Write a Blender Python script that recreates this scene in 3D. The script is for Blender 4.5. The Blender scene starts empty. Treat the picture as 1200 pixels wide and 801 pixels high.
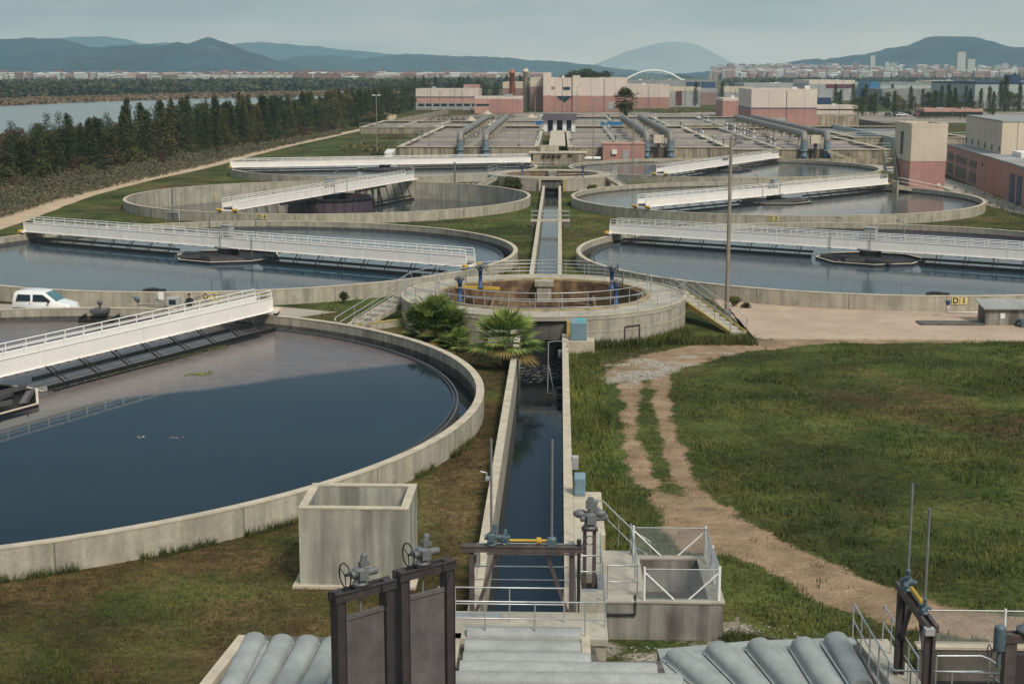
import bpy, bmesh, math, random
import numpy as np
from mathutils import Vector, Matrix
R = math.radians
PI = math.pi
scene = bpy.context.scene
COL = scene.collection
rng = random.Random(7)

# ---------------------------------------------------------------- camera, world, sun, exposure
F, HY, VPX, CAMX, CAMZ = 1720.0, 85.0, 656.0, 1.0, 16.0
PITCH = math.atan((400.5 - HY) / F)
YAW = math.atan((VPX - 600) / F * math.cos(PITCH))
cam = bpy.data.objects.new('camera', bpy.data.cameras.new('camera'))
COL.objects.link(cam)
cam.location = (CAMX, 0, CAMZ)
cam.rotation_euler = (PI / 2 - PITCH, 0, YAW)
cam.data.sensor_width = 36.0
cam.data.lens = F / 1200 * 36
cam.data.clip_start = 0.5
cam.data.clip_end = 60000
scene.camera = cam

world = bpy.data.worlds.new('World')
scene.world = world
world.use_nodes = True
wn, wl = world.node_tree.nodes, world.node_tree.links
wn.clear()
w_out = wn.new('ShaderNodeOutputWorld')
w_bg = wn.new('ShaderNodeBackground')
sky = wn.new('ShaderNodeTexSky')
sky.sky_type = 'NISHITA'
sky.sun_disc = False
sky.sun_elevation = R(48)
sky.sun_rotation = R(145)
sky.altitude = 10
sky.air_density = 1.2
sky.dust_density = 3.0
w_bg.inputs['Strength'].default_value = 0.1
w_tc = wn.new('ShaderNodeTexCoord')
w_map = wn.new('ShaderNodeMapping')
w_map.inputs['Scale'].default_value = (1.0, 1.0, 6.0)
w_map.inputs['Location'].default_value = (0.4, 0.1, 0.7)
w_noise = wn.new('ShaderNodeTexNoise')
w_noise.inputs['Scale'].default_value = 3.6
w_noise.inputs['Detail'].default_value = 7
w_noise.inputs['Roughness'].default_value = 0.55
w_sep = wn.new('ShaderNodeSeparateXYZ')
w_elev = wn.new('ShaderNodeValToRGB')          # overcast veil: warm grey low down, teal grey higher
e = w_elev.color_ramp.elements
e[0].position = 0.0; e[0].color = (10.0, 8.6, 7.0, 1)
e[1].position = 1.0; e[1].color = (6.4, 7.0, 7.2, 1)
for pos_, c_ in ((0.045, (6.2, 5.6, 4.9)), (0.12, (4.3, 4.3, 4.1)), (0.22, (0.80, 1.35, 2.1)), (0.34, (0.60, 1.10, 1.9)), (0.55, (3.0, 3.9, 4.6))):
    el = w_elev.color_ramp.elements.new(pos_); el.color = (*c_, 1)
w_cl = wn.new('ShaderNodeValToRGB')
w_cl.color_ramp.elements[0].position = 0.35; w_cl.color_ramp.elements[0].color = (0.70, 0.78, 0.85, 1)
w_cl.color_ramp.elements[1].position = 0.68; w_cl.color_ramp.elements[1].color = (1.36, 1.28, 1.18, 1)
w_mul = wn.new('ShaderNodeMixRGB'); w_mul.blend_type = 'MULTIPLY'; w_mul.inputs[0].default_value = 1
w_mix = wn.new('ShaderNodeMixRGB'); w_mix.inputs[0].default_value = 0.93
wl.new(w_tc.outputs['Generated'], w_map.inputs['Vector'])
wl.new(w_map.outputs['Vector'], w_noise.inputs['Vector'])
wl.new(w_tc.outputs['Generated'], w_sep.inputs[0])
wl.new(w_sep.outputs['Z'], w_elev.inputs[0])
wl.new(w_noise.outputs['Fac'], w_cl.inputs[0])
wl.new(w_elev.outputs[0], w_mul.inputs[1]); wl.new(w_cl.outputs[0], w_mul.inputs[2])
wl.new(sky.outputs[0], w_mix.inputs[1]); wl.new(w_mul.outputs[0], w_mix.inputs[2])
wl.new(w_mix.outputs[0], w_bg.inputs['Color'])
wl.new(w_bg.outputs[0], w_out.inputs['Surface'])

sun = bpy.data.objects.new('sun', bpy.data.lights.new('sun', 'SUN'))
COL.objects.link(sun)
sun.data.energy = 3.0
sun.data.angle = R(16)
sun.data.color = (1.0, 0.93, 0.80)
sun.rotation_euler = (R(42), 0, R(35))
sun.location = (30, -40, 60)

scene.view_settings.view_transform = 'Standard'
scene.view_settings.look = 'None'
scene.view_settings.exposure = 0.12
scene.view_settings.gamma = 1.0
scene.view_settings.use_curve_mapping = False
scene.cycles.volume_bounces = 1
scene.cycles.max_bounces = 6
scene.cycles.use_denoising = True

# ---------------------------------------------------------------- helpers
def at(px, v, z=0.0):
    """pixel of the photograph (1200 wide) and a height -> point in the world"""
    x = (px - 600) / F; y = (400.5 - v) / F
    fwd = math.cos(PITCH) + y * math.sin(PITCH)
    dz = -math.sin(PITCH) + y * math.cos(PITCH)
    t = (z - CAMZ) / dz
    a, b = x * t, fwd * t
    c, s = math.cos(YAW), math.sin(YAW)
    return Vector((CAMX + a * c - b * s, a * s + b * c, z))

def at_y(px, v, Y):
    """pixel and a distance Y -> point in the world"""
    x = (px - 600) / F; y = (400.5 - v) / F
    fwd = math.cos(PITCH) + y * math.sin(PITCH)
    dz = -math.sin(PITCH) + y * math.cos(PITCH)
    c, s = math.cos(YAW), math.sin(YAW)
    t = Y / (x * s + fwd * c)
    return Vector((CAMX + (x * c - fwd * s) * t, Y, CAMZ + dz * t))

CHILD = {}
def attach(o, parent):
    o.parent = parent
    CHILD.setdefault(parent.name, []).append(o)

def project(P):
    x, y, z = P[0] - CAMX, P[1], P[2] - CAMZ
    c, s = math.cos(YAW), math.sin(YAW)
    r = x * c + y * s; f_ = -x * s + y * c
    d = f_ * math.cos(PITCH) - z * math.sin(PITCH); u = f_ * math.sin(PITCH) + z * math.cos(PITCH)
    return 600 + F * r / d, 400.5 - F * u / d

class MB:
    def __init__(s):
        s.v = []; s.f = []; s.sm = []
    def add(s, verts, faces, smooth=False):
        n = len(s.v)
        s.v.extend([tuple(p) for p in verts])
        s.f.extend([tuple(i + n for i in f) for f in faces])
        s.sm.extend([smooth] * len(faces))
        return s
    def hexa(s, b, t):
        """b, t: four bottom and four top points"""
        return s.add(list(b) + list(t), [(3, 2, 1, 0), (4, 5, 6, 7), (0, 1, 5, 4), (1, 2, 6, 5), (2, 3, 7, 6), (3, 0, 4, 7)])
    def box(s, x0, x1, y0, y1, z0, z1):
        if x0 > x1: x0, x1 = x1, x0
        if y0 > y1: y0, y1 = y1, y0
        q = [(x0, y0), (x1, y0), (x1, y1), (x0, y1)]
        return s.hexa([(x, y, z0) for x, y in q], [(x, y, z1) for x, y in q])
    def bar(s, p, q, w, h, up=(0, 0, 1)):
        """box beam from p to q, w wide, h high, centred on the line"""
        p, q = Vector(p), Vector(q)
        d = (q - p).normalized()
        up = Vector(up)
        if abs(d.dot(up)) > 0.99: up = Vector((0, 1, 0))
        sx = d.cross(up).normalized() * w / 2
        sz = sx.cross(d).normalized() * h / 2
        a = [p - sx - sz, p + sx - sz, q + sx - sz, q - sx - sz]
        b = [p - sx + sz, p + sx + sz, q + sx + sz, q - sx + sz]
        return s.hexa(a, b)
    def tube(s, pts, r, n=8, cap=True, closed=False, r2=None):
        pts = [Vector(p) for p in pts]
        m = len(pts)
        vs = []; fs = []
        u = None
        for i, p in enumerate(pts):
            if closed: d = pts[(i + 1) % m] - pts[i - 1]
            else: d = pts[min(i + 1, m - 1)] - pts[max(i - 1, 0)]
            d.normalize()
            if u is None:
                u = Vector((0, 0, 1)) if abs(d.z) < 0.9 else Vector((0, 1, 0))
            u = (u - d * u.dot(d)).normalized()
            w = d.cross(u)
            rr = r if r2 is None else r + (r2 - r) * i / max(1, m - 1)
            for k in range(n):
                a = 2 * PI * k / n
                vs.append(p + u * math.cos(a) * rr + w * math.sin(a) * rr)
        rr_ = m if closed else m - 1
        for i in range(rr_):
            for k in range(n):
                a = i * n + k; b = i * n + (k + 1) % n
                c = ((i + 1) % m) * n + (k + 1) % n; d_ = ((i + 1) % m) * n + k
                fs.append((a, d_, c, b))
        s.add(vs, fs, True)
        if cap and not closed:
            s.add(vs[:n], [tuple(range(n))]); s.add(vs[-n:], [tuple(reversed(range(n)))])
        return s
    def lathe(s, prof, n=48, cx=0, cy=0, a0=0, a1=2 * PI, smooth=True):
        """prof: (radius, z) list, swept round the vertical through cx, cy"""
        full = abs(a1 - a0 - 2 * PI) < 1e-6
        k = n if full else n + 1
        vs = [(cx + r * math.cos(a0 + (a1 - a0) * i / n), cy + r * math.sin(a0 + (a1 - a0) * i / n), z) for i in range(k) for r, z in prof]
        m = len(prof); fs = []
        for i in range(n):
            j = (i + 1) % k
            for q in range(m - 1):
                fs.append((i * m + q, j * m + q, j * m + q + 1, i * m + q + 1))
        return s.add(vs, fs, smooth)
    def ring(s, ro, ri, z0, z1, n=96, a0=0, a1=2 * PI, cx=0, cy=0):
        full = abs(a1 - a0 - 2 * PI) < 1e-6
        k = n if full else n + 1
        vs = []
        for i in range(k):
            a = a0 + (a1 - a0) * i / n
            c, q = math.cos(a), math.sin(a)
            vs += [(cx + ro * c, cy + ro * q, z0), (cx + ro * c, cy + ro * q, z1), (cx + ri * c, cy + ri * q, z1), (cx + ri * c, cy + ri * q, z0)]
        fs = []
        for i in range(n):
            a, b = i * 4, ((i + 1) % k) * 4
            for q in range(4):
                r_ = (q + 1) % 4
                fs.append((a + q, b + q, b + r_, a + r_))
        s.add(vs, fs, False)
        if not full:
            s.add(vs[:4], [(0, 1, 2, 3)]); s.add(vs[-4:], [(3, 2, 1, 0)])
        return s
    def disc(s, r, z, n=96, cx=0, cy=0):
        return s.add([(cx + r * math.cos(2 * PI * i / n), cy + r * math.sin(2 * PI * i / n), z) for i in range(n)], [tuple(range(n))])
    def poly(s, pts, z0, z1):
        n = len(pts)
        area = sum(pts[i][0] * pts[(i + 1) % n][1] - pts[(i + 1) % n][0] * pts[i][1] for i in range(n))
        if area < 0: pts = list(reversed(pts))
        vs = [(p[0], p[1], z0) for p in pts] + [(p[0], p[1], z1) for p in pts]
        fs = [tuple(range(n, 2 * n)), tuple(reversed(range(n)))] + [(i, (i + 1) % n, n + (i + 1) % n, n + i) for i in range(n)]
        return s.add(vs, fs)
    def sheet(s, pts, z):
        n = len(pts)
        area = sum(pts[i][0] * pts[(i + 1) % n][1] - pts[(i + 1) % n][0] * pts[i][1] for i in range(n))
        if area < 0: pts = list(reversed(pts))
        return s.add([(p[0], p[1], z) for p in pts], [tuple(range(n))])
    def extr(s, prof, axis, a, b):
        """closed profile extruded along axis ('x': prof = (y, z); 'y': prof = (x, z))"""
        n = len(prof)
        if axis == 'x': vs = [(a, p[0], p[1]) for p in prof] + [(b, p[0], p[1]) for p in prof]
        else: vs = [(p[0], a, p[1]) for p in prof] + [(p[0], b, p[1]) for p in prof]
        fs = [tuple(range(n)), tuple(reversed(range(n, 2 * n)))] + [(i, n + i, n + (i + 1) % n, (i + 1) % n) for i in range(n)]
        return s.add(vs, fs)
    def blob(s, c, rx, ry, rz, n=10, m=6, seed=None):
        q = random.Random(seed) if seed is not None else None
        vs = []; fs = []
        for j in range(m + 1):
            t = PI * j / m
            for i in range(n):
                a = 2 * PI * i / n
                k = 1 + (q.uniform(-.18, .18) if q else 0)
                vs.append((c[0] + rx * k * math.sin(t) * math.cos(a), c[1] + ry * k * math.sin(t) * math.sin(a), c[2] + rz * k * math.cos(t)))
        for j in range(m):
            for i in range(n):
                a, b = j * n + i, j * n + (i + 1) % n
                fs.append((a, a + n, b + n, b))
        return s.add(vs, fs, True)
    def mesh(s, name, m, inv=None, recalc=True, bevel=0):
        me = bpy.data.meshes.new(name)
        vs = s.v if inv is None else [tuple(inv @ Vector(p)) for p in s.v]
        me.from_pydata(vs, [], s.f)
        me.polygons.foreach_set('use_smooth', s.sm)
        if recalc or bevel:
            bm = bmesh.new(); bm.from_mesh(me)
            if bevel:
                bmesh.ops.remove_doubles(bm, verts=bm.verts, dist=1e-4)
                eds = [e_ for e_ in bm.edges if len(e_.link_faces) == 2 and e_.calc_face_angle(0) > 0.6]
                bmesh.ops.bevel(bm, geom=eds, offset=bevel, segments=1, affect='EDGES', clamp_overlap=True)
            if recalc: bmesh.ops.recalc_face_normals(bm, faces=bm.faces)
            bm.to_mesh(me); bm.free()
        if m is not None: me.materials.append(m)
        me.update()
        return me
    def build(s, name, m, parent=None, world=False, bevel=0, recalc=True, label=None):
        inv = None
        if parent is not None and world: inv = wmat(parent).inverted()
        o = bpy.data.objects.new(name, s.mesh(name, m, inv, recalc, bevel))
        COL.objects.link(o)
        if parent is not None: attach(o, parent)
        if label: o['label'] = label
        return o

def wmat(o):
    m = Matrix.LocRotScale(o.location, o.rotation_euler, o.scale)
    return wmat(o.parent) @ m if o.parent else m

def tag(o, label=None, cat=None, group=None, kind=None):
    if label: o['label'] = label
    if cat: o['category'] = cat
    if group: o['group'] = group
    if kind: o['kind'] = kind
    return o

def thing(name, label, cat, loc=(0, 0, 0), rz=0, group=None):
    o = bpy.data.objects.new(name, None)
    o.empty_display_size = 0.3
    COL.objects.link(o)
    o.location = loc; o.rotation_euler = (0, 0, rz)
    return tag(o, label, cat, group)

def struct(name, mb, m, recalc=True):
    return tag(mb.build(name, m, recalc=recalc), kind='structure')

def dup(root, loc=None, rz=None, label=None, group=None, scale=None, parent=None):
    r = root.copy(); COL.objects.link(r)
    if parent is not None: attach(r, parent)
    if loc is not None: r.location = loc
    if rz is not None: r.rotation_euler = (r.rotation_euler[0], r.rotation_euler[1], rz)
    if scale is not None: r.scale = scale if hasattr(scale, '__len__') else (scale,) * 3
    if label: r['label'] = label
    if group: r['group'] = group
    for ch in CHILD.get(root.name, []): dup(ch, parent=r)
    return r

def inst(me, name, parent=None, loc=(0, 0, 0), rot=(0, 0, 0), scale=(1, 1, 1)):
    o = bpy.data.objects.new(name, me); COL.objects.link(o)
    if parent is not None: attach(o, parent)
    o.location = loc; o.rotation_euler = rot; o.scale = scale
    return o

# ---------------------------------------------------------------- materials
def newmat(name):
    m = bpy.data.materials.new(name); m.use_nodes = True
    nt = m.node_tree
    b = nt.nodes['Principled BSDF']
    return m, nt.nodes, nt.links, b
def setin(b, k, v):
    if k in b.inputs: b.inputs[k].default_value = v

def mat(name, col, rough=0.8, metal=0.0, var=0.25, scale=3.0, bump=0.0, bscale=30.0, streak=0.0, stain=None, joints=None, tint=None, coat=0):
    """procedural material: base colour with large and small variation, vertical streaks, stains"""
    m, N, L, b = newmat(name)
    geo = N.new('ShaderNodeNewGeometry')
    def noise(sc, det=5, vec=None, scl=(1, 1, 1)):
        n = N.new('ShaderNodeTexNoise'); n.inputs['Scale'].default_value = sc; n.inputs['Detail'].default_value = det
        mp = N.new('ShaderNodeMapping'); mp.inputs['Scale'].default_value = scl
        L.new(geo.outputs['Position'], mp.inputs['Vector']); L.new(mp.outputs['Vector'], n.inputs['Vector'])
        return n
    c = N.new('ShaderNodeRGB'); c.outputs[0].default_value = (*col, 1)
    cur = c.outputs[0]
    def scalemul(cur, src, lo, hi, p0=0.3, p1=0.7):
        r = N.new('ShaderNodeMapRange'); r.inputs[1].default_value = p0; r.inputs[2].default_value = p1
        r.inputs[3].default_value = lo; r.inputs[4].default_value = hi
        L.new(src, r.inputs[0])
        mx = N.new('ShaderNodeMixRGB'); mx.blend_type = 'MULTIPLY'; mx.inputs[0].default_value = 1
        L.new(cur, mx.inputs[1]); L.new(r.outputs[0], mx.inputs[2])
        return mx.outputs[0]
    if var:
        cur = scalemul(cur, noise(scale).outputs['Fac'], 1 - var, 1 + var * 0.6)
        cur = scalemul(cur, noise(scale * 9, 4).outputs['Fac'], 1 - var * 0.5, 1 + var * 0.4)
    if streak:
        cur = scalemul(cur, noise(2.4, 5, scl=(1, 1, 0.07)).outputs['Fac'], 1 - streak, 1 + streak * 0.35, 0.36, 0.62)
    if stain:
        sc, scl, lo, hi, amt = stain[1], stain[2], stain[3], stain[4], stain[5]
        n = noise(sc, 6, scl=scl)
        r = N.new('ShaderNodeMapRange'); r.inputs[1].default_value = lo; r.inputs[2].default_value = hi; r.inputs[4].default_value = amt
        L.new(n.outputs['Fac'], r.inputs[0])
        mx = N.new('ShaderNodeMixRGB'); L.new(r.outputs[0], mx.inputs[0]); L.new(cur, mx.inputs[1])
        mx.inputs[2].default_value = (*stain[0], 1); cur = mx.outputs[0]
    if joints:
        tc = N.new('ShaderNodeTexCoord'); sp = N.new('ShaderNodeSeparateXYZ'); L.new(tc.outputs['Object'], sp.inputs[0])
        if joints[0] == 'ring':
            a = N.new('ShaderNodeMath'); a.operation = 'ARCTAN2'; L.new(sp.outputs['Y'], a.inputs[0]); L.new(sp.outputs['X'], a.inputs[1])
            src = a.outputs[0]
        else: 
            a = N.new('ShaderNodeMath'); a.operation = 'ADD'; L.new(sp.outputs['X'], a.inputs[0]); L.new(sp.outputs['Y'], a.inputs[1]); src = a.outputs[0]
        q = N.new('ShaderNodeMath'); q.operation = 'MULTIPLY'; L.new(src, q.inputs[0]); q.inputs[1].default_value = joints[1]
        fr = N.new('ShaderNodeMath'); fr.operation = 'FRACT'; L.new(q.outputs[0], fr.inputs[0])
        cmp_ = N.new('ShaderNodeMath'); cmp_.operation = 'LESS_THAN'; L.new(fr.outputs[0], cmp_.inputs[0]); cmp_.inputs[1].default_value = joints[2]
        mm = N.new('ShaderNodeMath'); mm.operation = 'MULTIPLY'; L.new(cmp_.outputs[0], mm.inputs[0]); mm.inputs[1].default_value = 0.55
        mx = N.new('ShaderNodeMixRGB'); L.new(mm.outputs[0], mx.inputs[0]); L.new(cur, mx.inputs[1]); mx.inputs[2].default_value = (0.05, 0.045, 0.04, 1)
        cur = mx.outputs[0]
    L.new(cur, b.inputs['Base Color'])
    b.inputs['Roughness'].default_value = rough; b.inputs['Metallic'].default_value = metal
    if coat: setin(b, 'Coat Weight', coat)
    if bump:
        n = noise(bscale, 4); bp = N.new('ShaderNodeBump'); bp.inputs['Strength'].default_value = bump; bp.inputs['Distance'].default_value = 0.05
        L.new(n.outputs['Fac'], bp.inputs['Height']); L.new(bp.outputs[0], b.inputs['Normal'])
    return m

DIRT = (0.10, 0.085, 0.06)
M = {}
M['conc'] = mat('concrete', (0.41, 0.37, 0.29), 0.9, var=0.22, scale=0.9, bump=0.25, bscale=18, streak=0.22, stain=(DIRT, 1.3, (1, 1, 0.35), 0.56, 0.78, 0.55))
M['conc_panel'] = mat('board marked concrete', (0.37, 0.36, 0.30), 0.9, var=0.16, scale=1.2, bump=0.2, bscale=20, streak=0.45, stain=((0.12, 0.12, 0.105), 1.1, (1, 1, 0.12), 0.50, 0.72, 0.55))
M['conc_stain'] = mat('water stained concrete', (0.29, 0.27, 0.235), 0.9, var=0.2, scale=1.5, bump=0.2, bscale=20, streak=0.5, stain=((0.07, 0.06, 0.05), 1.3, (1, 1, 0.3), 0.45, 0.68, 0.75))
M['wood2'] = mat('weathered plank', (0.42, 0.27, 0.15), 0.85, var=0.3, scale=5)
M['kerb2'] = mat('yellowed kerb', (0.40, 0.31, 0.17), 0.9, var=0.3, scale=2, stain=((0.22, 0.18, 0.12), 1.5, (1, 1, 1), 0.5, 0.65, 0.8))
M['conc_ring'] = mat('concrete of round walls', (0.42, 0.38, 0.30), 0.9, var=0.2, scale=0.8, bump=0.25, bscale=18, streak=0.22, stain=(DIRT, 1.1, (1, 1, 0.25), 0.56, 0.8, 0.55), joints=('ring', 24 / (2 * PI), 0.010))
M['conc_thick'] = mat('stained concrete', (0.40, 0.36, 0.29), 0.9, var=0.22, scale=0.8, bump=0.25, bscale=18, streak=0.2, stain=(DIRT, 1.2, (1, 1, 0.3), 0.56, 0.78, 0.5), joints=('ring', 20 / (2 * PI), 0.015))
M['conc_in'] = mat('wet stained concrete', (0.27, 0.17, 0.09), 0.75, var=0.3, scale=1.2, streak=0.3, stain=((0.07, 0.032, 0.018), 1.2, (1, 1, 0.8), 0.42, 0.60, 0.85))
M['conc_rim'] = mat('worn concrete coping', (0.50, 0.43, 0.33), 0.9, var=0.22, scale=1.5, bump=0.2, bscale=25, stain=(DIRT, 3.0, (1, 1, 1), 0.58, 0.78, 0.6))
M['conc_deck'] = mat('deck concrete', (0.40, 0.365, 0.30), 0.9, var=0.22, scale=0.7, bump=0.2, bscale=25, stain=(DIRT, 1.5, (1, 1, 1), 0.55, 0.8, 0.45))
M['conc_dark'] = mat('damp dark concrete', (0.12, 0.11, 0.095), 0.85, var=0.3, scale=1.5, streak=0.4)
M['conc_far'] = mat('far tank concrete', (0.37, 0.31, 0.23), 0.9, var=0.25, scale=0.25, streak=0.45, stain=((0.13, 0.09, 0.06), 0.4, (1, 1, 0.3), 0.52, 0.72, 0.6), joints=('x', 0.12, 0.03))
M['ochre'] = mat('ochre stained concrete', (0.42, 0.31, 0.10), 0.9, var=0.3, scale=2)
M['white'] = mat('white painted steel', (0.90, 0.85, 0.80), 0.5, var=0.06, scale=0.6, stain=((0.35, 0.29, 0.22), 1.5, (1, 1, 0.2), 0.62, 0.9, 0.4))
M['white2'] = mat('white paint', (0.78, 0.77, 0.74), 0.45, var=0.06, scale=1)
M['galv'] = mat('galvanised steel', (0.50, 0.51, 0.51), 0.38, metal=0.55, var=0.15, scale=4)
M['galv_dark'] = mat('weathered galvanised steel', (0.22, 0.225, 0.23), 0.5, metal=0.3, var=0.2, scale=3)
M['black'] = mat('black wet steel', (0.018, 0.018, 0.020), 0.45, var=0.3, scale=3)
M['drum'] = mat('purple brown drum', (0.085, 0.06, 0.075), 0.6, var=0.2, scale=1, streak=0.4)
M['beam'] = mat('dark trough steel', (0.10, 0.095, 0.10), 0.5, var=0.25, scale=2)
M['rust'] = mat('brown primer steel', (0.088, 0.066, 0.065), 0.6, var=0.3, scale=3, streak=0.3, stain=((0.16, 0.08, 0.05), 4, (1, 1, 1), 0.58, 0.75, 0.5))
M['plate'] = mat('gate plate', (0.125, 0.11, 0.115), 0.65, var=0.25, scale=2.5, streak=0.2, stain=((0.2, 0.10, 0.07), 7, (1, 1, 1), 0.66, 0.72, 0.6), bump=0.1)
M['frame'] = mat('dark gate frame', (0.045, 0.037, 0.040), 0.6, var=0.3, scale=3, stain=((0.12, 0.07, 0.05), 5, (1, 1, 1), 0.6, 0.75, 0.5))
M['act'] = mat('grey actuator paint', (0.14, 0.145, 0.15), 0.5, var=0.2, scale=5)
M['blue'] = mat('blue valve paint', (0.025, 0.075, 0.19), 0.45, var=0.2, scale=4)
M['teal'] = mat('teal machine paint', (0.085, 0.125, 0.15), 0.5, var=0.25, scale=5)
M['cab'] = mat('blue grey plastic cabinet', (0.16, 0.25, 0.30), 0.6, var=0.15, scale=2)
M['cyan'] = mat('cyan display', (0.06, 0.30, 0.34), 0.3, var=0.1)
M['yellow'] = mat('yellow paint', (0.50, 0.31, 0.035), 0.5, var=0.2, scale=4)
M['orange'] = mat('orange brick', (0.42, 0.14, 0.08), 0.8, var=0.2, scale=0.4)
M['frp'] = mat('grey fibreglass', (0.31, 0.325, 0.315), 0.6, var=0.2, scale=1.5, bump=0.08, bscale=40, stain=((0.20, 0.21, 0.19), 2.2, (1, 1, 1), 0.55, 0.75, 0.45))
M['glass'] = mat('dark window glass', (0.02, 0.035, 0.05), 0.08, var=0.1)
M['tyre'] = mat('tyre rubber', (0.02, 0.02, 0.02), 0.85, var=0.1)
M['pink'] = mat('pink block wall', (0.42, 0.225, 0.19), 0.85, var=0.12, scale=0.4, streak=0.05, bump=0.1, bscale=10, joints=('x', 0.2, 0.025))
M['pinkl'] = mat('light pink wall', (0.52, 0.30, 0.24), 0.85, var=0.12, scale=0.3, streak=0.05, joints=('x', 0.2, 0.025))
M['cream'] = mat('cream cladding', (0.62, 0.52, 0.41), 0.75, var=0.08, scale=0.3, streak=0.05, joints=('x', 0.2, 0.025))
M['creamw'] = mat('pale rendered wall', (0.66, 0.56, 0.48), 0.75, var=0.08, scale=0.2, streak=0.05, joints=('x', 0.2, 0.025))
M['brownp'] = mat('brown pink wall', (0.30, 0.19, 0.17), 0.85, var=0.15, scale=0.3, streak=0.05, joints=('x', 0.2, 0.025))
M['greyw'] = mat('grey wall', (0.36, 0.36, 0.36), 0.8, var=0.15, scale=0.2, streak=0.05)
M['greenw'] = mat('pale green cladding', (0.40, 0.45, 0.43), 0.7, var=0.1, scale=0.1, streak=0.05)
M['maroon'] = mat('maroon panels', (0.12, 0.03, 0.045), 0.7, var=0.2, scale=0.3)
M['navy'] = mat('navy panels', (0.03, 0.06, 0.13), 0.5, var=0.2, scale=0.3)
M['bluep'] = mat('bright blue panels', (0.04, 0.17, 0.34), 0.5, var=0.2, scale=0.4)
M['purple'] = mat('dark purple roof', (0.06, 0.045, 0.07), 0.6, var=0.2, scale=0.4)
M['roofg'] = mat('grey roof', (0.28, 0.28, 0.27), 0.85, var=0.25, scale=0.15)
M['pave'] = mat('pink tinted paving', (0.43, 0.315, 0.235), 0.92, var=0.16, scale=0.35, bump=0.2, bscale=8, stain=((0.22, 0.17, 0.12), 0.8, (1, 1, 1), 0.55, 0.8, 0.4))
M['road'] = mat('worn service road', (0.36, 0.31, 0.255), 0.92, var=0.18, scale=0.25, stain=((0.2, 0.165, 0.12), 0.5, (1, 1, 1), 0.52, 0.8, 0.5))
M['yard'] = mat('worn yard', (0.30, 0.255, 0.21), 0.95, var=0.35, scale=0.06, stain=((0.13, 0.10, 0.075), 0.08, (1, 1, 1), 0.46, 0.62, 0.8))
M['sand'] = mat('sandy track', (0.48, 0.35, 0.23), 0.95, var=0.18, scale=0.3, stain=((0.22, 0.17, 0.10), 0.6, (1, 1, 1), 0.55, 0.75, 0.5))
M['wood'] = mat('bark', (0.075, 0.058, 0.042), 0.9, var=0.3, scale=4)
M['sign'] = mat('yellow sign plate', (0.66, 0.54, 0.24), 0.6, var=0.1)
M['ink'] = mat('black lettering', (0.015, 0.015, 0.015), 0.6, var=0)
M['foam'] = mat('grey froth water', (0.20, 0.19, 0.175), 0.35, var=0.5, scale=0.5)
M['brownwater'] = mat('brown aerated water', (0.25, 0.195, 0.175), 0.65, var=0.3, scale=0.15, bump=0.4, bscale=2)
M['reed'] = mat('dry reeds', (0.20, 0.135, 0.075), 0.95, var=0.35, scale=0.05)

M['glass'].node_tree.nodes['Principled BSDF'].inputs['Roughness'].default_value = .35
M['glass'].node_tree.nodes['Principled BSDF'].inputs['Specular IOR Level'].default_value = .2
def leafmat(name, col, col2, sc=0.25, big=0):
    m, N, L, b = newmat(name)
    geo = N.new('ShaderNodeNewGeometry'); oi = N.new('ShaderNodeObjectInfo')
    n = N.new('ShaderNodeTexNoise'); n.inputs['Scale'].default_value = sc; n.inputs['Detail'].default_value = 4
    L.new(geo.outputs['Position'], n.inputs['Vector'])
    mx = N.new('ShaderNodeMixRGB'); mx.inputs[1].default_value = (*col, 1); mx.inputs[2].default_value = (*col2, 1)
    r = N.new('ShaderNodeMapRange'); r.inputs[1].default_value = 0.35; r.inputs[2].default_value = 0.65
    ad = N.new('ShaderNodeMath'); ad.operation = 'ADD'; L.new(n.outputs['Fac'], ad.inputs[0])
    rr = N.new('ShaderNodeMath'); rr.operation = 'MULTIPLY_ADD'; L.new(geo.outputs['Random Per Island'], rr.inputs[0]); rr.inputs[1].default_value = 0.3; rr.inputs[2].default_value = -0.15
    L.new(rr.outputs[0], ad.inputs[1]); L.new(ad.outputs[0], r.inputs[0]); L.new(r.outputs[0], mx.inputs[0])
    hs = N.new('ShaderNodeHueSaturation'); L.new(mx.outputs[0], hs.inputs['Color'])
    v = N.new('ShaderNodeMapRange'); v.inputs[3].default_value = 0.7; v.inputs[4].default_value = 1.35; L.new(oi.outputs['Random'], v.inputs[0]); L.new(v.outputs[0], hs.inputs['Value'])
    cur = hs.outputs[0]
    if big:
        nb = N.new('ShaderNodeTexNoise'); nb.inputs['Scale'].default_value = 0.13; nb.inputs['Detail'].default_value = 5; L.new(geo.outputs['Position'], nb.inputs['Vector'])
        rb = N.new('ShaderNodeMapRange'); rb.inputs[1].default_value = .38; rb.inputs[2].default_value = .62; rb.inputs[3].default_value = 1 - big; rb.inputs[4].default_value = 1 + big; L.new(nb.outputs['Fac'], rb.inputs[0])
        mb_ = N.new('ShaderNodeMixRGB'); mb_.blend_type = 'MULTIPLY'; mb_.inputs[0].default_value = 1; L.new(cur, mb_.inputs[1]); L.new(rb.outputs[0], mb_.inputs[2]); cur = mb_.outputs[0]
    L.new(cur, b.inputs['Base Color']); b.inputs['Roughness'].default_value = 0.75
    setin(b, 'Specular IOR Level', 0.25)
    return m
M['leaf'] = leafmat('dark foliage', (0.022, 0.032, 0.014), (0.075, 0.082, 0.030))
M['leaf2'] = leafmat('olive foliage', (0.055, 0.058, 0.022), (0.14, 0.115, 0.045))
M['leaf3'] = leafmat('reddish shrub foliage', (0.06, 0.032, 0.026), (0.12, 0.07, 0.045))
M['leaf4'] = leafmat('grey green reed foliage', (0.075, 0.080, 0.045), (0.17, 0.14, 0.09))
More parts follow.
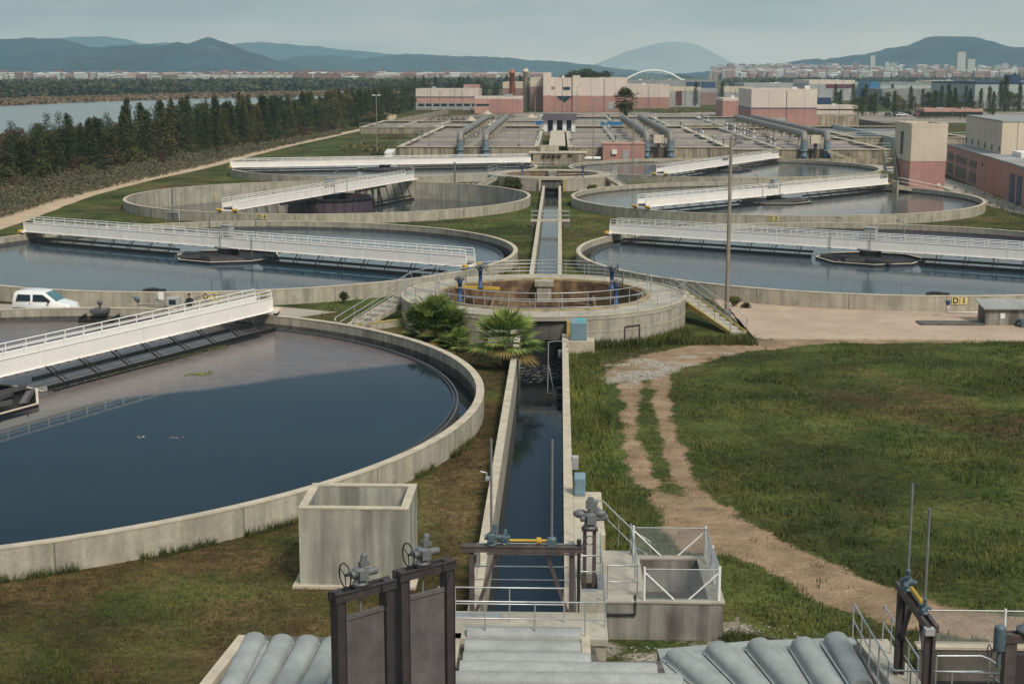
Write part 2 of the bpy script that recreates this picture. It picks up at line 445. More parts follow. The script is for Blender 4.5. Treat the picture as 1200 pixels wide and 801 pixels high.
M['leafb'] = leafmat('bluish far foliage', (0.020, 0.028, 0.014), (0.075, 0.070, 0.032), 0.02)
M['palm'] = leafmat('palm frond', (0.06, 0.115, 0.022), (0.23, 0.28, 0.07), 1.2)
M['palmdry'] = leafmat('dry frond', (0.20, 0.15, 0.05), (0.30, 0.22, 0.08), 1.2)
M['grass'] = leafmat('grass blades', (0.040, 0.062, 0.014), (0.120, 0.125, 0.032), 0.30, .28)
M['grassdry'] = leafmat('dry grass blades', (0.060, 0.040, 0.017), (0.135, 0.092, 0.038), 0.30, .3)

def watermat(name, col, film=None, rough=0.04, bump=0.05, bscale=1.5):
    m, N, L, b = newmat(name)
    b.inputs['Base Color'].default_value = (*col, 1); b.inputs['Roughness'].default_value = rough; b.inputs['IOR'].default_value = 1.33
    geo = N.new('ShaderNodeNewGeometry')
    n = N.new('ShaderNodeTexNoise'); n.inputs['Scale'].default_value = bscale; n.inputs['Detail'].default_value = 3
    L.new(geo.outputs['Position'], n.inputs['Vector'])
    bp = N.new('ShaderNodeBump'); bp.inputs['Strength'].default_value = bump; bp.inputs['Distance'].default_value = 0.02
    L.new(n.outputs['Fac'], bp.inputs['Height']); L.new(bp.outputs[0], b.inputs['Normal'])
    if film:
        # film = (normal x, normal y, offset, softness, colour, amount): grey-brown scum film drifting on one side of the tank
        nx, ny, off, soft, fc, amt = film
        dt = N.new('ShaderNodeVectorMath'); dt.operation = 'DOT_PRODUCT'; L.new(geo.outputs['Position'], dt.inputs[0]); dt.inputs[1].default_value = (nx, ny, 0)
        n2 = N.new('ShaderNodeTexNoise'); n2.inputs['Scale'].default_value = 0.12; n2.inputs['Detail'].default_value = 6; L.new(geo.outputs['Position'], n2.inputs['Vector'])
        ma = N.new('ShaderNodeMath'); ma.operation = 'MULTIPLY_ADD'; L.new(n2.outputs['Fac'], ma.inputs[0]); ma.inputs[1].default_value = 3.0; L.new(dt.outputs['Value'], ma.inputs[2])
        r = N.new('ShaderNodeMapRange'); r.inputs[1].default_value = off; r.inputs[2].default_value = off + soft; r.inputs[3].default_value = 0; r.inputs[4].default_value = amt
        L.new(ma.outputs[0], r.inputs[0])
        n3 = N.new('ShaderNodeTexNoise'); n3.inputs['Scale'].default_value = 1.2; n3.inputs['Detail'].default_value = 6; L.new(geo.outputs['Position'], n3.inputs['Vector'])
        r3 = N.new('ShaderNodeMapRange'); r3.inputs[1].default_value = 0.3; r3.inputs[2].default_value = 0.7; r3.inputs[3].default_value = 0.75; r3.inputs[4].default_value = 1.1; L.new(n3.outputs['Fac'], r3.inputs[0])
        mu = N.new('ShaderNodeMath'); mu.operation = 'MULTIPLY'; L.new(r.outputs[0], mu.inputs[0]); L.new(r3.outputs[0], mu.inputs[1])
        mx = N.new('ShaderNodeMixRGB'); mx.inputs[1].default_value = (*col, 1); mx.inputs[2].default_value = (*fc, 1)
        L.new(mu.outputs[0], mx.inputs[0]); L.new(mx.outputs[0], b.inputs['Base Color'])
        rg = N.new('ShaderNodeMapRange'); rg.inputs[3].default_value = rough; rg.inputs[4].default_value = 0.28; L.new(mu.outputs[0], rg.inputs[0]); L.new(rg.outputs[0], b.inputs['Roughness'])
    return m
# ================================================================= SETTING
TC, TR = 27.3, 24.8                      # offset of the clarifiers from the plant axis, outer radius
ROWS = [66.25, 124.2, 181.0, 238.5]
TANKS = {'A': (-TC, ROWS[0]), 'B': (-TC, ROWS[1]), 'C': (-TC, ROWS[2]), 'F': (-TC, ROWS[3]),
         'D1': (TC, ROWS[1]), 'E': (TC, ROWS[2]), 'G': (TC, ROWS[3])}
TANKS['A'] = (-28.1, 67.2)
def RAD(k): return 25.6 if k == 'A' else TR
THICK = [(0, 95.0), (0, 211.0)]
CH_NEAR = (38.6, 86.5)                   # channel in front of the near splitter
CH_FAR = (103.8, 202.3)                  # channel between the two splitters

def pl(*pts): return [at(a, b) for a, b in pts]

# tracks for the ground's own soil pattern (pixel points, half width in metres)
def poly_mask(X, Y, pts, hw, soft=0.6):
    """1 inside a polyline of varying half width"""
    out = np.zeros_like(X)
    for (p, a), (q, b) in zip(list(zip(pts, hw))[:-1], list(zip(pts, hw))[1:]):
        dx, dy = q.x - p.x, q.y - p.y
        t = np.clip(((X - p.x) * dx + (Y - p.y) * dy) / (dx * dx + dy * dy + 1e-9), 0, 1)
        d = np.hypot(X - p.x - t * dx, Y - p.y - t * dy)
        out = np.maximum(out, np.clip(((a + (b - a) * t) - d) / soft + 0.5, 0, 1))
    return out
def vnoise(X, Y, s, seed):
    r = np.random.RandomState(seed); g = r.rand(64, 64)
    x = X / s; y = Y / s
    xi = np.floor(x).astype(int); yi = np.floor(y).astype(int); fx = x - xi; fy = y - yi
    fx = fx * fx * (3 - 2 * fx); fy = fy * fy * (3 - 2 * fy)
    a = g[xi % 64, yi % 64]; b = g[(xi + 1) % 64, yi % 64]; c = g[xi % 64, (yi + 1) % 64]; d = g[(xi + 1) % 64, (yi + 1) % 64]
    return (a * (1 - fx) + b * fx) * (1 - fy) + (c * (1 - fx) + d * fx) * fy
def fbm(X, Y, s, seed): return vnoise(X, Y, s, seed) * .5 + vnoise(X, Y, s / 2.1, seed + 1) * .3 + vnoise(X, Y, s / 4.7, seed + 2) * .2

T_RUT1 = (pl((742, 440), (737, 480), (740, 520), (758, 565), (790, 600), (830, 640)), [.5, .38, .36, .40, .55, .85])
T_RUT2 = (pl((775, 440), (778, 490), (788, 530), (808, 570), (850, 610), (900, 650)), [.5, .40, .40, .46, .65, 1.05])
T_MAIN = (pl((800, 585), (850, 615), (905, 650), (985, 688), (1080, 720), (1220, 745), (1500, 790)), [.3, .85, 1.35, 1.25, 1.3, 1.1, 1.1])
T_TOP = (pl((725, 440), (790, 420), (850, 407), (960, 399), (1250, 398)), [1.3, 2.0, 1.7, 1.0, .3])
T_GRAV = (pl((692, 446), (730, 440), (780, 425), (830, 412)), [.9, 1.9, 1.6, .5])
T_GRAV2 = (pl((855, 748), (875, 745), (900, 752)), [.4, .6, .4])
T_FARR = (pl((800, 768), (720, 770)), [.7, .7])
PATH_L = (pl((-260, 330), (-90, 290), (0, 262), (90, 231), (160, 212), (230, 197), (285, 183), (340, 170), (395, 158), (440, 147), (458, 135), (420, 128), (400, 121)), [2.1, 2.0, 2.0, 1.7, 1.9, 1.9, 1.7, 1.5, 1.5, 1.5, 2.0, 2.0, 2.0])
BROWN_L = (pl((0, 700), (90, 690), (190, 668), (290, 650)), [1.2, 1.5, 1.2, .8])
BROWN_R = (pl((540, 440), (560, 480), (545, 540), (530, 600)), [.5, .9, 1.0, .8])
BROWN_F = (pl((980, 480), (1060, 470), (1180, 500)), [2, 4, 3])

def dirt_mask(X, Y):
    n = fbm(X, Y, 2.2, 11); n2 = fbm(X, Y, .8, 23)
    d = np.zeros_like(X)
    for t in (T_RUT1, T_RUT2, T_MAIN, T_TOP): d = np.maximum(d, poly_mask(X, Y, *t, soft=1.3))
    return np.clip((d - 0.5) * 1.7 + 0.50 + (n - .5) * 1.15 + (n2 - .5) * .8, 0, 1) * (d > 0.02)
def gravel_mask(X, Y):
    n = fbm(X, Y, 1.2, 31)
    d = np.zeros_like(X)
    for t in (T_GRAV, T_GRAV2, T_FARR): d = np.maximum(d, poly_mask(X, Y, *t, soft=3.0))
    return np.clip((d - .5) * 1.2 + .42 + (n - .5) * 2.4, 0, 1) * (d > .02)
def dry_mask(X, Y):
    n = fbm(X, Y, 6.0, 41); n2 = fbm(X, Y, 1.4, 51)
    base = np.where((X < -1.5) & (Y < 95), .62, .30)
    base = np.where(Y > 95, .42, base)
    d = base + (n - .5) * 1.2 + (n2 - .5) * .7
    for t, a in ((BROWN_L, .40), (BROWN_R, .35), (BROWN_F, .28)):
        d = d + a * poly_mask(X, Y, *t, soft=2.5)
    return np.clip(d, 0, 1)

def make_ground():
    def lines(segs, snaps):
        out = []
        for a, b, st in segs: out += list(np.arange(a, b, st))
        out.append(segs[-1][1])
        out = np.array(sorted(set(np.round(out, 4))))
        for s_ in snaps:
            i = np.argmin(abs(out - s_)); out[i] = s_
        return out
    xs = lines([(-40000, -9000, 6000), (-9000, -2000, 1000), (-2000, -200, 120), (-200, -60, 8), (-60, -20, 1.0), (-20, 34, .3), (34, 60, 1.0), (60, 200, 8), (200, 2000, 120), (2000, 9000, 1000), (9000, 40000, 6000)], (-1.42, 1.42, -1.02, 1.02))
    ys = lines([(-60, 28, 6), (28, 100, .36), (100, 270, 1.0), (270, 500, 10), (500, 2000, 60), (2000, 9000, 700), (9000, 40000, 6000)], (CH_NEAR[0], CH_NEAR[1], CH_FAR[0], CH_FAR[1]))
    X, Y = np.meshgrid(xs, ys, indexing='ij')
    nx, ny = X.shape
    idx = np.arange(nx * ny).reshape(nx, ny)
    a = idx[:-1, :-1]; b = idx[1:, :-1]; c = idx[1:, 1:]; d = idx[:-1, 1:]
    q = np.stack([a, b, c, d], -1).reshape(-1, 4)
    x = X.ravel().copy(); y = Y.ravel().copy()
    keep = np.ones(len(q), bool)
    for k, (cx, cy) in TANKS.items():
        r = np.hypot(x - cx, y - cy); ins = r < RAD(k) - 0.18
        keep &= ~ins[q].all(1)
        used = ins & (r > 1)
        f = (RAD(k) - 0.17) / np.maximum(r, 1)
        m = used
        x[m] = cx + (x[m] - cx) * f[m]; y[m] = cy + (y[m] - cy) * f[m]
    for hw, (y0, y1) in ((1.42, CH_NEAR), (1.02, CH_FAR)):
        ins = (abs(x) <= hw + 1e-3) & (y >= y0 - 1e-3) & (y <= y1 + 1e-3)
        keep &= ~ins[q].all(1)
    q = q[keep]
    me = bpy.data.meshes.new('ground')
    z = np.zeros_like(x)
    me.from_pydata(np.stack([x, y, z], -1).tolist(), [], q.tolist())
    for nm, fn in (('dirt', dirt_mask), ('gravel', gravel_mask), ('dry', dry_mask)):
        at_ = me.attributes.new(nm, 'FLOAT', 'POINT')
        at_.data.foreach_set('value', fn(x, y).astype(np.float32))
    m, N, L, bs = newmat('ground')
    geo = N.new('ShaderNodeNewGeometry')
    def noise(sc, det=6, rough=.6):
        n = N.new('ShaderNodeTexNoise'); n.inputs['Scale'].default_value = sc; n.inputs['Detail'].default_value = det; n.inputs['Roughness'].default_value = rough
        L.new(geo.outputs['Position'], n.inputs['Vector']); return n.outputs['Fac']
    def attr(nm):
        a_ = N.new('ShaderNodeAttribute'); a_.attribute_name = nm; return a_.outputs['Fac']
    def rng_(src, a_, b_, c_=0., d_=1.):
        r = N.new('ShaderNodeMapRange'); r.inputs[1].default_value = a_; r.inputs[2].default_value = b_; r.inputs[3].default_value = c_; r.inputs[4].default_value = d_
        L.new(src, r.inputs[0]); return r.outputs[0]
    def mixc(f, c1, c2, mode='MIX'):
        mx = N.new('ShaderNodeMixRGB'); mx.blend_type = mode
        if isinstance(f, float): mx.inputs[0].default_value = f
        else: L.new(f, mx.inputs[0])
        for i, c_ in ((1, c1), (2, c2)):
            if isinstance(c_, tuple): mx.inputs[i].default_value = (*c_, 1)
            else: L.new(c_, mx.inputs[i])
        return mx.outputs[0]
    g = mixc(rng_(noise(.35), .35, .65), (0.032, 0.050, 0.012), (0.085, 0.092, 0.024))
    dry = mixc(rng_(noise(1.1), .35, .65), (0.062, 0.042, 0.018), (0.125, 0.082, 0.036))
    g = mixc(rng_(attr('dry'), .3, .85), g, dry)
    g = mixc(1.0, g, rng_(noise(3.5, 5), .3, .7, .55, 1.4), 'MULTIPLY')
    g = mixc(1.0, g, rng_(noise(.13, 5), .38, .62, .62, 1.38), 'MULTIPLY')
    g = mixc(1.0, g, rng_(noise(14, 3), .3, .7, .6, 1.35), 'MULTIPLY')
    soil = mixc(rng_(noise(1.3), .35, .65), (0.21, 0.135, 0.080), (0.36, 0.25, 0.155))
    soil = mixc(rng_(noise(9, 3), .42, .68), soil, (0.20, 0.125, 0.07))
    soil = mixc(rng_(noise(26, 2), .58, .64), soil, (0.50, 0.40, 0.30))
    grv = mixc(rng_(noise(7, 3), .4, .6), (0.20, 0.175, 0.14), (0.46, 0.41, 0.35))
    def plus(a_, n_, amt):
        q = N.new('ShaderNodeMath'); q.operation = 'MULTIPLY_ADD'; L.new(n_, q.inputs[0]); q.inputs[1].default_value = amt; L.new(a_, q.inputs[2])
        q2 = N.new('ShaderNodeMath'); q2.operation = 'SUBTRACT'; L.new(q.outputs[0], q2.inputs[0]); q2.inputs[1].default_value = amt / 2
        return q2.outputs[0]
    soil = mixc(1.0, soil, rng_(noise(.45, 5), .35, .65, .72, 1.15), 'MULTIPLY')
    g = mixc(rng_(plus(attr('dirt'), noise(5, 6), .9), .34, .62), g, soil)
    g = mixc(rng_(plus(attr('gravel'), noise(4, 6), 1.0), .45, .85, 0, .85), g, grv)
    L.new(g, bs.inputs['Base Color']); bs.inputs['Roughness'].default_value = 0.95
    setin(bs, 'Specular IOR Level', 0.15)
    bp = N.new('ShaderNodeBump'); bp.inputs['Strength'].default_value = 0.5; bp.inputs['Distance'].default_value = 0.12
    L.new(noise(5, 5), bp.inputs['Height']); L.new(bp.outputs[0], bs.inputs['Normal'])
    me.materials.append(m); me.update()
    o = bpy.data.objects.new('ground', me); COL.objects.link(o)
    tag(o, kind='structure')
make_ground()

# ---- pavings
def sheet(name, pts, z, m): return struct(name, MB().sheet([at(*p) for p in pts], z), m, recalc=False)
# ring-shaped strip in front of tank D1: follows the wall
def arc(cx, cy, r, a0, a1, n=40): return [Vector((cx + r * math.cos(R(a0 + (a1 - a0) * i / n)), cy + r * math.sin(R(a0 + (a1 - a0) * i / n)), 0)) for i in range(n + 1)]
cx, cy = TANKS['D1']
def strip(name, a, b, z, m):
    mb = MB(); n = len(a)
    mb.add([(p.x, p.y, z) for p in a] + [(p.x, p.y, z) for p in b], [(i, n + i, n + i + 1, i + 1) for i in range(n - 1)])
    o = struct(name, mb, m, recalc=False)
    if o.data.polygons[0].normal.z < 0: o.data.flip_normals()
    return o
arcp = arc(cx, cy, TR - .1, 232, 335, 60)
y_edge = at(885, 397).y
strip('paved_area', arcp, [Vector((p.x if i else at(885, 397).x, y_edge, 0)) for i, p in enumerate(arcp)], .012, M['pave'])
struct('kerb', MB().box(at(885, 397).x, arcp[-1].x, y_edge - .14, y_edge - .01, 0, .09), M['conc_rim'])
def pathstrip(name, pts, hw, z, m):
    a = []; b = []
    for i, p in enumerate(pts):
        d = (pts[min(i + 1, len(pts) - 1)] - pts[max(i - 1, 0)]).normalized(); n = Vector((-d.y, d.x, 0))
        a.append(p + n * hw[i]); b.append(p - n * hw[i])
    return strip(name, a, b, z, m)
def smoothline(pts, hw, k=8):
    o = []; w = []
    for i in range(len(pts) - 1):
        p0, p1, p2, p3 = pts[max(i - 1, 0)], pts[i], pts[i + 1], pts[min(i + 2, len(pts) - 1)]
        for j in range(k):
            t = j / k
            o.append(.5 * ((2 * p1) + (p2 - p0) * t + (2 * p0 - 5 * p1 + 4 * p2 - p3) * t * t + (-p0 + 3 * p1 - 3 * p2 + p3) * t ** 3))
            w.append(hw[i] + (hw[i + 1] - hw[i]) * t + rng.uniform(-.12, .12))
    o.append(pts[-1]); w.append(hw[-1]); return o, w
pathstrip('path', *smoothline(*PATH_L), .012, M['sand'])
# service road curving behind tank E and G, past the chamber tower, then right
pathstrip('road', *smoothline(pl((1260, 262), (1170, 238), (1110, 215), (1040, 197), (995, 192)), [2.2, 2.2, 2.3, 2.8, 3.2]), .012, M['road'])
pathstrip('road', *smoothline(pl((1240, 283), (1150, 277), (1080, 279), (1020, 287)), [1.6, 1.5, 1.2, .2]), .016, M['road'])
pathstrip('road', *smoothline(pl((1060, 187), (1010, 183), (975, 176)), [1.6, 1.8, 1.8]), .016, M['road'])
struct('service_road', MB().sheet([(-52, 92.4), (-40, 92), (-30, 92.4), (-18, 94), (-14, 98), (-20, 101), (-34, 100), (-50, 103), (-60, 110), (-66, 100)], .012), M['road'], recalc=False)
# strip between splitter and E/G tanks
pathstrip('pavement', *smoothline(pl((692, 222), (760, 219), (860, 221), (960, 221)), [1.6, 1.2, .8, .5]), .014, M['road'])

# yards between the basins and the halls, and among the sheds
struct('service_yard', MB().sheet([at(*p) for p in ((470, 139), (590, 133), (640, 131.5), (960, 131.5), (1008, 147), (1068, 158), (1068, 170), (1000, 166), (955, 160), (860, 152), (470, 152))], .01), M['yard'], recalc=False)
struct('service_yard', MB().sheet([at(*p) for p in ((958, 147), (1040, 144), (1260, 144), (1260, 131), (1000, 131), (958, 134))], .012), M['yard'], recalc=False)
struct('service_yard', MB().sheet([at(*p) for p in ((700, 118), (1260, 118), (1260, 107), (700, 107))], .012), M['yard'], recalc=False)
# ---- river and far shore
riv = pl((-900, 240), (-500, 165), (-200, 136), (0, 124.5), (60, 121.5), (120, 119), (200, 116), (300, 113.5), (400, 112), (520, 111.2), (520, 112.6), (400, 114.5), (330, 119), (240, 128), (150, 146), (40, 172), (-100, 215), (-300, 330), (-900, 500))
struct('river', MB().sheet(riv, .06), watermat('river water', (0.17, 0.20, 0.19), rough=.2, bump=.6, bscale=.6), recalc=False)

# ---- hills: ridges with real depth, haze blue put into their colours besides the haze volume
def ridge(prof, dist, name, depth, m, seed, step=70, tail=0, rough=1.0):
    px = [p[0] for p in prof]; pv = [p[1] for p in prof]
    x0, x1 = (px[0] - VPX) / F * dist, (px[-1] - VPX) / F * dist
    nx = int((x1 - x0) / step) + 1; ny = 35
    xs = np.linspace(x0, x1, nx); pxs = VPX + xs / dist * F
    h = (HY - np.interp(pxs, px, pv)) / F * dist + CAMZ
    h = h + (fbm(xs, xs * 0, dist * .012, seed + 30) - .5) * dist * .0019 + (fbm(xs, xs * 0, dist * .003, seed + 40) - .5) * dist * .0009
    ts = np.linspace(-1, 1, ny)
    X, T = np.meshgrid(xs, ts, indexing='ij')
    Y = dist + T * depth
    prof2 = np.where(T < 0, np.cos(np.minimum(abs(T), 1) * PI / 2) ** 1.3, np.cos(np.minimum(T, 1) * PI / 2) ** 1.3)
    n = fbm(X, Y, depth * .42, seed) - .5
    env = np.clip((1 - abs(T)) * 3, 0, 1) * np.clip(abs(T) * 4, 0.0, 1)
    H = h[:, None]
    Z = H * prof2 + n * H * .75 * env * rough + (fbm(X, Y, 160, seed + 5) - .5) * 14 * rough * np.clip(H / 60, 0, 1)
    Z = Z + (fbm(X, Y, 60, seed + 9) - .5) * 9 * np.clip(H / 60, 0, 1) * np.where(T < 0, np.clip(-T * 6, 0, 1), 0)
    # foreshortening: slopes in front of the crest must not hide it
    lim = H * (Y / dist) * 1.0
    Z = np.where(T != 0, np.minimum(Z, H * Y / dist - 2), Z)
    Z = np.where(abs(T) > .999, -5, Z)
    idx = np.arange(nx * ny).reshape(nx, ny)
    q = np.stack([idx[:-1, :-1], idx[1:, :-1], idx[1:, 1:], idx[:-1, 1:]], -1).reshape(-1, 4)
    me = bpy.data.meshes.new(name)
    me.from_pydata(np.stack([X.ravel() + 0, Y.ravel(), Z.ravel()], -1).tolist(), [], q.tolist())
    me.polygons.foreach_set('use_smooth', [True] * len(me.polygons))
    me.materials.append(m); me.update()
    o = bpy.data.objects.new(name, me); COL.objects.link(o); tag(o, kind='structure')
    return o
hillm = mat('wooded hillside', (0.006, 0.036, 0.062), 0.95, var=0.5, scale=0.006, stain=((0.16, 0.14, 0.11), 0.02, (1, 1, 1), 0.64, 0.74, 0.5))  # blue of the distance haze mixed into the woodland colour
hillm2 = mat('far wooded hillside', (0.015, 0.065, 0.10), 0.95, var=0.3, scale=0.002)  # lighter blue, thicker haze put into the colour of the farther range
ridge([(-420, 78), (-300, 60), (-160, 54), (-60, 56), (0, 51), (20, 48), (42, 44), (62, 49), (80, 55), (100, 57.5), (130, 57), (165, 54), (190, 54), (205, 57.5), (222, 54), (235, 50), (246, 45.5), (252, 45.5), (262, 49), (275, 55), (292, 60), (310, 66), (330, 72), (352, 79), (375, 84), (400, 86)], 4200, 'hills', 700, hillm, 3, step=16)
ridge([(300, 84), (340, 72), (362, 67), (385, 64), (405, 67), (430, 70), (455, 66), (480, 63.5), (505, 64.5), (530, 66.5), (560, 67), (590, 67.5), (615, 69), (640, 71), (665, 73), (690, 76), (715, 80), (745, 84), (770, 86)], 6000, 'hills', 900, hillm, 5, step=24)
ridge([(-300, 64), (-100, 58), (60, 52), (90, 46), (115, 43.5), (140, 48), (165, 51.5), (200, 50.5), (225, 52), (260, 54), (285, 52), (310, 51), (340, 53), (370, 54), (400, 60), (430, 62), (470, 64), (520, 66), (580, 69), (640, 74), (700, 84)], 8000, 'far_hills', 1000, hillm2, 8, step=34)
ridge([(640, 85), (690, 78), (715, 69), (735, 61), (760, 55), (775, 52), (790, 50.5), (805, 52), (820, 57), (838, 66), (855, 75), (880, 85)], 10500, 'far_hills', 900, mat('haze paled rock mountain', (0.33, 0.33, 0.32), .95, var=.15, scale=.002), 12, step=50)  # rock grey lightened, fading in far haze put into the colour
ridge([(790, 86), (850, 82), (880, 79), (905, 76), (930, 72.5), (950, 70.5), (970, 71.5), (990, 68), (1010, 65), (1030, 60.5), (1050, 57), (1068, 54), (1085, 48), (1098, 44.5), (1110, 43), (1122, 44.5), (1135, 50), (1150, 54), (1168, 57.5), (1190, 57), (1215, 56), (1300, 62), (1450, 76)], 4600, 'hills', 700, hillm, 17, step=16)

# ---- the air itself
hz = bpy.data.materials.new('haze'); hz.use_nodes = True
hn, hl = hz.node_tree.nodes, hz.node_tree.links
hn.clear()
ho = hn.new('ShaderNodeOutputMaterial'); hv = hn.new('ShaderNodeVolumePrincipled')
hv.inputs['Density'].default_value = 1 / 9000
hv.inputs['Color'].default_value = (0.60, 0.86, 0.97, 1)
hv.inputs['Anisotropy'].default_value = 0.1
hl.new(hv.outputs[0], ho.inputs['Volume'])
tag(MB().box(-12000, 12000, -70, 11700, -6, 480).build('haze', hz), kind='stuff')
# ================================================================= CLARIFIERS
WALL_Z = 1.1
post_me = MB().tube([(0, 0, 0), (0, 0, 1)], 1.0, n=6).mesh('post', M['white2'])
postg_me = MB().tube([(0, 0, 0), (0, 0, 1)], 1.0, n=6).mesh('post', M['galv'])

def rail_parts(parent, path, h, mids, spacing, r, m='galv', closed=False, part=True, posts=True, ends=True):
    """rails and single posts along a path of base points (local to parent)"""
    path = [Vector(p) for p in path]
    mb = MB(); up = Vector((0, 0, 1))
    mb.tube([p + up * h for p in path], r, 6, closed=closed)
    for q in mids: mb.tube([p + up * h * q for p in path], r * .8, 6, closed=closed)
    rails = mb.build('rail', M[m], parent)
    if not posts: return rails
    pm = post_me if m == 'white2' or m == 'white' else postg_me
    pp = path + ([path[0]] if closed else [])
    # walk
    L_ = sum((pp[i + 1] - pp[i]).length for i in range(len(pp) - 1))
    n = max(1, round(L_ / spacing)); st = L_ / n
    tgt = 0; acc = 0; k = 0
    for i in range(len(pp) - 1):
        d = (pp[i + 1] - pp[i]); l = d.length
        while k <= n - (1 if closed else 0) and tgt <= acc + l + 1e-5:
            p = pp[i] + d * ((tgt - acc) / l if l else 0)
            inst(pm, 'post', parent, p, (0, 0, 0), (r * .85, r * .85, h))
            tgt += st; k += 1
        acc += l
    return rails

def railing(name, label, path, h=1.0, mids=(.5,), spacing=1.5, r=.025, m='galv', closed=False, group=None):
    path = [Vector(p) for p in path]
    o = thing(name, label, 'railing', path[0], 0, group)
    rail_parts(o, [p - path[0] for p in path], h, mids, spacing, r, m, closed)
    return o

def tank(key, label, water_z, weir=True, deep=False):
    cx, cy = TANKS[key]; TR = RAD(key)
    t = thing('settling_tank', label, 'settling tank', (cx, cy, 0), 0, 'round settling tanks')
    zb = -3.2 if deep else -1.0
    MB().ring(TR, TR - .35, zb, WALL_Z - .05, 160).build('wall', M['conc_ring'], t)
    MB().ring(TR + .015, TR - .365, WALL_Z - .048, WALL_Z, 160).build('coping', M['conc_rim'], t)
    w = MB()
    if not deep: MB().ring(TR - .349, TR - .353, water_z - .4, water_z + .16, 160).build('tide_stain', M['conc_dark'], t)
    if weir:
        MB().ring(TR - 1.22, TR - 1.30, zb, water_z + .10, 160).ring(TR - 1.44, TR - 1.47, water_z - .3, water_z + .13, 160).build('weir_ring', M['beam'], t)
        w.disc(TR - 1.25, water_z, 160, cx, cy)
        struct('water', MB().add(*annulus(cx, cy, TR - .34, TR - 1.23, water_z - .38)), WATER_DARK, recalc=False)
    else:
        w.disc(TR - .30, water_z, 160, cx, cy)
    struct('water', w, WATERS[key], recalc=False)
    return t
def annulus(cx, cy, ro, ri, z, n=160):
    v = []; f = []
    for i in range(n):
        a = 2 * PI * i / n
        v += [(cx + ri * math.cos(a), cy + ri * math.sin(a), z), (cx + ro * math.cos(a), cy + ro * math.sin(a), z)]
    for i in range(n):
        j = (i + 1) % n
        f.append((2 * i, 2 * i + 1, 2 * j + 1, 2 * j))
    return v, f

WATER_DARK = watermat('dark effluent water', (0.012, 0.014, 0.016))
WC = (0.012, 0.022, 0.030)
FILM = (0.20, 0.155, 0.14)
_a, _b = at(110, 474, .42), at(400, 436, .42); _n = Vector((-(_b - _a).y, (_b - _a).x, 0)).normalized(); FOFF = _n.dot(_a)
WATERS = {
 'A': watermat('settled water with scum film', WC, film=(_n.x, _n.y, FOFF + 1.3, .9, FILM, .72)),
 'B': watermat('settled water', (.02, .052, .078), rough=.09, bump=.12, film=(.15, 1.0, 116, 14, (.10, .10, .10), .30)),
 'C': watermat('settled water low in the tank', (0.05, 0.06, 0.065)),
 'D1': watermat('settled water', (.02, .052, .078), rough=.09, bump=.12, film=(0, 1.0, 115, 12, (.12, .12, .12), .4)),
 'E': watermat('settled water', (0.03, 0.04, 0.045), film=(0, 1, 150, 20, (.16, .16, .15), .45)),
 'F': watermat('settled water', (0.03, 0.04, 0.045), film=(0, 1, 150, 20, (.16, .16, .15), .45)),
 'G': watermat('settled water', (0.03, 0.04, 0.045), film=(0, 1, 150, 20, (.16, .16, .15), .45)),
}
WZ = {'A': .42, 'B': .40, 'C': -1.25, 'D1': .42, 'E': .40, 'F': .45, 'G': .45}
tank('A', 'nearest and largest looking round settling tank at left, holding dark blue water', WZ['A'])
tank('B', 'round settling tank marked D 2, behind the white van on the left', WZ['B'])
tank('C', 'half empty round settling tank marked D 4 whose tall inner wall shows', WZ['C'], weir=False, deep=True)
tank('D1', 'round settling tank marked D 1 beside the pink paving at right', WZ['D1'])
tank('E', 'round settling tank marked D 3 in front of the cream and pink tower', WZ['E'], weir=False)
tank('F', 'farthest left round tank just below the wall of the aeration basins', WZ['F'], weir=False)
tank('G', 'farthest right round tank below the stained basin wall with pipes', WZ['G'], weir=False)

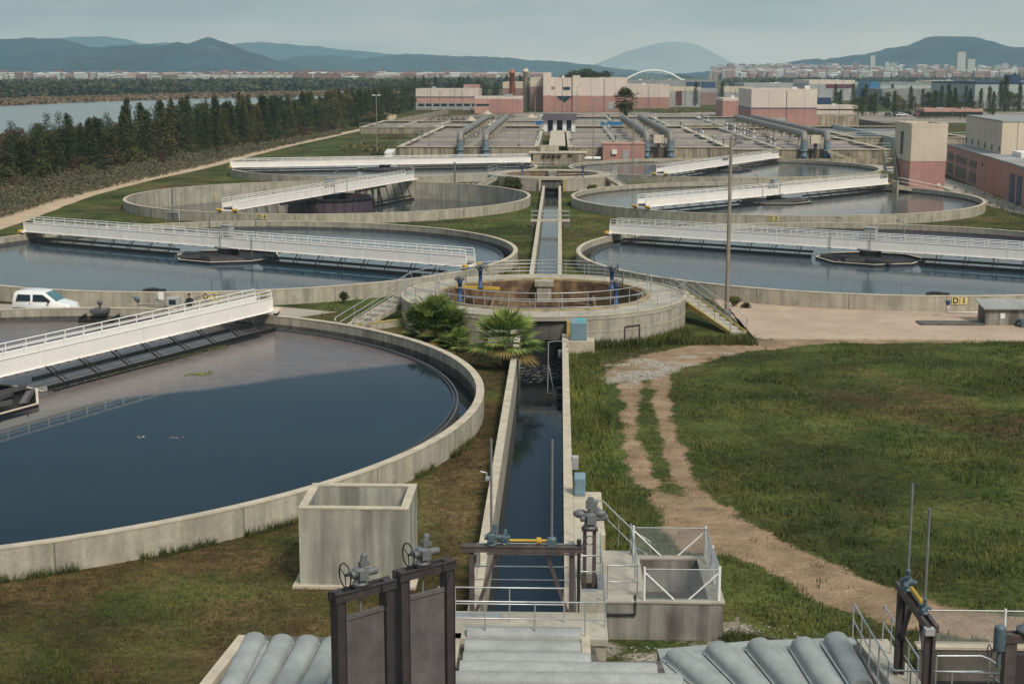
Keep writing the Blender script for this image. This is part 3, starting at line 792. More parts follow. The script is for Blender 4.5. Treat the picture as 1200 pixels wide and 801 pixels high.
def bridge(key, endpx, label, both=True, box=False, far=False, well='octagon', litter=False, rim_light=True):
    """scraper bridge over a tank: runs on the rim through the endpx pixel and through the tank's centre"""
    cx, cy = TANKS[key]; TR = RAD(key)
    e_ = at(*endpx, WALL_Z)
    a = math.atan2(e_.y - cy, e_.x - cx)
    best = min((abs(project((cx + (TR - .1) * math.cos(a + q), cy + (TR - .1) * math.sin(a + q), 1.9))[0] - endpx[0]) + abs(q) * 6, q) for q in [i * .004 - .32 for i in range(161)])
    a += best[1]
    t = thing('scraper_bridge', label, 'scraper bridge', (cx, cy, 0), a, 'white scraper bridges over the tanks')
    Lr = TR - .1
    x0, x1 = (-Lr if both else -1.0), Lr
    z0, z1, hw = 1.36, 2.16, .62
    # which local side faces the camera
    side = -1 if math.cos(a) > 0 else 1
    wz = WZ[key]
    for s in (-1, 1):
        g = MB().box(x0, x1, s * hw - .04, s * hw + .04, z0, z1)
        g.box(x0, x1, s * hw - .10, s * hw + .10, z0 - .03, z0 - .001).box(x0, x1, s * hw - .07, s * hw + .07, z1 + .001, z1 + .03)
        n = int((x1 - x0) / 3.1)
        for i in range(n + 1):
            x = x0 + .02 + (x1 - x0 - .1) * i / n
            g.box(x, x + .05, s * hw + s * .041, s * hw + s * .055, z0 + .01, z1 - .01)
        g.build('girder', M['white'], t)
        r = MB().build  # rails
        hr = MB().tube([(x0 + .1, s * hw, z1 + .03), (x0 + .1, s * hw, z1 + .42), (x0 + .18, s * hw, z1 + .5), (x1 - .18, s * hw, z1 + .5), (x1 - .1, s * hw, z1 + .42), (x1 - .1, s * hw, z1 + .03)], .032, 6)
        hr.tube([(x0 + .1, s * hw, z1 + .27), (x1 - .1, s * hw, z1 + .27)], .024, 6)
        h = hr.build('handrail', M['white2'], t)
        sp = 1.35 if not far else 2.0
        n = int((x1 - x0) / sp)
        for i in range(1, n):
            inst(post_me, 'post', h, (x0 + (x1 - x0) * i / n, s * hw, z1 + .02), scale=(.030, .030, .47))
    MB().box(x0 + .05, x1 - .05, -hw + .05, hw - .05, 1.62, 1.66).build('deck', M['galv_dark'], t)
    # end carriages with wheels and yellow motors
    for s in ((-1, 1) if both else (1,)):
        X = s * (TR - .2)
        c = MB().box(X - .16, X + .16, -1.1, 1.1, WALL_Z + .16, WALL_Z + .34)
        c.build('end_carriage', M['white'], t)
        for y in (-.95, .95):
            MB().lathe([(0, -.07), (.17, -.07), (.17, .07), (0, .07)], 16).build('wheel', M['black'], t).matrix_local = Matrix.Translation((X, y, WALL_Z + .17)) @ Matrix.Rotation(PI / 2, 4, 'Y')
            mo = MB().tube([(X + s * .2, y - .24, WALL_Z + .30), (X + s * .2, y + .24, WALL_Z + .30)], .17, 10)
            mo.tube([(X - s * .05, y, WALL_Z + .30), (X + s * .2, y, WALL_Z + .30)], .12, 8)
            mo.blob((X + s * .2, y + .26, WALL_Z + .30), .15, .08, .15, 8, 5)
            mo.build('drive_motor', M['yellow' if not (key in 'AC' and s > 0) else 'cream'], t)
    # scraper boom at the water surface, on the side towards the camera and one on the other
    yb = side * (1.95 if key == 'A' else 1.3)
    inner = 4.7
    for s in ((-1, 1) if both else (1,)):
        xa, xb = s * inner, s * (TR - 1.7)
        b = MB().bar((xa, yb, wz + .14), (xb, yb, wz + .14), .10, .26)
        b.bar((xa, yb + side * .35, wz + .05), (xb - s * 2, yb + side * .35, wz + .05), .06, .12)
        n = 8
        for i in range(n):
            x = xa + (xb - xa) * (i + .5) / n
            b.bar((x, yb, wz + .2), (x, side * hw, z0), .07, .07)
            b.bar((x + .35 * s, yb, wz + .2), (x + .35 * s, side * (hw - .1), z0), .04, .04)
        b.bar((xa, side * .95, wz + .5), (xb, side * .95, wz + .5), .12, .2)
        b.build('scraper_boom', M['black'], t)
    # lattice of brackets under the girder
    lt = MB(); n = 36
    for i in range(n):
        x = x0 + .6 + (x1 - x0 - 1.2) * i / (n - 1)
        lt.box(x - .05, x + .05, -hw - .12, hw + .12, z0 - .10, z0 - .032)
    lt.build('cross_brackets', M['beam'], t)
    # centre well
    if well == 'octagon':
        wr = 4.5
        pts = [(wr * math.cos(PI / 8 + k * PI / 4), wr * math.sin(PI / 8 + k * PI / 4)) for k in range(8)]
        wl_ = MB(); rim = MB()
        for k in range(8):
            p, q = pts[k], pts[(k + 1) % 8]
            wl_.bar((*p, wz - .2), (*q, wz - .2), .06, .72)
            rim.bar((*p, wz + .19), (*q, wz + .19), .12, .05)
        wl_.build('centre_well', M['black'], t)
        rim.build('well_rim', M['cream' if rim_light else 'beam'], t)
        MB().sheet(pts, wz + .012).build('well_scum', M['wellscum'], t, recalc=False)
        for (xa, ya, xb, yb_) in ((-3.6, 1.6 * side, 1.0, 3.1 * side), (-2.8, 3.4 * side, 2.6, 1.5 * side), (-4.0, .9 * side, 3.9, 1.1 * side), (1.4, 3.6 * side, 3.6, 1.9 * side)):
            MB().bar((xa, ya, wz + .22), (xb, yb_, wz + .22), .42, .05).bar((xa, ya + .2 * side, wz + .32), (xb, yb_ + .2 * side, wz + .32), .04, .24).build('trough', M['beam'], t)
    elif well == 'drum':
        MB().ring(5.2, 5.0, wz - .3, .95, 48).build('centre_drum', M['drum'], t)
        MB().ring(5.35, 5.2, .70, .98, 48).build('drum_collar', M['black'], t)
        MB().disc(5.1, .2, 48).build('drum_floor', M['black'], t, recalc=False)
        leg = MB()
        for s in (1, -1):
            for x in (6.6, 8.6, 10.6, 12.2):
                leg.bar((s * x, yb * .7, z0), (s * x, yb * .7, wz - .1), .16, .16)
            leg.bar((s * 12.3, yb * .7, 1.0), (s * 13.4, yb * .7, wz), .14, .14)
            leg.bar((s * 5.3, yb * .7, 1.1), (s * 14.5, yb * .7, 1.2), .14, .26)
            leg.build('scraper_legs', M['black'], t); leg = MB()
    MB().lathe([(0, wz - .3), (.9, wz - .3), (.9, 1.25), (1.15, 1.25), (1.15, 1.4), (0, 1.4)], 20).build('pivot', M['galv_dark'], t)
    if box:
        MB().box(-.45, .45, -.35, .35, 2.05, 3.15).box(-.5, .5, -.4, .4, 3.15, 3.2).build('control_box', M['greyw'], t)
        for x in (-2.6, 2.6):
            lp = MB().tube([(x, -side * hw, 1.5), (x, -side * hw, 3.7), (x + .4, -side * hw, 3.85)], .035, 6).blob((x + .5, -side * hw, 3.82), .22, .12, .08, 8, 4)
            lp.build('work_lamp', M['galv_dark'], t)
        MB().tube([(-.2, side * (hw + .12), 1.2), (-.2, side * (hw + .12), 2.9)], .03, 6).tube([(3.3, side * (hw + .12), .5), (3.3, side * (hw + .12), 2.6)], .03, 6).build('conduit', M['galv_dark'], t)
    return t
M['wellscum'] = watermat('black well water', (0.010, 0.009, 0.008), rough=.55, bump=.5, bscale=3)
bridge('A', (310, 372), 'near white scraper bridge rising to the right over the closest tank', both=False, litter=True)
bridge('B', (552, 312), 'long white scraper bridge with grey box in its middle, on the tank marked D 2', box=True)
bridge('C', (480, 214), 'white scraper bridge over the half empty tank with its dark drum', well='drum', box=True)
bridge('D1', (718, 279), 'long white scraper bridge on the tank marked D 1, passing behind the tall lamp post', box=True)
bridge('E', (752, 246), 'white scraper bridge on the tank marked D 3, ending at the tower', box=True)
bridge('F', (270, 198), 'far left white scraper bridge lying level in front of the basin wall', far=True, rim_light=False)
bridge('G', (774, 208), 'short looking white scraper bridge on the farthest right tank', far=True, rim_light=False)

# floating scum gathered between boom and bridge of the nearest tank
def litter():
    cx, cy = TANKS['A']; e_ = at(310, 372, WALL_Z); a = math.atan2(e_.y - cy, e_.x - cx)
    mt = Matrix.Translation((cx, cy, 0)) @ Matrix.Rotation(a, 4, 'Z')
    for nm, m, n, f in (('floating_scum', M['foamwhite'], 900, 0), ('floating_algae', M['algae'], 1100, 1)):
        mb = MB()
        for i in range(n):
            t = rng.random() ** (1.1 if f == 0 else .8)
            x = (4.4 + t * 9) if f == 0 else (7.5 + t * 11)
            y = -(.95 + rng.random() ** .7 * .9)
            r = rng.uniform(.03, .10) if f == 0 else rng.uniform(.05, .16)
            p = mt @ Vector((x, y, WZ['A'] + .012 + rng.random() * .03)); k = rng.randint(4, 6); o = rng.random() * 6
            mb.add([(p.x + r * math.cos(o + 2 * PI * j / k) * rng.uniform(.7, 1.3), p.y + r * math.sin(o + 2 * PI * j / k) * rng.uniform(.7, 1.3), p.z + rng.uniform(0, .02)) for j in range(k)], [tuple(range(k))])
        o_ = tag(mb.build(nm, m, recalc=False), kind='stuff')
M['foamwhite'] = mat('pale froth', (0.42, 0.38, 0.33), .9, var=.4, scale=6)
M['algae'] = mat('green algae', (0.16, 0.18, 0.04), .9, var=.5, scale=3)
litter()
# small scum patches on the open water
for px, v, lab in ((164, 512, 'small white feather of froth on the dark tank water, leftmost'), (205, 513, 'small white feather of froth on the dark tank water, rightmost'), (233, 438, 'yellow green algae patch drifting on the closest tank')):
    p = at(px, v, WZ['A'] + .01); mb = MB()
    if 'algae' in lab:
        for k in range(60):
            q = p + Vector((rng.gauss(0, .35), rng.gauss(0, .25), rng.random() * .008)); r = rng.uniform(.04, .14)
            mb.add([(q.x + r * math.cos(j * 1.26), q.y + r * math.sin(j * 1.26), q.z) for j in range(5)], [(0, 1, 2, 3, 4)])
        tag(mb.build('algae_patch', M['algae'], recalc=False), lab, 'algae')
    else:
        for k in range(12):
            q = p + Vector((rng.gauss(0, .14), rng.gauss(0, .10), rng.random() * .01)); r = rng.uniform(.02, .06)
            mb.add([(q.x + r * math.cos(j * 1.26), q.y + r * math.sin(j * 1.26), q.z) for j in range(5)], [(0, 1, 2, 3, 4)])
        tag(mb.build('froth_patch', M['foamwhite'], recalc=False), lab, 'froth')

# scum boxes on tank walls
def scumbox(px, v, key, label):
    p = at(px, v, WALL_Z); cx, cy = TANKS[key]; a = math.atan2(p.y - cy, p.x - cx)
    TR = RAD(key); r_ = TR - .36
    t = thing('scum_box', label, 'scum box', (cx + r_ * math.cos(a), cy + r_ * math.sin(a), 0), a, 'scum boxes inside tank walls')
    MB().box(-1.6, -.02, -1.1, 1.1, .25, .30).box(-1.6, -1.54, -1.1, 1.1, .3, .62).box(-1.6, -.02, -1.1, -1.04, .3, .75).box(-1.6, -.02, 1.04, 1.1, .3, .75).build('trough', M['black'], t)
    MB().box(-1.2, -.1, -.5, .5, .95, 1.15).tube([(-.6, 0, 1.1), (-.6, 0, 1.5)], .08, 8).blob((-.6, 0, 1.55), .2, .2, .14, 8, 5).build('lifting_gear', M['beam'], t)
scumbox(120, 361, 'A', 'black scum box inside the far rim of the closest tank')
for px, v, key, lab in ((1118, 357, 'D1', 'low black hatch on the tank rim above the small cabin and pink paving'), (182, 340, 'B', 'low black hatch on the tank rim between the van and the person')):
    p = at(px, v, WALL_Z); cx, cy = TANKS[key]; a = math.atan2(p.y - cy, p.x - cx)
    o = MB().box(-.9, -.4, -.75, .75, WALL_Z - .4, WALL_Z + .12).box(-1.0, -.35, -.5, .2, WALL_Z + .12, WALL_Z + .17).build('scum_hatch', M['black'])
    o.location = (cx + TR * math.cos(a), cy + TR * math.sin(a), 0); o.rotation_euler = (0, 0, a)
    tag(o, lab, 'hatch')

# number plates painted on yellow squares
def text_mesh(ch, size):
    cu = bpy.data.curves.new('letter', 'FONT'); cu.body = ch; cu.size = size; cu.extrude = .004; cu.align_x = 'CENTER'; cu.align_y = 'CENTER'
    cu.offset = size * .03
    ob = bpy.data.objects.new('letter', cu); COL.objects.link(ob)
    dg = bpy.context.evaluated_depsgraph_get(); me = bpy.data.meshes.new_from_object(ob.evaluated_get(dg))
    bpy.data.objects.remove(ob); bpy.data.curves.remove(cu)
    me.materials.clear(); me.materials.append(M['ink']); return me
def number_sign(px, v, key, chars, size=.5, where=''):
    TR = RAD(key)
    cx, cy = TANKS[key]
    z = .78
    p = at(px, v, z)
    # onto the outer face, camera side
    dx = p.x - cx; Y = cy - math.sqrt((TR + .03) ** 2 - dx * dx)
    for _ in range(6): dx = at_y(px, v, Y).x - cx; Y = cy - math.sqrt((TR + .03) ** 2 - dx * dx)
    a = math.atan2(Y - cy, dx)
    t = thing('number_sign', 'yellow plates reading ' + ' '.join(chars) + ' ' + where, 'sign', (cx + (TR + .02) * math.cos(a), cy + (TR + .02) * math.sin(a), z), a + PI / 2)
    for i, ch in enumerate(chars):
        x = (i - .5) * size * 1.12
        MB().box(x - size * .5, x + size * .5, -.02, 0, -size * .5, size * .5).build('plate', M['sign'], t)
        o = inst(text_mesh(ch, size * 1.05), 'letter', t, (x, -.026, -.01), (PI / 2, 0, 0))
number_sign(246, 347, 'B', 'D2', where='on the tank wall right of the standing person')
number_sign(307, 253, 'C', 'D4', .52, where='on the wall of the half empty tank')
number_sign(1124, 364, 'D1', 'D1', where='on the tank wall beside the small cabin')
number_sign(906, 257, 'E', 'D3', .52, where='low on the wall of the tank before the tower')

# ================================================================= SPLITTER CHAMBERS
def splitter(cy, label, detail=True):
    t = thing('splitter_chamber', label, 'splitter chamber', (0, cy, 0), 0, 'round splitter chambers')
    DZ = 1.75; RO, RI = 9.25, 6.8
    g = 1.5   # half width of outlet opening to the front
    a = math.asin(g / RO)
    ga0, ga1 = -PI / 2 + a, -PI / 2 - a + 2 * PI
    MB().ring(RO, RO - .4, -2.0, DZ - .22, 120, ga0, ga1).build('outer_wall', M['conc_thick'], t)
    MB().ring(RO + .02, RO, DZ - .98, DZ - .93, 120, ga0, ga1).build('wall_band', M['conc_rim'], t)
    MB().ring(RO + .03, RI - .05, DZ - .22, DZ, 120).build('deck', M['conc_deck'], t)
    MB().ring(RO + .05, RO - .14, DZ + .002, DZ + .07, 120).build('kerb', M['conc_rim'], t)
    MB().ring(RI + .02, RI - .4, -1.5, DZ + .35 - .35, 120).build('inner_wall', M['conc_in'], t)
    MB().ring(RI + .22, RI - .08, DZ + .003, DZ + .11, 120).build('inner_kerb', M['kerb2' if detail else 'conc_rim'], t)
    MB().ring(4.3, 4.12, -1.0, .62, 80).build('weir', M['conc_in'], t)
    MB().box(-.5, .5, 5.6, RI - .05, -1.0, DZ - .3).box(-.65, .65, 5.5, RI + .1, DZ - .3, DZ + .05).build('overflow_pier', M['conc'], t)
    if detail:
        for sx in (-1, 1):
            MB().box(sx * 3.4 - .1, sx * 3.4 + .1, -5.2, 5.2, .2, .9).build('partition', M['conc_in'], t)
        MB().bar((-5.9, 2.5, DZ + .10), (-3.0, 3.2, DZ - .1), .35, .18).build('yellow_beam', M['yellow'], t)
    # outlet opening: side piers and the hanging gate panel
    for sx in (-1, 1):
        MB().box(sx * g, sx * (g + .32), -RO - .25, -RO + 1.2, -2.0, DZ - .225).build('pier', M['ochre' if sx > 0 else 'conc'], t)
    MB().box(-g, g, -RO + .25, -RO + .45, .35, DZ - .225).build('gate_panel', M['conc_dark'], t)
    MB().box(-g, g, -RO + .6, -RO + .8, -2.2, .35).build('opening_shade', M['black'], t)  # black slab standing in for the shade inside the outlet
    for nm in ('water',):
        struct('water', MB().add(*annulus(0, cy, 4.14, .01, .35, 80)), WATER_DARK, recalc=False)
        struct('water', MB().add(*annulus(0, cy, RI - .38, 4.28, .12, 80)), watermat('froth streaked water', (0.06, 0.055, 0.05), rough=.1, bump=.3), recalc=False)
    return t
t1 = splitter(THICK[0][1], 'round concrete splitter chamber with railed deck behind the two palms')
t2 = splitter(THICK[1][1], 'far round splitter chamber at the head of the upper channel', detail=False)

def circle_rail(name, label, cx, cy, rad, z, a0=0, a1=360, n=72, **k):
    closed = abs(a1 - a0) >= 360
    pts = [(cx + rad * math.cos(R(a0 + (a1 - a0) * i / n)), cy + rad * math.sin(R(a0 + (a1 - a0) * i / n)), z) for i in range(n + (0 if closed else 1))]
    return railing(name, label, pts, closed=closed, **k)
circle_rail('guard_rail', 'galvanised guard rail round the outer edge of the near splitter deck', 0, 95, 9.2, 1.82, -14, 196, spacing=1.7, r=.024, group='deck guard rails')
circle_rail('guard_rail', 'front stretch of outer guard rail above the splitter wall facing the palms', 0, 95, 9.2, 1.82, 200, 342, n=50, spacing=1.7, r=.024, group='deck guard rails')
circle_rail('guard_rail', 'galvanised inner guard rail round the brown stained pit of the splitter', 0, 95, 7.05, 1.86, 0, 360, spacing=1.65, r=.028, group='deck guard rails')
circle_rail('guard_rail', 'thin guard rail round the far splitter chamber', 0, 211, 9.2, 1.82, 0, 360, spacing=2.2, r=.03, group='deck guard rails')

def gate_valve(px, v, z, label, s=1.0, m='blue'):
    p = at(px, v, z)
    t = thing('gate_valve', label, 'gate valve', p, rng.uniform(-.4, .4), 'blue gate valves on the splitters')
    MB().lathe([(.24, 0), (.24, .06), (.13, .08), (.13, 1.15 * s), (.2, 1.17 * s), (.2, 1.25 * s), (0, 1.25 * s)], 14).build('pillar', M[m], t)
    MB().blob((0, 0, 1.42 * s), .26, .24, .2, 12, 8).tube([(-.34, 0, 1.42 * s), (.3, 0, 1.42 * s)], .12, 10).tube([(0, -.1, 1.5 * s), (0, -.36, 1.55 * s)], .09, 8).build('actuator', M['act'], t)
    MB().tube([(.38, .26 * math.cos(a), 1.42 * s + .26 * math.sin(a)) for a in [k * PI / 8 for k in range(16)]], .022, 6, closed=True).bar((.38, -.25, 1.42 * s), (.38, .25, 1.42 * s), .03, .03).build('hand_wheel', M['black'], t)
gate_valve(563, 337, 1.75, 'blue gate valve on the far left of the splitter pit')
gate_valve(539, 352, 1.75, 'blue gate valve on the near left edge of the splitter pit')
gate_valve(717, 338, 1.75, 'blue gate valve with grey head on the far right of the splitter pit')
gate_valve(722, 357, 1.75, 'blue gate valve on the near right edge of the splitter pit')
gate_valve(612, 206, 1.75, 'tiny blue gate valve on the left of the far splitter', 1.1)
gate_valve(683, 208, 1.75, 'tiny blue gate valve on the right of the far splitter', 1.1)

def stairs(name, label, top, bot, w, rails=True, m='ochre', group=None):
    """flight from top point to bottom point, w wide; solid sloping underside, real treads"""
    top, bot = Vector(top), Vector(bot)
    d = Vector((bot.x - top.x, bot.y - top.y, 0)); L_ = d.length; h = top.z - bot.z
    t = thing(name, label, 'stairs', (top.x, top.y, bot.z), math.atan2(d.y, d.x), group)
    n = max(4, round(h / .18))
    st = MB(); run = L_ / n
    for i in range(n):
        z = h - (i + 1) * h / n
        st.box(i * run, (i + 1) * run + .03, -w / 2 + .12, w / 2 - .12, max(z - .05, .001), z + h / n - .02 if i == 0 else z + .14)
    st.build('treads', M['conc_deck'], t)
    for s in (-1, 1):
        MB().hexa([(0, s * w / 2 - .12, h - .38), (0, s * w / 2, h - .38), (L_, s * w / 2, -.02), (L_, s * w / 2 - .12, -.02)] if s > 0 else [(0, -w / 2, h - .38), (0, -w / 2 + .12, h - .38), (L_, -w / 2 + .12, -.02), (L_, -w / 2, -.02)],
                  [(0, s * w / 2 - .12, h + .04), (0, s * w / 2, h + .04), (L_, s * w / 2, .2), (L_, s * w / 2 - .12, .2)] if s > 0 else [(0, -w / 2, h + .04), (0, -w / 2 + .12, h + .04), (L_, -w / 2 + .12, .2), (L_, -w / 2, .2)]).build('stringer', M[m], t)
        if rails:
            hr = MB()
            for q in (1.0, .55):
                hr.tube([(-.5, s * w / 2, h + q), (0, s * w / 2, h + q), (L_, s * w / 2, q), (L_ + .15, s * w / 2, q - .2)], .026, 6)
            hr_ = hr.build('handrail', M['galv'], t)
            for k in range(5):
                x = L_ * k / 4
                inst(postg_me, 'post', hr_, (x, s * w / 2, h * (1 - k / 4)), scale=(.024, .024, 1.0))
    return t
stairs('stairs', 'concrete stairs with twin handrails down the left side of the splitter', (-8.6, 96.4, 1.75), (-12.3, 89.6, 0), 1.3, m='conc')
stairs('stairs', 'yellow stained stairs with twin handrails down the right side of the splitter', (8.9, 97.0, 1.75), (12.2, 90.3, 0), 1.2, m='ochre')
stairs('stairs', 'small stairs with handrails at the left of the far splitter', (-7.8, 206.5, 1.75), (-11.2, 200.5, 0), 1.2, m='conc')
stairs('stairs', 'small stairs with handrails at the right of the far splitter', (7.8, 206.5, 1.75), (11.0, 199.5, 0), 1.2, m='conc')
# pipe bracket on the splitter wall
def on_ring(cx, cy, r, deg, z): return Vector((cx + r * math.cos(R(deg)), cy + r * math.sin(R(deg)), z))
p, q = on_ring(0, 95, 9.33, -57.5, 0), on_ring(0, 95, 9.33, -50.5, 0)
tag(MB().tube([(p.x, p.y, .05), (p.x, p.y, 1.0), (q.x, q.y, 1.0), (q.x, q.y, .05)], .04, 6).build('pipe_hoop', M['rust']), 'brown pipe hoop fixed on the curved splitter wall', 'pipe')

# ================================================================= CHANNELS
def channel(y0, y1, hw, top, label, wz, wm):
    t = thing('channel', label, 'channel', (0, y0, 0), 0, 'concrete channels on the axis')
    L_ = y1 - y0
    for s in (-1, 1):
        MB().box(s * hw, s * (hw + .3), 0, L_, -2.6, top - .04).build('wall', M['conc'], t)
        cp = MB(); n = int(L_ / 3.5)
        for i in range(n): cp.box(s * (hw - .02), s * (hw + .32), L_ * i / n + .01, L_ * (i + 1) / n - .01, top - .038, top)
        cp.build('coping', M['conc_rim'], t)
    struct('water', MB().sheet([(-hw + .001, y0), (hw - .001, y0), (hw - .001, y1), (-hw + .001, y1)], wz), wm, recalc=False)
    return t
CHTOP = .75
channel(38.6, 86.3, 1.25, CHTOP, 'long straight concrete channel of dark water running to the splitter chamber', -1.1, watermat('channel water', (0.010, 0.016, 0.022), rough=.04, bump=.35, bscale=2.5))
channel(104.0, 202.0, .95, CHTOP, 'narrow upper channel between the two splitter chambers', -.3, watermat('upper channel water', (0.02, 0.03, 0.04), rough=.05, bump=.4, bscale=2))
# debris and froth where the splitter spills into the channel
mb = MB()
for i in range(150):
    y = 80 + 5.6 * rng.random() ** .7; x = rng.uniform(-1.2, 1.2)
    l = rng.uniform(.03, .2); a = rng.gauss(.3, .6); r = rng.uniform(.005, .018)
    dx, dy = math.cos(a) * l, math.sin(a) * l
    mb.add([(x - dx, y - dy - r, -1.09), (x + dx, y + dy - r, -1.088), (x + dx * .8, y + dy + r, -1.085), (x - dx, y - dy + r, -1.09)], [(0, 1, 2, 3)])
tag(mb.build('spill_froth', M['foamwhite'], recalc=False), kind='stuff')
# footbridge over the upper channel
t = thing('footbridge', 'small railed footbridge across the upper channel on the grass', 'footbridge', at(645, 258, .75), 0)
MB().box(-2.05, 2.05, -.5, .5, -.12, .06).build('deck', M['conc_rim'], t)
for s in (-1, 1): MB().box(s * 1.28, s * 2.05, -.45, .6, -.76, -.121).build('abutment', M['conc_dark'], t)
for s in (-.45, .45): rail_parts(t, [(-2.0, s, .06), (2.0, s, .06)], .9, (.5,), 1.0, .026)
# ================================================================= FOREGROUND
# ---- open concrete chamber on the lawn
p0 = at(352, 687, 0); 
xr = at(480, 687, 0).x; yb_ = 46.9; zt = 2.6
t = thing('concrete_chamber', 'tall open topped square concrete chamber standing on the dry lawn', 'chamber', (p0.x, p0.y, 0))
W, D = xr - p0.x, yb_ - p0.y; w = .24
ch = MB().box(0, W, 0, w, -.2, zt - .05).box(0, W, D - w, D, -.2, zt - .05).box(0, w, w, D - w, -.2, zt - .05).box(W - w, W, w, D - w, -.2, zt - .05)
ch.build('wall', M['conc_panel'] if 'conc_panel' in M else M['conc'], t)
rm = MB(); e2 = .012
rm.box(-e2, W + e2, -e2, w + e2, zt - .048, zt).box(-e2, W + e2, D - w - e2, D + e2, zt - .048, zt).box(-e2, w + e2, w + e2, D - w - e2, zt - .048, zt).box(W - w - e2, W + e2, w + e2, D - w - e2, zt - .048, zt)
rm.build('coping', M['conc_rim'], t)
MB().box(w, W - w, w, D - w, .2, .3).build('floor', M['conc_dark'], t)
MB().box(-.22, W + .22, -.2, D + .1, 0, .08).build('footing', M['conc_rim'], t)

# ---- decks and the block with the pit
def block(name, label, cat, boxes, m, coping=None):
    x0, y0 = boxes[0][0], boxes[0][2]
    t = thing(name, label, cat, (x0, y0, 0))
    for i, b in enumerate(boxes):
        MB().box(b[0] - x0, b[1] - x0, b[2] - y0, b[3] - y0, b[4], b[5]).build(b[6], M[b[7]], t)
    return t
DK = 1.16
block('walkway_deck', 'concrete deck crossing the channel between the front handrails', 'deck', [
    (-2.3, 2.35, 37.75, 38.58, .0, .72, 'support', 'conc'), (-2.35, 2.40, 37.7, 39.75, .722, .90, 'slab', 'conc_deck'),
    (-2.25, -.55, 39.1, 39.45, .902, .98, 'plank', 'galv')], None)
block('valve_deck', 'concrete deck beside the channel under the tall grey valve drive', 'deck', [
    (1.56, 2.38, 39.76, 46.4, -.3, .86, 'base', 'conc'), (1.56, 2.38, 39.76, 40.9, .862, DK, 'slab', 'conc_deck'), (1.56, 1.72, 40.9, 42.3, .862, DK, 'slab', 'conc_deck'),
    (2.2, 2.38, 40.9, 42.3, .862, DK, 'slab', 'galv_dark'), (1.72, 2.2, 40.9, 42.3, .863, .87, 'opening_shade', 'black'), (1.56, 2.38, 42.3, 46.4, .862, DK, 'slab', 'conc_deck'),  # black sheet standing in for the dark depth of the slot
    (1.66, 2.2, 40.72, 40.9, DK + .002, DK + .03, 'grating', 'galv')], None)
t = thing('pit_block', 'stained concrete block with a deep fenced pit right of the channel', 'pit', (2.40, 40.0, 0))
bx = [(0, .95, 0, 4.5, -.3, DK - .06), (.95, 1.15, 0, 4.1, -.3, DK - .06), (2.95, 3.35, 0, 4.1, -.3, DK - .06), (1.15, 2.95, 0, .22, -.3, DK - .06), (1.15, 2.95, 3.8, 4.1, -.3, DK - .06)]
m_ = MB()
for b in bx: m_.box(*b)
m_.build('wall', M['conc_stain'] if 'conc_stain' in M else M['conc'], t)
m_ = MB(); z0 = DK - .058
m_.box(-.0, .93, -.03, 4.5, z0, DK).box(.93, 1.16, -.03, 4.13, z0, DK).box(2.94, 3.4, -.03, 4.13, z0, DK).box(1.16, 2.94, -.03, .24, z0, DK).box(1.16, 2.94, 3.79, 4.13, z0, DK)
m_.build('coping', M['conc_deck'], t)
MB().box(1.15, 2.95, .22, 3.8, 0.01, .06).build('floor', M['black'], t)
MB().tube([(-.05, -.05, .78), (.85, -.05, .78), (.85, -.05, 1.12), (.85, .3, 1.22)], .035, 6).build('black_pipe', M['black'], t)

block('equipment_pad', 'pale concrete pad with a blue grey cabinet beside the channel', 'pad', [(1.58, 2.62, 47.4, 52.6, -.1, .72, 'slab', 'conc_rim'), (1.58, 2.55, 46.45, 47.38, -.1, .45, 'step', 'ochre')], None)
block('cabinet_pad', 'small pale pad under the cabinet at the splitter wall', 'pad', [(1.56, 3.1, 83.6, 85.0, -.1, .7, 'slab', 'conc_rim')], None)

# chain-link fence round the pit
def chain_panel(mb, p, q, h, s=.075, r=.0055):
    p, q = Vector(p), Vector(q); d = (q - p); L_ = d.length; d.normalize(); up = Vector((0, 0, 1))
    n = int((L_ + h) / s)
    for i in range(n):
        for sg in (1, -1):
            a = i * s - h
            u0, u1 = a, a + h
            z0, z1 = 0., h
            if u0 < 0: z0 += -u0; u0 = 0
            if u1 > L_: z1 -= u1 - L_; u1 = L_
            if z1 <= z0: continue
            if sg > 0: A, B = p + d * u0 + up * z0, p + d * u1 + up * z1
            else: A, B = p + d * (L_ - u0) + up * z0, p + d * (L_ - u1) + up * z1
            mb.tube([A, B], r, 3, cap=False)
def chain_fence(label, pts, h, loc, group=None, braces=True, m='white2'):
    pts = [Vector(p) for p in pts]; o = pts[0].copy()
    t = thing('chain_link_fence', label, 'fence', o)
    for i in range(len(pts) - 1):
        p, q = pts[i] - o, pts[i + 1] - o
        mb = MB(); chain_panel(mb, p + Vector((0, 0, .03)), q + Vector((0, 0, .03)), h - .05); mb.build('wire_mesh', M['galv'], t, recalc=False)
        MB().tube([p + Vector((0, 0, h)), q + Vector((0, 0, h))], .016, 6).build('top_wire', M['galv'], t)
        if braces:
            d = (q - p).normalized(); l = min(.85, (q - p).length * .4)
            for a, s in ((p, 1), (q, -1)):
                MB().tube([a + Vector((0, 0, h * .9)), a + d * l * s + Vector((0, 0, .02))], .026, 6).build('brace', M[m], t)
    for p in pts:
        MB().tube([p - o, p - o + Vector((0, 0, h + .06))], .035, 8).build('post', M[m], t)
    return t
chain_fence('chain link fence panel with white braces along the front of the pit', [(3.5, 40.12, DK), (5.62, 40.12, DK)], .92, None)
chain_fence('chain link fence along the back and right side of the pit', [(3.38, 44.0, DK), (5.62, 44.0, DK), (5.64, 42.1, DK), (5.66, 40.25, DK)], .92, None, braces=True)

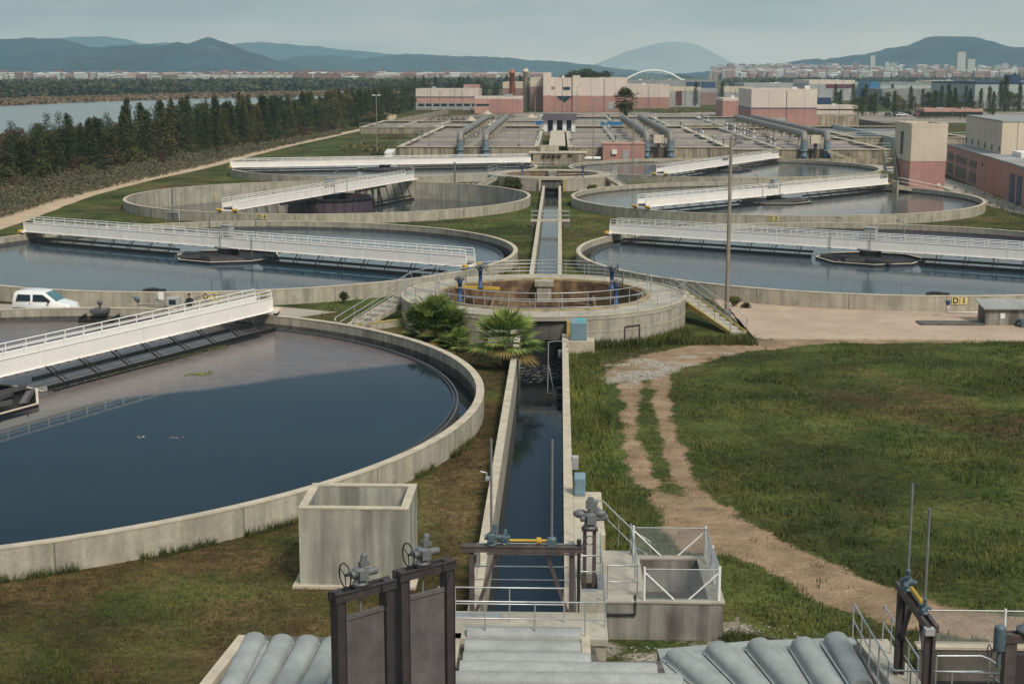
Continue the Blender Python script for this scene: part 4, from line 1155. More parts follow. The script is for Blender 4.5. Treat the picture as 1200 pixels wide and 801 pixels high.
# handrails around the decks
HR = dict(h=1.0, mids=(.52,), r=.024)
railing('handrail', 'front handrail of the deck crossing the channel, nearest the ribbed covers', [(-2.3, 37.85, .9), (2.33, 37.85, .9), (2.33, 40.0, .95)], spacing=1.25, **HR)
railing('handrail', 'second handrail of the channel deck, just before the gate frame', [(-2.3, 37.9, .9), (-2.3, 38.95, .9), (1.2, 38.95, .9)], spacing=1.3, **HR)
railing('handrail', 'handrail at the front left corner of the fenced pit', [(2.45, 40.15, DK), (3.32, 40.15, DK), (3.30, 44.1, DK)], spacing=1.3, **HR)
railing('handrail', 'thin handrail crossing the channel behind the brown gate frame', [(-1.4, 40.6, .95), (1.4, 40.6, .95)], spacing=2.8, h=1.0, mids=(.6,), r=.02)
railing('handrail', 'single thin rail crossing the channel behind the gate motors', [(-1.45, 43.0, .8), (1.45, 43.0, .8)], spacing=2.9, h=1.05, mids=(), r=.02)
railing('handrail', 'handrail with rounded corner beside the slot under the tall valve drive', [(1.62, 41.0, DK), (2.3, 41.0, DK), (2.33, 43.2, DK)], spacing=1.2, **HR)
railing('handrail', 'sloping handrail running down from the pale pad to the fenced pit', [(1.95, 46.6, DK), (2.5, 46.6, DK), (3.45, 44.6, .75), (3.95, 43.6 + .9, .45)], spacing=1.6, **HR)

# ---- actuators
def actuator(t, loc, s=1.0, m='act', wheel=True, rod=0, rz=0):
    """motor drive as a part with hand wheel and motor as sub-parts; loc local"""
    mt = Matrix.Translation(loc) @ Matrix.Rotation(rz, 4, 'Z') @ Matrix.Scale(s, 4)
    b = MB().lathe([(0, 0), (.17, 0), (.17, .06), (.13, .08), (.13, .20), (.16, .22), (.16, .34), (.10, .40), (0, .40)], 16)
    b.tube([(-.22, 0, .26), (.34, 0, .26)], .085, 12).blob((.38, 0, .26), .07, .09, .09, 8, 6)
    b.tube([(0, 0, .26), (0, .26, .26)], .07, 10).box(-.1, .12, -.2, -.1, .15, .36)
    o = b.build('actuator', M[m], t); o.matrix_local = mt
    mo = MB().tube([(.06, .02, .38), (.12, .02, .62)], .075, 10).blob((.125, .02, .64), .08, .08, .06, 8, 6).box(.0, .22, -.06, .08, .42, .5)
    mo.build('motor', M[m], o)
    if wheel:
        wh = MB().tube([(-.36, .27 * math.cos(k * PI / 10), .28 + .27 * math.sin(k * PI / 10)) for k in range(20)], .016, 6, closed=True)
        for a in (0.4, 2.5, 4.6): wh.tube([(-.36, 0, .28), (-.36, .27 * math.cos(a), .28 + .27 * math.sin(a))], .012, 5)
        wh.tube([(-.37, 0, .28), (-.2, 0, .28)], .03, 8)
        wh.build('hand_wheel', M['black'], o)
    if rod: MB().tube([(0, 0, .3), (0, 0, rod / s)], .035 / s, 8).build('stem_cover', M['galv_dark'], o)
    return o

def penstock(label, pl_, pr, base, ztop, panel_dz, rz_act=0.0, act_f=.45):
    pl_, pr = Vector(pl_), Vector(pr)
    d = (pr - pl_); d.z = 0; L_ = d.length
    t = thing('penstock_gate', label, 'penstock', (pl_.x, pl_.y, 0), math.atan2(d.y, d.x), 'tall dark penstock frames')
    for x in (0, L_):
        MB().box(x - .10, x + .10, -.13, .13, base, ztop - .002).box(x - .12, x - .102, -.15, .15, base, ztop - .1).box(x + .102, x + .12, -.15, .15, base, ztop - .1).build('post', M['frame'], t)
    c = MB().box(-.16, L_ + .16, -.17, -.09, ztop - .22, ztop).box(-.16, L_ + .16, .09, .17, ztop - .22, ztop).box(.1, L_ - .1, -.085, .085, ztop - .20, ztop - .12)
    c.box(-.16, L_ + .16, -.20, -.171, ztop - .02, ztop + .012)
    c.build('crosshead', M['frame'], t)
    MB().box(.125, L_ - .125, -.05, .03, base, ztop - panel_dz).box(.125, L_ - .125, -.08, -.051, ztop - panel_dz - .09, ztop - panel_dz).build('gate_plate', M['plate'], t)
    MB().tube([(L_ * act_f, 0, ztop - panel_dz - .1), (L_ * act_f, 0, ztop)], .03, 8).build('stem', M['galv_dark'], t)
    MB().box(L_ * act_f - .2, L_ * act_f + .2, -.14, .14, ztop + .001, ztop + .03).build('bracket', M['frame'], t)
    actuator(t, (L_ * act_f, 0, ztop + .03), 1.05, rz=rz_act)
    MB().tube([(L_ * .8, -.2, ztop - .05), (L_ * .8, -.22, ztop - .3), (L_ * .9, -.2, ztop - .55), (L_ - .05, -.18, ztop - .3)], .012, 5).build('cable', M['black'], t)
    return t
ZT = 4.45
penstock('left dark steel penstock frame with raised grey gate plate and hand wheel', at(396, 693, ZT), at(453, 678, ZT), .1, ZT, .62, rz_act=-.1)
penstock('right dark steel penstock frame, its hand wheel standing highest', at(471, 668, ZT + .06), at(524, 655, ZT + .06), .1, ZT + .06, .66, rz_act=-.1)

# ---- brown gate frame across the channel with two long stems
GY = 39.85
t = thing('channel_gate', 'brown steel gate frame across the channel with yellow shaft and two tall stems', 'gate', (0, GY, 0))
GZ = 2.62
for s in (-1, 1):
    MB().box(s * 1.42 - .07, s * 1.42 + .07, -.09, .09, -1.0, GZ - .002).build('post', M['rust'], t)
    MB().bar((s * 1.33, 0, .75), (s * .72, 0, GZ - .05), .09, .10).build('brace', M['rust'], t)
MB().box(-1.72, 1.72, -.14, -.06, GZ + .04, GZ + .2).box(-1.72, 1.72, .06, .14, GZ + .04, GZ + .2).box(-1.72, 1.72, -.17, .17, GZ + .201, GZ + .215).box(-1.0, 1.6, -.175, -.141, GZ - .01, GZ + .03).build('crosshead', M['rust'], t)
actuator(t, (-.86, 0, GZ + .216), .9, 'teal', wheel=False, rod=3.1)
actuator(t, (-.5, .05, GZ + .216), .62, 'teal', wheel=False, rz=1)
MB().box(.72, .98, -.12, .12, GZ + .216, GZ + .42).lathe([(0, GZ + .5), (.12, GZ + .46), (.14, GZ + .42)], 12, .85, 0).build('gearbox', M['teal'], t)
MB().tube([(.85, 0, GZ + .4), (.85, 0, GZ + 3.3)], .035, 8).build('stem_cover', M['galv_dark'], t)
MB().tube([(-.35, 0, GZ + .36), (.72, 0, GZ + .36)], .045, 8).build('drive_shaft', M['yellow'], t)
MB().tube([(.42, 0, GZ + .36), (.55, 0, GZ + .36)], .10, 12).build('coupling', M['yellow'], t)
MB().tube([(1.62, -.05, .9), (1.62, -.05, GZ + .3)], .05, 8).blob((1.62, -.05, GZ + .36), .07, .07, .09, 8, 6).build('cable_riser', M['black'], t)

# tall valve drive on the valve deck
t = thing('valve_drive', 'tall grey valve drive on brown posts standing in a deck slot', 'valve drive', (1.96, 41.7, .87))
for s in (-.14, .14): MB().box(s - .055, s + .055, -.07, .07, 0, 1.85).build('post', M['rust'], t)
MB().box(-.24, .24, -.16, .16, 1.852, 1.9).build('bracket', M['frame'], t)
actuator(t, (0, 0, 1.9), 1.25, 'act', wheel=False, rz=.2)
MB().blob((-.28, 0, 2.35), .22, .16, .13, 10, 6).blob((.3, .05, 2.35), .2, .15, .13, 10, 6).tube([(.02, 0, 2.3), (.02, 0, 2.85)], .09, 10).box(-.12, .02, -.2, -.05, 2.55, 2.8).build('gear_head', M['act'], t)
MB().tube([(0, -.2, 1.5 + .3 * math.sin(k * PI / 6)) if False else (.12 * math.cos(k * PI / 6), -.22, 1.6 + .14 * math.sin(k * PI / 6)) for k in range(12)], .016, 5, closed=True).tube([(-.1, -.15, 1.9), (-.22, -.2, 1.4), (-.05, -.22, 1.1)], .014, 5).build('cable_loop', M['drum'], t)

# ---- cabinets beside the channel
def cabinet(loc, w, d, h, label, display=True):
    t = thing('control_cabinet', label, 'cabinet', loc)
    MB().extr([(0, 0), (d, 0), (d, h), (d * .55, h * 1.12), (0, h * .9)], 'x', -w / 2, w / 2).build('housing', M['cab'], t, bevel=.03)
    MB().box(-w / 2 + .05, w / 2 - .05, -.012, -.002, .08, h * .8).build('door', M['cab'], t)
    if display: MB().hexa([(-w * .1, .06, h * .93), (w * .35, .06, h * .93), (w * .35, d * .45, h * 1.09), (-w * .1, d * .45, h * 1.09)], [(-w * .1, .05, h * .945), (w * .35, .05, h * .945), (w * .35, d * .45, h * 1.105), (-w * .1, d * .45, h * 1.105)]).build('display_cover', M['cyan'], t)
cabinet((2.18, 83.9, .7), .95, .7, 1.15, 'blue grey control cabinet with a cyan cover against the splitter wall')
cabinet((1.82, 52.0, .72), .42, .5, .75, 'blue grey cabinet at the back of the pale pad beside the channel', False)
tag(MB().box(1.58, 1.84, 57.0, 57.4, .35, .85).build('white_box', M['greyw'], bevel=.01), 'small white switch box fixed to the right channel wall', 'box')
# rack over the channel
t = thing('sampling_rack', 'bent steel rack reaching down into the channel before the splitter', 'rack', (1.4, 81.5, .75))
MB().tube([(.1, 0, 0), (.1, 0, .35), (-.55, 0, .35), (-1.0, -.1, .3)], .03, 6).tube([(-.95, -.1, .3), (-.95, -5.2, -1.5)], .035, 6).tube([(-.95, -2.2, -.4), (-.55, -5.4, -1.75), (0, -5.3, -1.7)], .03, 6).tube([(-.95, -5.2, -1.5), (-.1, -5.4, -1.6)], .03, 6).build('tube_frame', M['galv_dark'], t)
MB().box(-.4, -.12, -.6, -.2, -.5, -.1).build('box', M['galv_dark'], t)
MB().box(-.45, -.16, -5.3, -4.9, -1.8, -1.2).build('float', M['black'], t)
# brackets and boxes on the left channel wall
for i, (Y, lab) in enumerate(((45.3, 'small grey bracket on the left channel wall near the gate'), (54.0, 'small grey bracket on the left channel wall, the farther one'))):
    tag(MB().box(-1.75, -1.55, Y, Y + .25, .70, .82).tube([(-1.7, Y + .1, .80), (-1.7, Y + .1, 1.0), (-1.95, Y + .1, 1.05)], .03, 6).build('wall_bracket', M['galv']), lab, 'bracket')
for s_, (x, Y) in (('beside', (-1.47, 44.0)),): tag(MB().tube([(x, Y, .5), (x, Y, 1.5)], .07, 10).build('pipe_stub', M['galv_dark']), 'short upright dark pipe on the left channel wall by the gate motors', 'pipe')

# ================================================================= RIBBED COVERS
def barrel(p, q, r, h, label, m='frp', group='ribbed fibreglass covers'):
    """half round cover from p (far end) to q (near end)"""
    p, q = Vector(p), Vector(q); d = q - p; L_ = d.length
    t = thing('barrel_cover', label, 'cover', p, math.atan2(d.y, d.x), group)
    n = 14; v = []; f = []
    pr = [(-r - .07, 0), (-r - .05, .015)] + [(-r * math.cos(PI * k / n), h * math.sin(PI * k / n) ** .8 + .015) for k in range(n + 1)] + [(r + .05, .015), (r + .07, 0)]
    secs = [0, .03, .06] + [L_ * k / 5 for k in range(1, 5)] + [L_]
    for i, x in enumerate(secs):
        k_ = (.80, .95, 1.0)[i] if i < 3 else 1.0
        for (y, z) in pr: v.append((x, y * (1 if k_ == 1 else (k_ + 1) / 2), .015 + (z - .015) * k_ if z > .015 else z))
    m_ = len(pr)
    for i in range(len(secs) - 1):
        for k in range(m_ - 1): f.append((i * m_ + k, i * m_ + k + 1, (i + 1) * m_ + k + 1, (i + 1) * m_ + k))
    mb = MB().add(v, f, True); mb.add(v[:m_], [tuple(range(m_))]); mb.add(v[-m_:], [tuple(reversed(range(m_)))])
    mb.build('shell', M[m], t)
    mb = MB()
    for k in range(2):
        x = .25 + k * (L_ - .5)
        for s in (-1, 1): mb.lathe([(0, .045), (.025, .045), (.03, .016)], 8, x, s * (r + .035))
    mb.build('bolts', M['galv_dark'], t)
    return t
ZC = .78
ords = ['leftmost', 'second', 'third', 'fourth', 'fifth']
for i, (a, b) in enumerate((((299, 750), (274, 801)), ((331.5, 752), (306.5, 801)), ((361.5, 753), (337, 801)), ((391, 755), (368, 801)), ((421, 757), (398, 801)))):
    p, q = at(*a, ZC), at(*b, ZC); q = p + (q - p) * 1.9
    barrel(p, q, .315, .26, '%s grey ribbed cover of the left group beside the dark penstock frames' % ords[i])
for i, (a, b) in enumerate((((791, 770), (829, 801)), ((839, 762), (879, 801)), ((888, 758), (925, 801)), ((940, 757), (969, 801)), ((979, 751), (1006, 801)))):
    p, q = at(*a, ZC + .01 * i), at(*b, ZC + .01 * i); q = p + (q - p).normalized() * 3.3
    barrel(p, q, .33, .30, '%s grey ribbed cover of the slanting right hand group' % ords[i])
for i, (x0, x1, v) in enumerate(((548, 681, 747), (545, 681, 763), (543, 692, 777), (539, 770, 789), (522, 800, 802))):
    Y = at(600, v, ZC + .02).y
    barrel(at_y(x1, v, Y) * 1, at_y(x0, v, Y), .30, .26, '%s ribbed cover from the handrail in the crosswise middle group' % ['first', 'second', 'third', 'fourth', 'fifth'][i])
bpy.context.view_layer.update()
# concrete channel heads under the covers
def slab(name, label, cat, pts, z0, z1, m): return tag(MB().poly([(p.x, p.y) for p in pts], z0, z1).build(name, M[m]), label, cat)
slab('covered_channel', 'concrete channel under the left group of ribbed covers', 'channel', [at(283, 746, .7), at(470, 750, .7), at(440, 860, .7), at(225, 860, .7)], 0, .76, 'conc_dark')
pa, pb = at(286, 744, .95), at(232, 812, .95)
tag(MB().bar((pa.x, pa.y, .48), (pb.x, pb.y, .48), .30, .97).build('kerb_wall', M['conc_rim']), 'pale concrete kerb wall left of the leftmost ribbed cover', 'wall')
slab('covered_channel', 'concrete channel under the crosswise middle ribbed covers', 'channel', [at(538, 738, .7), at(690, 738, .7), at(702, 776, .7), at(800, 776, .7), at(830, 850, .7), at(480, 850, .7)], 0, .74, 'conc_dark')
tag(MB().box(at(681, 741, .9).x, at(691, 741, .9).x, at(685, 776, .9).y, at(685, 741, .9).y, 0, .93).build('frame_wall', M['conc_rim']), 'narrow concrete upstand at the right end of the crosswise covers', 'wall')
tag(MB().box(at(528, 741, .9).x, at(541, 741, .9).x, at(530, 801, .9).y, at(530, 741, .9).y, 0, .90).build('frame_wall', M['conc']), 'narrow concrete upstand at the left end of the crosswise covers', 'wall')
slab('covered_channel', 'concrete channel under the slanting right hand ribbed covers', 'channel', [at(770, 762, .7), at(880, 752, .7), at(1000, 748, .7), at(1060, 840, .7), at(800, 850, .7)], 0, .75, 'frp')
pp = [at(700, 780, .86), at(728, 782, .86)]
tag(MB().box(pp[0].x, pp[1].x, pp[1].y - .1, pp[0].y + .05, .80, .86).build('plank', M['wood2'] if 'wood2' in M else M['ochre']), 'short weathered orange plank lying beside the crosswise covers', 'plank')
pa, pb = at(955, 755, .95), at(985, 801, .95); pb = pa + (pb - pa) * 1.8
tag(MB().bar((pa.x, pa.y, .87), (pb.x, pb.y, .87), .20, .16).bar((pa.x + .16, pa.y, .90), (pb.x + .16, pb.y, .90), .04, .22).build('cover_joint', M['galv']), 'pale joint strip between the two rightmost ribbed covers', 'strip')

# ================================================================= RIGHT HAND GATES
z = .95
wl = [at(1004, 748, z), at(1040, 748, z), at(1090, 812, z), at(1052, 812, z)]
tag(MB().poly([(p.x, p.y) for p in wl], 0, z).build('walkway', M['conc_deck']), 'narrow sloping looking concrete walkway with rails at bottom right', 'walkway')
railing('handrail', 'left handrail of the walkway, carrying on level to the right edge', [at(999, 748, z), at(1046, 831, z), at(1260, 838, z)], spacing=1.0, **HR)
railing('handrail', 'short right handrail of the walkway beside the stem frame', [at(1034, 750, z), at(1074, 815, z)], spacing=.9, **HR)
pa, pb = at(1014, 756, .9), at(1048, 812, .9)
tag(MB().bar(pa + Vector((-.5, 0, 0)), pb + Vector((-.5, 0, 0)), .12, .2).bar(pa + Vector((-.3, 0, -.06)), pb + Vector((-.3, 0, -.06)), .06, .14).build('edge_beam', M['rust']), 'brown steel edge beam left of the right hand walkway', 'beam')
# pit wall and fence behind
fw0, fw1 = at(1076, 758, .95), at(1179, 760, .95)
t = thing('pit_wall', 'dark faced concrete pit wall carrying the right chain link fence', 'wall', (fw0.x, fw0.y, 0))
MB().box(0, 6.2, 0, .35, -1.2, .90).build('wall', M['conc_dark'], t); MB().box(-.02, 6.2, -.03, .4, .902, .97).build('coping', M['conc_rim'], t)
chain_fence('chain link fence on the pit wall before the sandy track', [(fw0.x + .1, fw0.y + .2, .97), (fw1.x, fw0.y + .2, .97), (fw1.x + 2.5, fw0.y + .2, .97)], .95, None, braces=False)
tag(MB().box(fw0.x + .01, fw0.x + 6, fw0.y - 5, fw0.y - .01, -.2, .02).build('pit_floor', M['black']), 'dark water floor of the right hand pit', 'pit')
# stem frame, running away from the viewer
za = 3.15
a, b = at(1058, 692, za), at(1090, 737, za)
d = b - a; L_ = d.length
t = thing('stem_gate', 'brown gate frame with two tall bare stems and blue grey motors', 'gate', (a.x, a.y, 0), math.atan2(d.y, d.x))
for x in (0, L_):
    MB().box(x - .10, x + .10, -.12, -.05, 0, za - .003).box(x - .10, x + .10, .05, .12, 0, za - .003).box(x - .03, x + .03, -.05, .05, 0, za - .003).build('post', M['rust' if x else 'frame'], t)
MB().box(-.25, L_ + .25, -.14, -.05, za, za + .17).box(-.25, L_ + .25, .05, .14, za, za + .17).build('crosshead', M['rust'], t)
MB().bar((.05, 0, 1.9), (L_ * .35, 0, za), .09, .09).bar((L_ - .05, 0, 1.9), (L_ * .65, 0, za), .09, .09).build('brace', M['frame'], t)
actuator(t, (L_ * .16, 0, za + .17), .85, 'teal', wheel=False, rod=2.75, rz=-.4)
actuator(t, (L_ * .78, 0, za + .17), .6, 'teal', wheel=False, rod=2.6, rz=-.4)
MB().tube([(L_ * .3, 0, za + .36), (L_ * .7, 0, za + .36)], .05, 8).build('drive_shaft', M['yellow'], t)
MB().box(L_ + .16, L_ + .36, -.2, .02, za - .02, za + .14).build('junction_box', M['greyw'], t)
MB().box(-.1, L_ + .1, .16, .2, za + .02, za + .05).build('edge_strip', M['galv'], t)
# next frame cut by the right edge
a = at(1184, 742, 3.1)
t = thing('penstock_gate', 'brown penstock frame cut by the right edge with blue motor and hand wheel', 'penstock', (a.x, a.y, 0), .05, 'tall dark penstock frames')
for x in (0, 1.5): MB().box(x - .13, x + .13, -.13, .13, 0, 3.098).build('post', M['rust'], t)
MB().box(-.17, 1.7, -.16, -.07, 2.92, 3.12).box(-.17, 1.7, .07, .16, 2.92, 3.12).build('crosshead', M['rust'], t)
MB().lathe([(0, 3.45), (.12, 3.42), (.2, 3.25), (.3, 3.22), (.3, 3.13), (0, 3.13)], 16, .45, 0).build('gear_dome', M['act'], t)
MB().box(.14, 1.36, -.04, .04, 0, 2.6).build('gate_plate', M['frame'], t)
mo = MB().tube([(-.28, -.1, 2.75), (-.28, -.1, 3.25)], .14, 12).blob((-.28, -.1, 3.27), .14, .14, .1, 10, 6).tube([(-.28, -.1, 3.0), (-.02, 0, 3.05)], .07, 8).tube([(-.28, -.1, 2.3), (-.28, -.1, 2.75)], .05, 8).build('motor', M['teal'], t)
MB().tube([(-.5, -.1 + .14 * math.cos(k * PI / 7), 2.72 + .14 * math.sin(k * PI / 7)) for k in range(14)], .014, 5, closed=True).tube([(-.5, -.1, 2.72), (-.28, -.1, 2.8)], .02, 5).build('hand_wheel', M['black'], mo)
# bent guard rail
for zt_, pts in ((0, None),):
    t = thing('handrail', 'double guard rail with a downward bend at the bottom right pit', 'railing', at(1098, 812, z))
    o = at(1098, 812, z)
    q = [at(1098, 768, 1.95), at(1150, 768, 1.95), at(1160, 772, 1.86), at(1172, 781, 1.65), at(1180, 782.5, 1.62), at(1240, 784, 1.62)]
    MB().tube([p - o for p in q], .026, 6).tube([p - o - Vector((0, 0, .4)) for p in q], .022, 6).build('rail', M['galv'], t)
    for k in (0, 2, 4):
        p = q[k] - o; inst(postg_me, 'post', t, (p.x, p.y, p.z - 1.5), scale=(.022, .022, 1.5))
# ================================================================= BUILDINGS AND BASINS
def bld(name, label, px0, px1, vtop, vbase, depth, bands, cat='building', windows=(), group=None, roof='roofg', Y=None, z0=0.0, parapet=.5, extra=None):
    """building whose front stands where its base pixel row meets the ground; bands: (v_low_edge, material) from the top down"""
    Y = Y or at(px0, vbase, z0).y
    a, b = at_y(px0, vtop, Y), at_y(px1, vtop, Y)
    t = thing(name, label, cat, (a.x, Y, 0), 0, group)
    W = b.x - a.x; top = a.z; zs = top
    k = 0
    for v, m in bands:
        z = at_y(px0, v, Y).z if v is not None else -1
        MB().box(k * .04, W - k * .04, k * .04, depth - k * .04, z, zs).build('wall', M[m], t)
        zs = z - .0; k = 1 - k
    MB().box(.35, W - .35, .35, depth - .35, top - .02, top + .06).build('roof', M[roof], t)
    p = MB().box(-.02, W + .02, -.02, .3, top + .001, top + parapet).box(-.02, W + .02, depth - .3, depth + .02, top + .001, top + parapet).box(-.02, .3, .301, depth - .301, top + .001, top + parapet).box(W - .3, W + .02, .301, depth - .301, top + .001, top + parapet)
    p.build('parapet', M[bands[0][1]], t)
    if W > 9 and depth > 12:
        rg = random.Random(int(px0))
        for q in range(min(5, int(W / 9))):
            ux, uy, us = rg.uniform(2, W - 3), rg.uniform(2, depth * .5), rg.uniform(.8, 2.0)
            MB().box(ux, ux + us * 1.3, uy, uy + us, top + .061, top + rg.uniform(.7, 1.5)).build('roof_unit', M[rg.choice(['galv', 'greyw', 'white2'])], t)
        for q in range(int(W / 12)):
            ux = (q + .5) * W / int(W / 12) + rg.uniform(-.8, .8)
            MB().tube([(ux, -.09, 0.1), (ux, -.09, top)], .09, 5).build('drain_pipe', M['galv_dark'], t)
    for w in windows:
        x0, x1, va, vb, m = w[:5]; nm = w[5] if len(w) > 5 else 'window'
        A, B = at_y(x0, va, Y), at_y(x1, vb, Y)
        MB().box(A.x - a.x, B.x - a.x, -.09, -.003, B.z, A.z).build(nm, M[m], t)
    return t

BL = [
 ('office_building', 'long low office building with cream parapet and salmon band, left of the plant', 487, 561, 105.5, 129, 26, [(113.2, 'creamw'), (114.6, 'navy'), (121, 'pinkl'), (None, 'greyw')], dict(windows=[(490 + i * 9, 497 + i * 9, 121.6, 124.4, 'glass') for i in range(8)])),
 ('stair_block', 'small pink block rising behind the long low office building', 543, 561, 100.5, 127, 14, [(None, 'pinkl')], {}),
 ('workshop', 'flat pink workshop joined to the right end of the office building', 556, 612, 114.8, 133, 20, [(116, 'creamw'), (None, 'pinkl')], dict(windows=[(558, 573, 121.8, 124, 'glass'), (574, 611, 116, 132.5, 'pink', 'panel')])),
 ('process_hall', 'brown and cream hall with two chimneys behind it, left end of the large complex', 589, 621, 97.5, 128, 40, [(103.5, 'cream'), (None, 'brownp')], {}),
 ('process_hall', 'stepped cream and brown hall between the chimneys and the white tower', 621, 637, 92.5, 130, 40, [(101.5, 'cream'), (110, 'brownp'), (115, 'brownp'), (None, 'pink')], {}),
 ('main_hall', 'large white hall with dark wedge window and pink base, centre of the complex', 636, 735, 92.5, 131, 45, [(112.5, 'creamw'), (None, 'pink')], dict(windows=[(660, 668, 102, 105.5, 'glass'), (646, 650, 101.5, 105, 'brownp'), (677, 680.5, 98.5, 100.5, 'glass'), (713, 721, 120, 128, 'greyw', 'gate'), (653, 669, 112.8, 115, 'glass'), (655.5, 666.5, 115, 117.5, 'glass'), (659, 663.5, 117.5, 119.5, 'glass')])),
 ('stair_tower', 'white stair tower standing highest at the left of the large white hall', 636.5, 646, 86.5, 131, 16, [(112, 'creamw'), (None, 'pink')], dict(Y=0)),
 ('roof_block', 'white raised block on the front of the large white hall', 671, 680, 90, 131, 14, [(112.2, 'creamw'), (None, 'pink')], dict(Y=0)),
 ('long_hall', 'white hall with pink base right of the large hall, below the arch bridge', 733, 785, 100.5, 127, 40, [(114, 'creamw'), (None, 'pink')], {}),
 ('grey_store', 'grey store with a maroon door right of the white halls', 784.5, 821, 103.5, 125.5, 30, [(106.5, 'cream'), (None, 'greyw')], dict(windows=[(792, 799, 107, 123.5, 'maroon', 'door')])),
 ('dark_hall', 'hall with two navy roof panels behind the grey store', 730, 840, 95, 112, 60, [(103.5, 'roofg'), (None, 'greyw')], dict(windows=[(804, 820.5, 96, 103, 'navy', 'panel'), (821.5, 838.5, 96, 103, 'navy', 'panel')])),
 ('brown_shed', 'brown pink shed between the slim dark trees and the cream block', 821, 841, 106.5, 123, 22, [(108.5, 'greyw'), (None, 'brownp')], {}),
 ('tan_shed', 'grey shed with tan roof behind the low pink building', 846, 881, 103, 119, 25, [(108, 'cream'), (None, 'greyw')], dict(windows=[(875, 880, 109, 117, 'black', 'door')])),
 ('low_pink_building', 'low pink building with pale roof edge left of the cream and pink block', 847, 882, 117, 137, 24, [(118.3, 'creamw'), (None, 'pink')], {}),
 ('blower_building', 'cream over pink block with grey door standing behind the big pipes', 880.5, 958, 106.5, 152, 30, [(126.2, 'creamw'), (127.6, 'navy'), (None, 'pink')], dict(windows=[(905, 921, 138, 149, 'greyw', 'door'), (922.5, 958, 137.3, 151.8, 'pink', 'annex')])),
 ('long_shed', 'long pale shed roofs behind the cream and pink block', 872, 950, 98.5, 112, 60, [(None, 'greyw')], {}),
 ('factory', 'cream factory with maroon upper windows among the far sheds', 948, 1002, 95, 117, 60, [(98.5, 'creamw'), (None, 'greyw')], dict(windows=[(968, 998, 99, 103.5, 'maroon', 'panel')])),
 ('factory', 'grey white factory left of the bright blue block', 1001, 1021, 97.5, 112, 50, [(None, 'greenw')], {}),
 ('blue_block', 'bright blue industrial block among the far sheds', 1020, 1031, 96.5, 113, 40, [(None, 'bluep')], {}),
 ('warehouse', 'wide warehouse with pale blue grey roof light strip', 1032, 1093, 97.5, 106, 70, [(99.5, 'roofg'), (103, 'greenw'), (None, 'creamw')], {}),
 ('warehouse', 'tan warehouse right of the one with the roof light strip', 1092, 1121, 95.5, 106, 60, [(None, 'cream')], {}),
 ('warehouse', 'white sawtooth looking warehouse under the twin white towers', 1088, 1142, 95, 105, 50, [(None, 'creamw')], {}),
 ('long_wall_building', 'long grey brown building behind the row of dark trees', 1034, 1142, 105.5, 122, 40, [(None, 'roofg')], {}),
 ('distribution_hall', 'huge pale green hall with dark blue roof edge at the right', 1143, 1260, 97.5, 127, 80, [(99, 'navy'), (111, 'greenw'), (None, 'greyw')], {}),
 ('dark_tower', 'dark blue end block left of the huge pale green hall', 1137, 1144.5, 96, 126, 30, [(None, 'navy')], {}),
 ('roof_plant', 'dark box standing on the roof of the huge pale green hall', 1186.5, 1196, 89, 125, 14, [(None, 'navy')], {}),
 ('low_canopy', 'long low pinkish canopy building behind the parked cars', 1083, 1152, 129, 137, 14, [(131, 'pinkl'), (None, 'black')], {}),
 ('low_canopy', 'long low pale building behind the round tanks at right centre', 957, 1006, 125, 134, 14, [(127.8, 'creamw'), (129.5, 'black'), (None, 'cream')], {}),
 ('low_shed', 'small navy shed right of the cream and pink block', 957, 974, 116, 125, 10, [(None, 'navy')], {}),
 ('chamber_tower', 'square tower with cream top and pink base beside the tank marked D 3', 1068, 1111, 149, 229, 9.2, [(189, 'cream'), (None, 'pink')], dict(windows=[(1098.5, 1101, 215, 217.5, 'white2', 'lamp')])),
]
Ym = at(640, 131, 0).y
for nm, lab, x0, x1, vt, vb, dp, bands, kw in BL:
    if kw.get('Y') == 0: kw = dict(kw, Y=Ym - (1.5 if nm == 'stair_tower' else .8))
    cat = {'chamber_tower': 'tower', 'stair_tower': 'tower'}.get(nm, 'building')
    b_ = bld(nm, lab, x0, x1, vt, vb, dp, bands, cat, **kw)
    if nm == 'chamber_tower':
        tw = b_
# dress the tower: door recess and the outside stairs on its left face
Wt = 0
MB().box(-.08, -.002, 4.2, 5.6, 7.6 - 2.4, 7.6 + .6).build('door', M['glass'], tw)
s_ = MB(); n = 13
for i in range(n):
    s_.box(-1.6, -.4, 8.8 - i * .34, 8.8 - (i + 1) * .34 - .05, 5.0 - i * .38 - .1, 5.0 - i * .38)
s_.hexa([(-.4, 8.8, 4.7), (-.15, 8.8, 4.7), (-.15, 4.2, -.2), (-.4, 4.2, -.2)], [(-.4, 8.8, 6.0), (-.15, 8.8, 6.0), (-.15, 4.2, 1.0), (-.4, 4.2, 1.0)])
s_.hexa([(-1.8, 8.8, 4.7), (-1.6, 8.8, 4.7), (-1.6, 4.2, -.2), (-1.8, 4.2, -.2)], [(-1.8, 8.8, 6.0), (-1.6, 8.8, 6.0), (-1.6, 4.2, 1.0), (-1.8, 4.2, 1.0)])
s_.build('outside_stair', M['conc'], tw)
s_ = MB().hexa([(-1.6, -1.3, .9), (-1.6, -.1, .9), (5.6, -.1, -.2), (5.6, -1.3, -.2)], [(-1.6, -1.3, 1.5), (-1.6, -.1, 1.5), (5.6, -.1, .02), (5.6, -1.3, .02)])
s_.box(-1.8, -1.6, -1.4, 4.2, -.2, 1.9)
s_.build('ramp', M['conc'], tw)
rail_parts(tw, [(-1.6, -1.3, 1.5), (5.6, -1.3, .02)], .95, (.5,), 1.4, .03, 'galv')

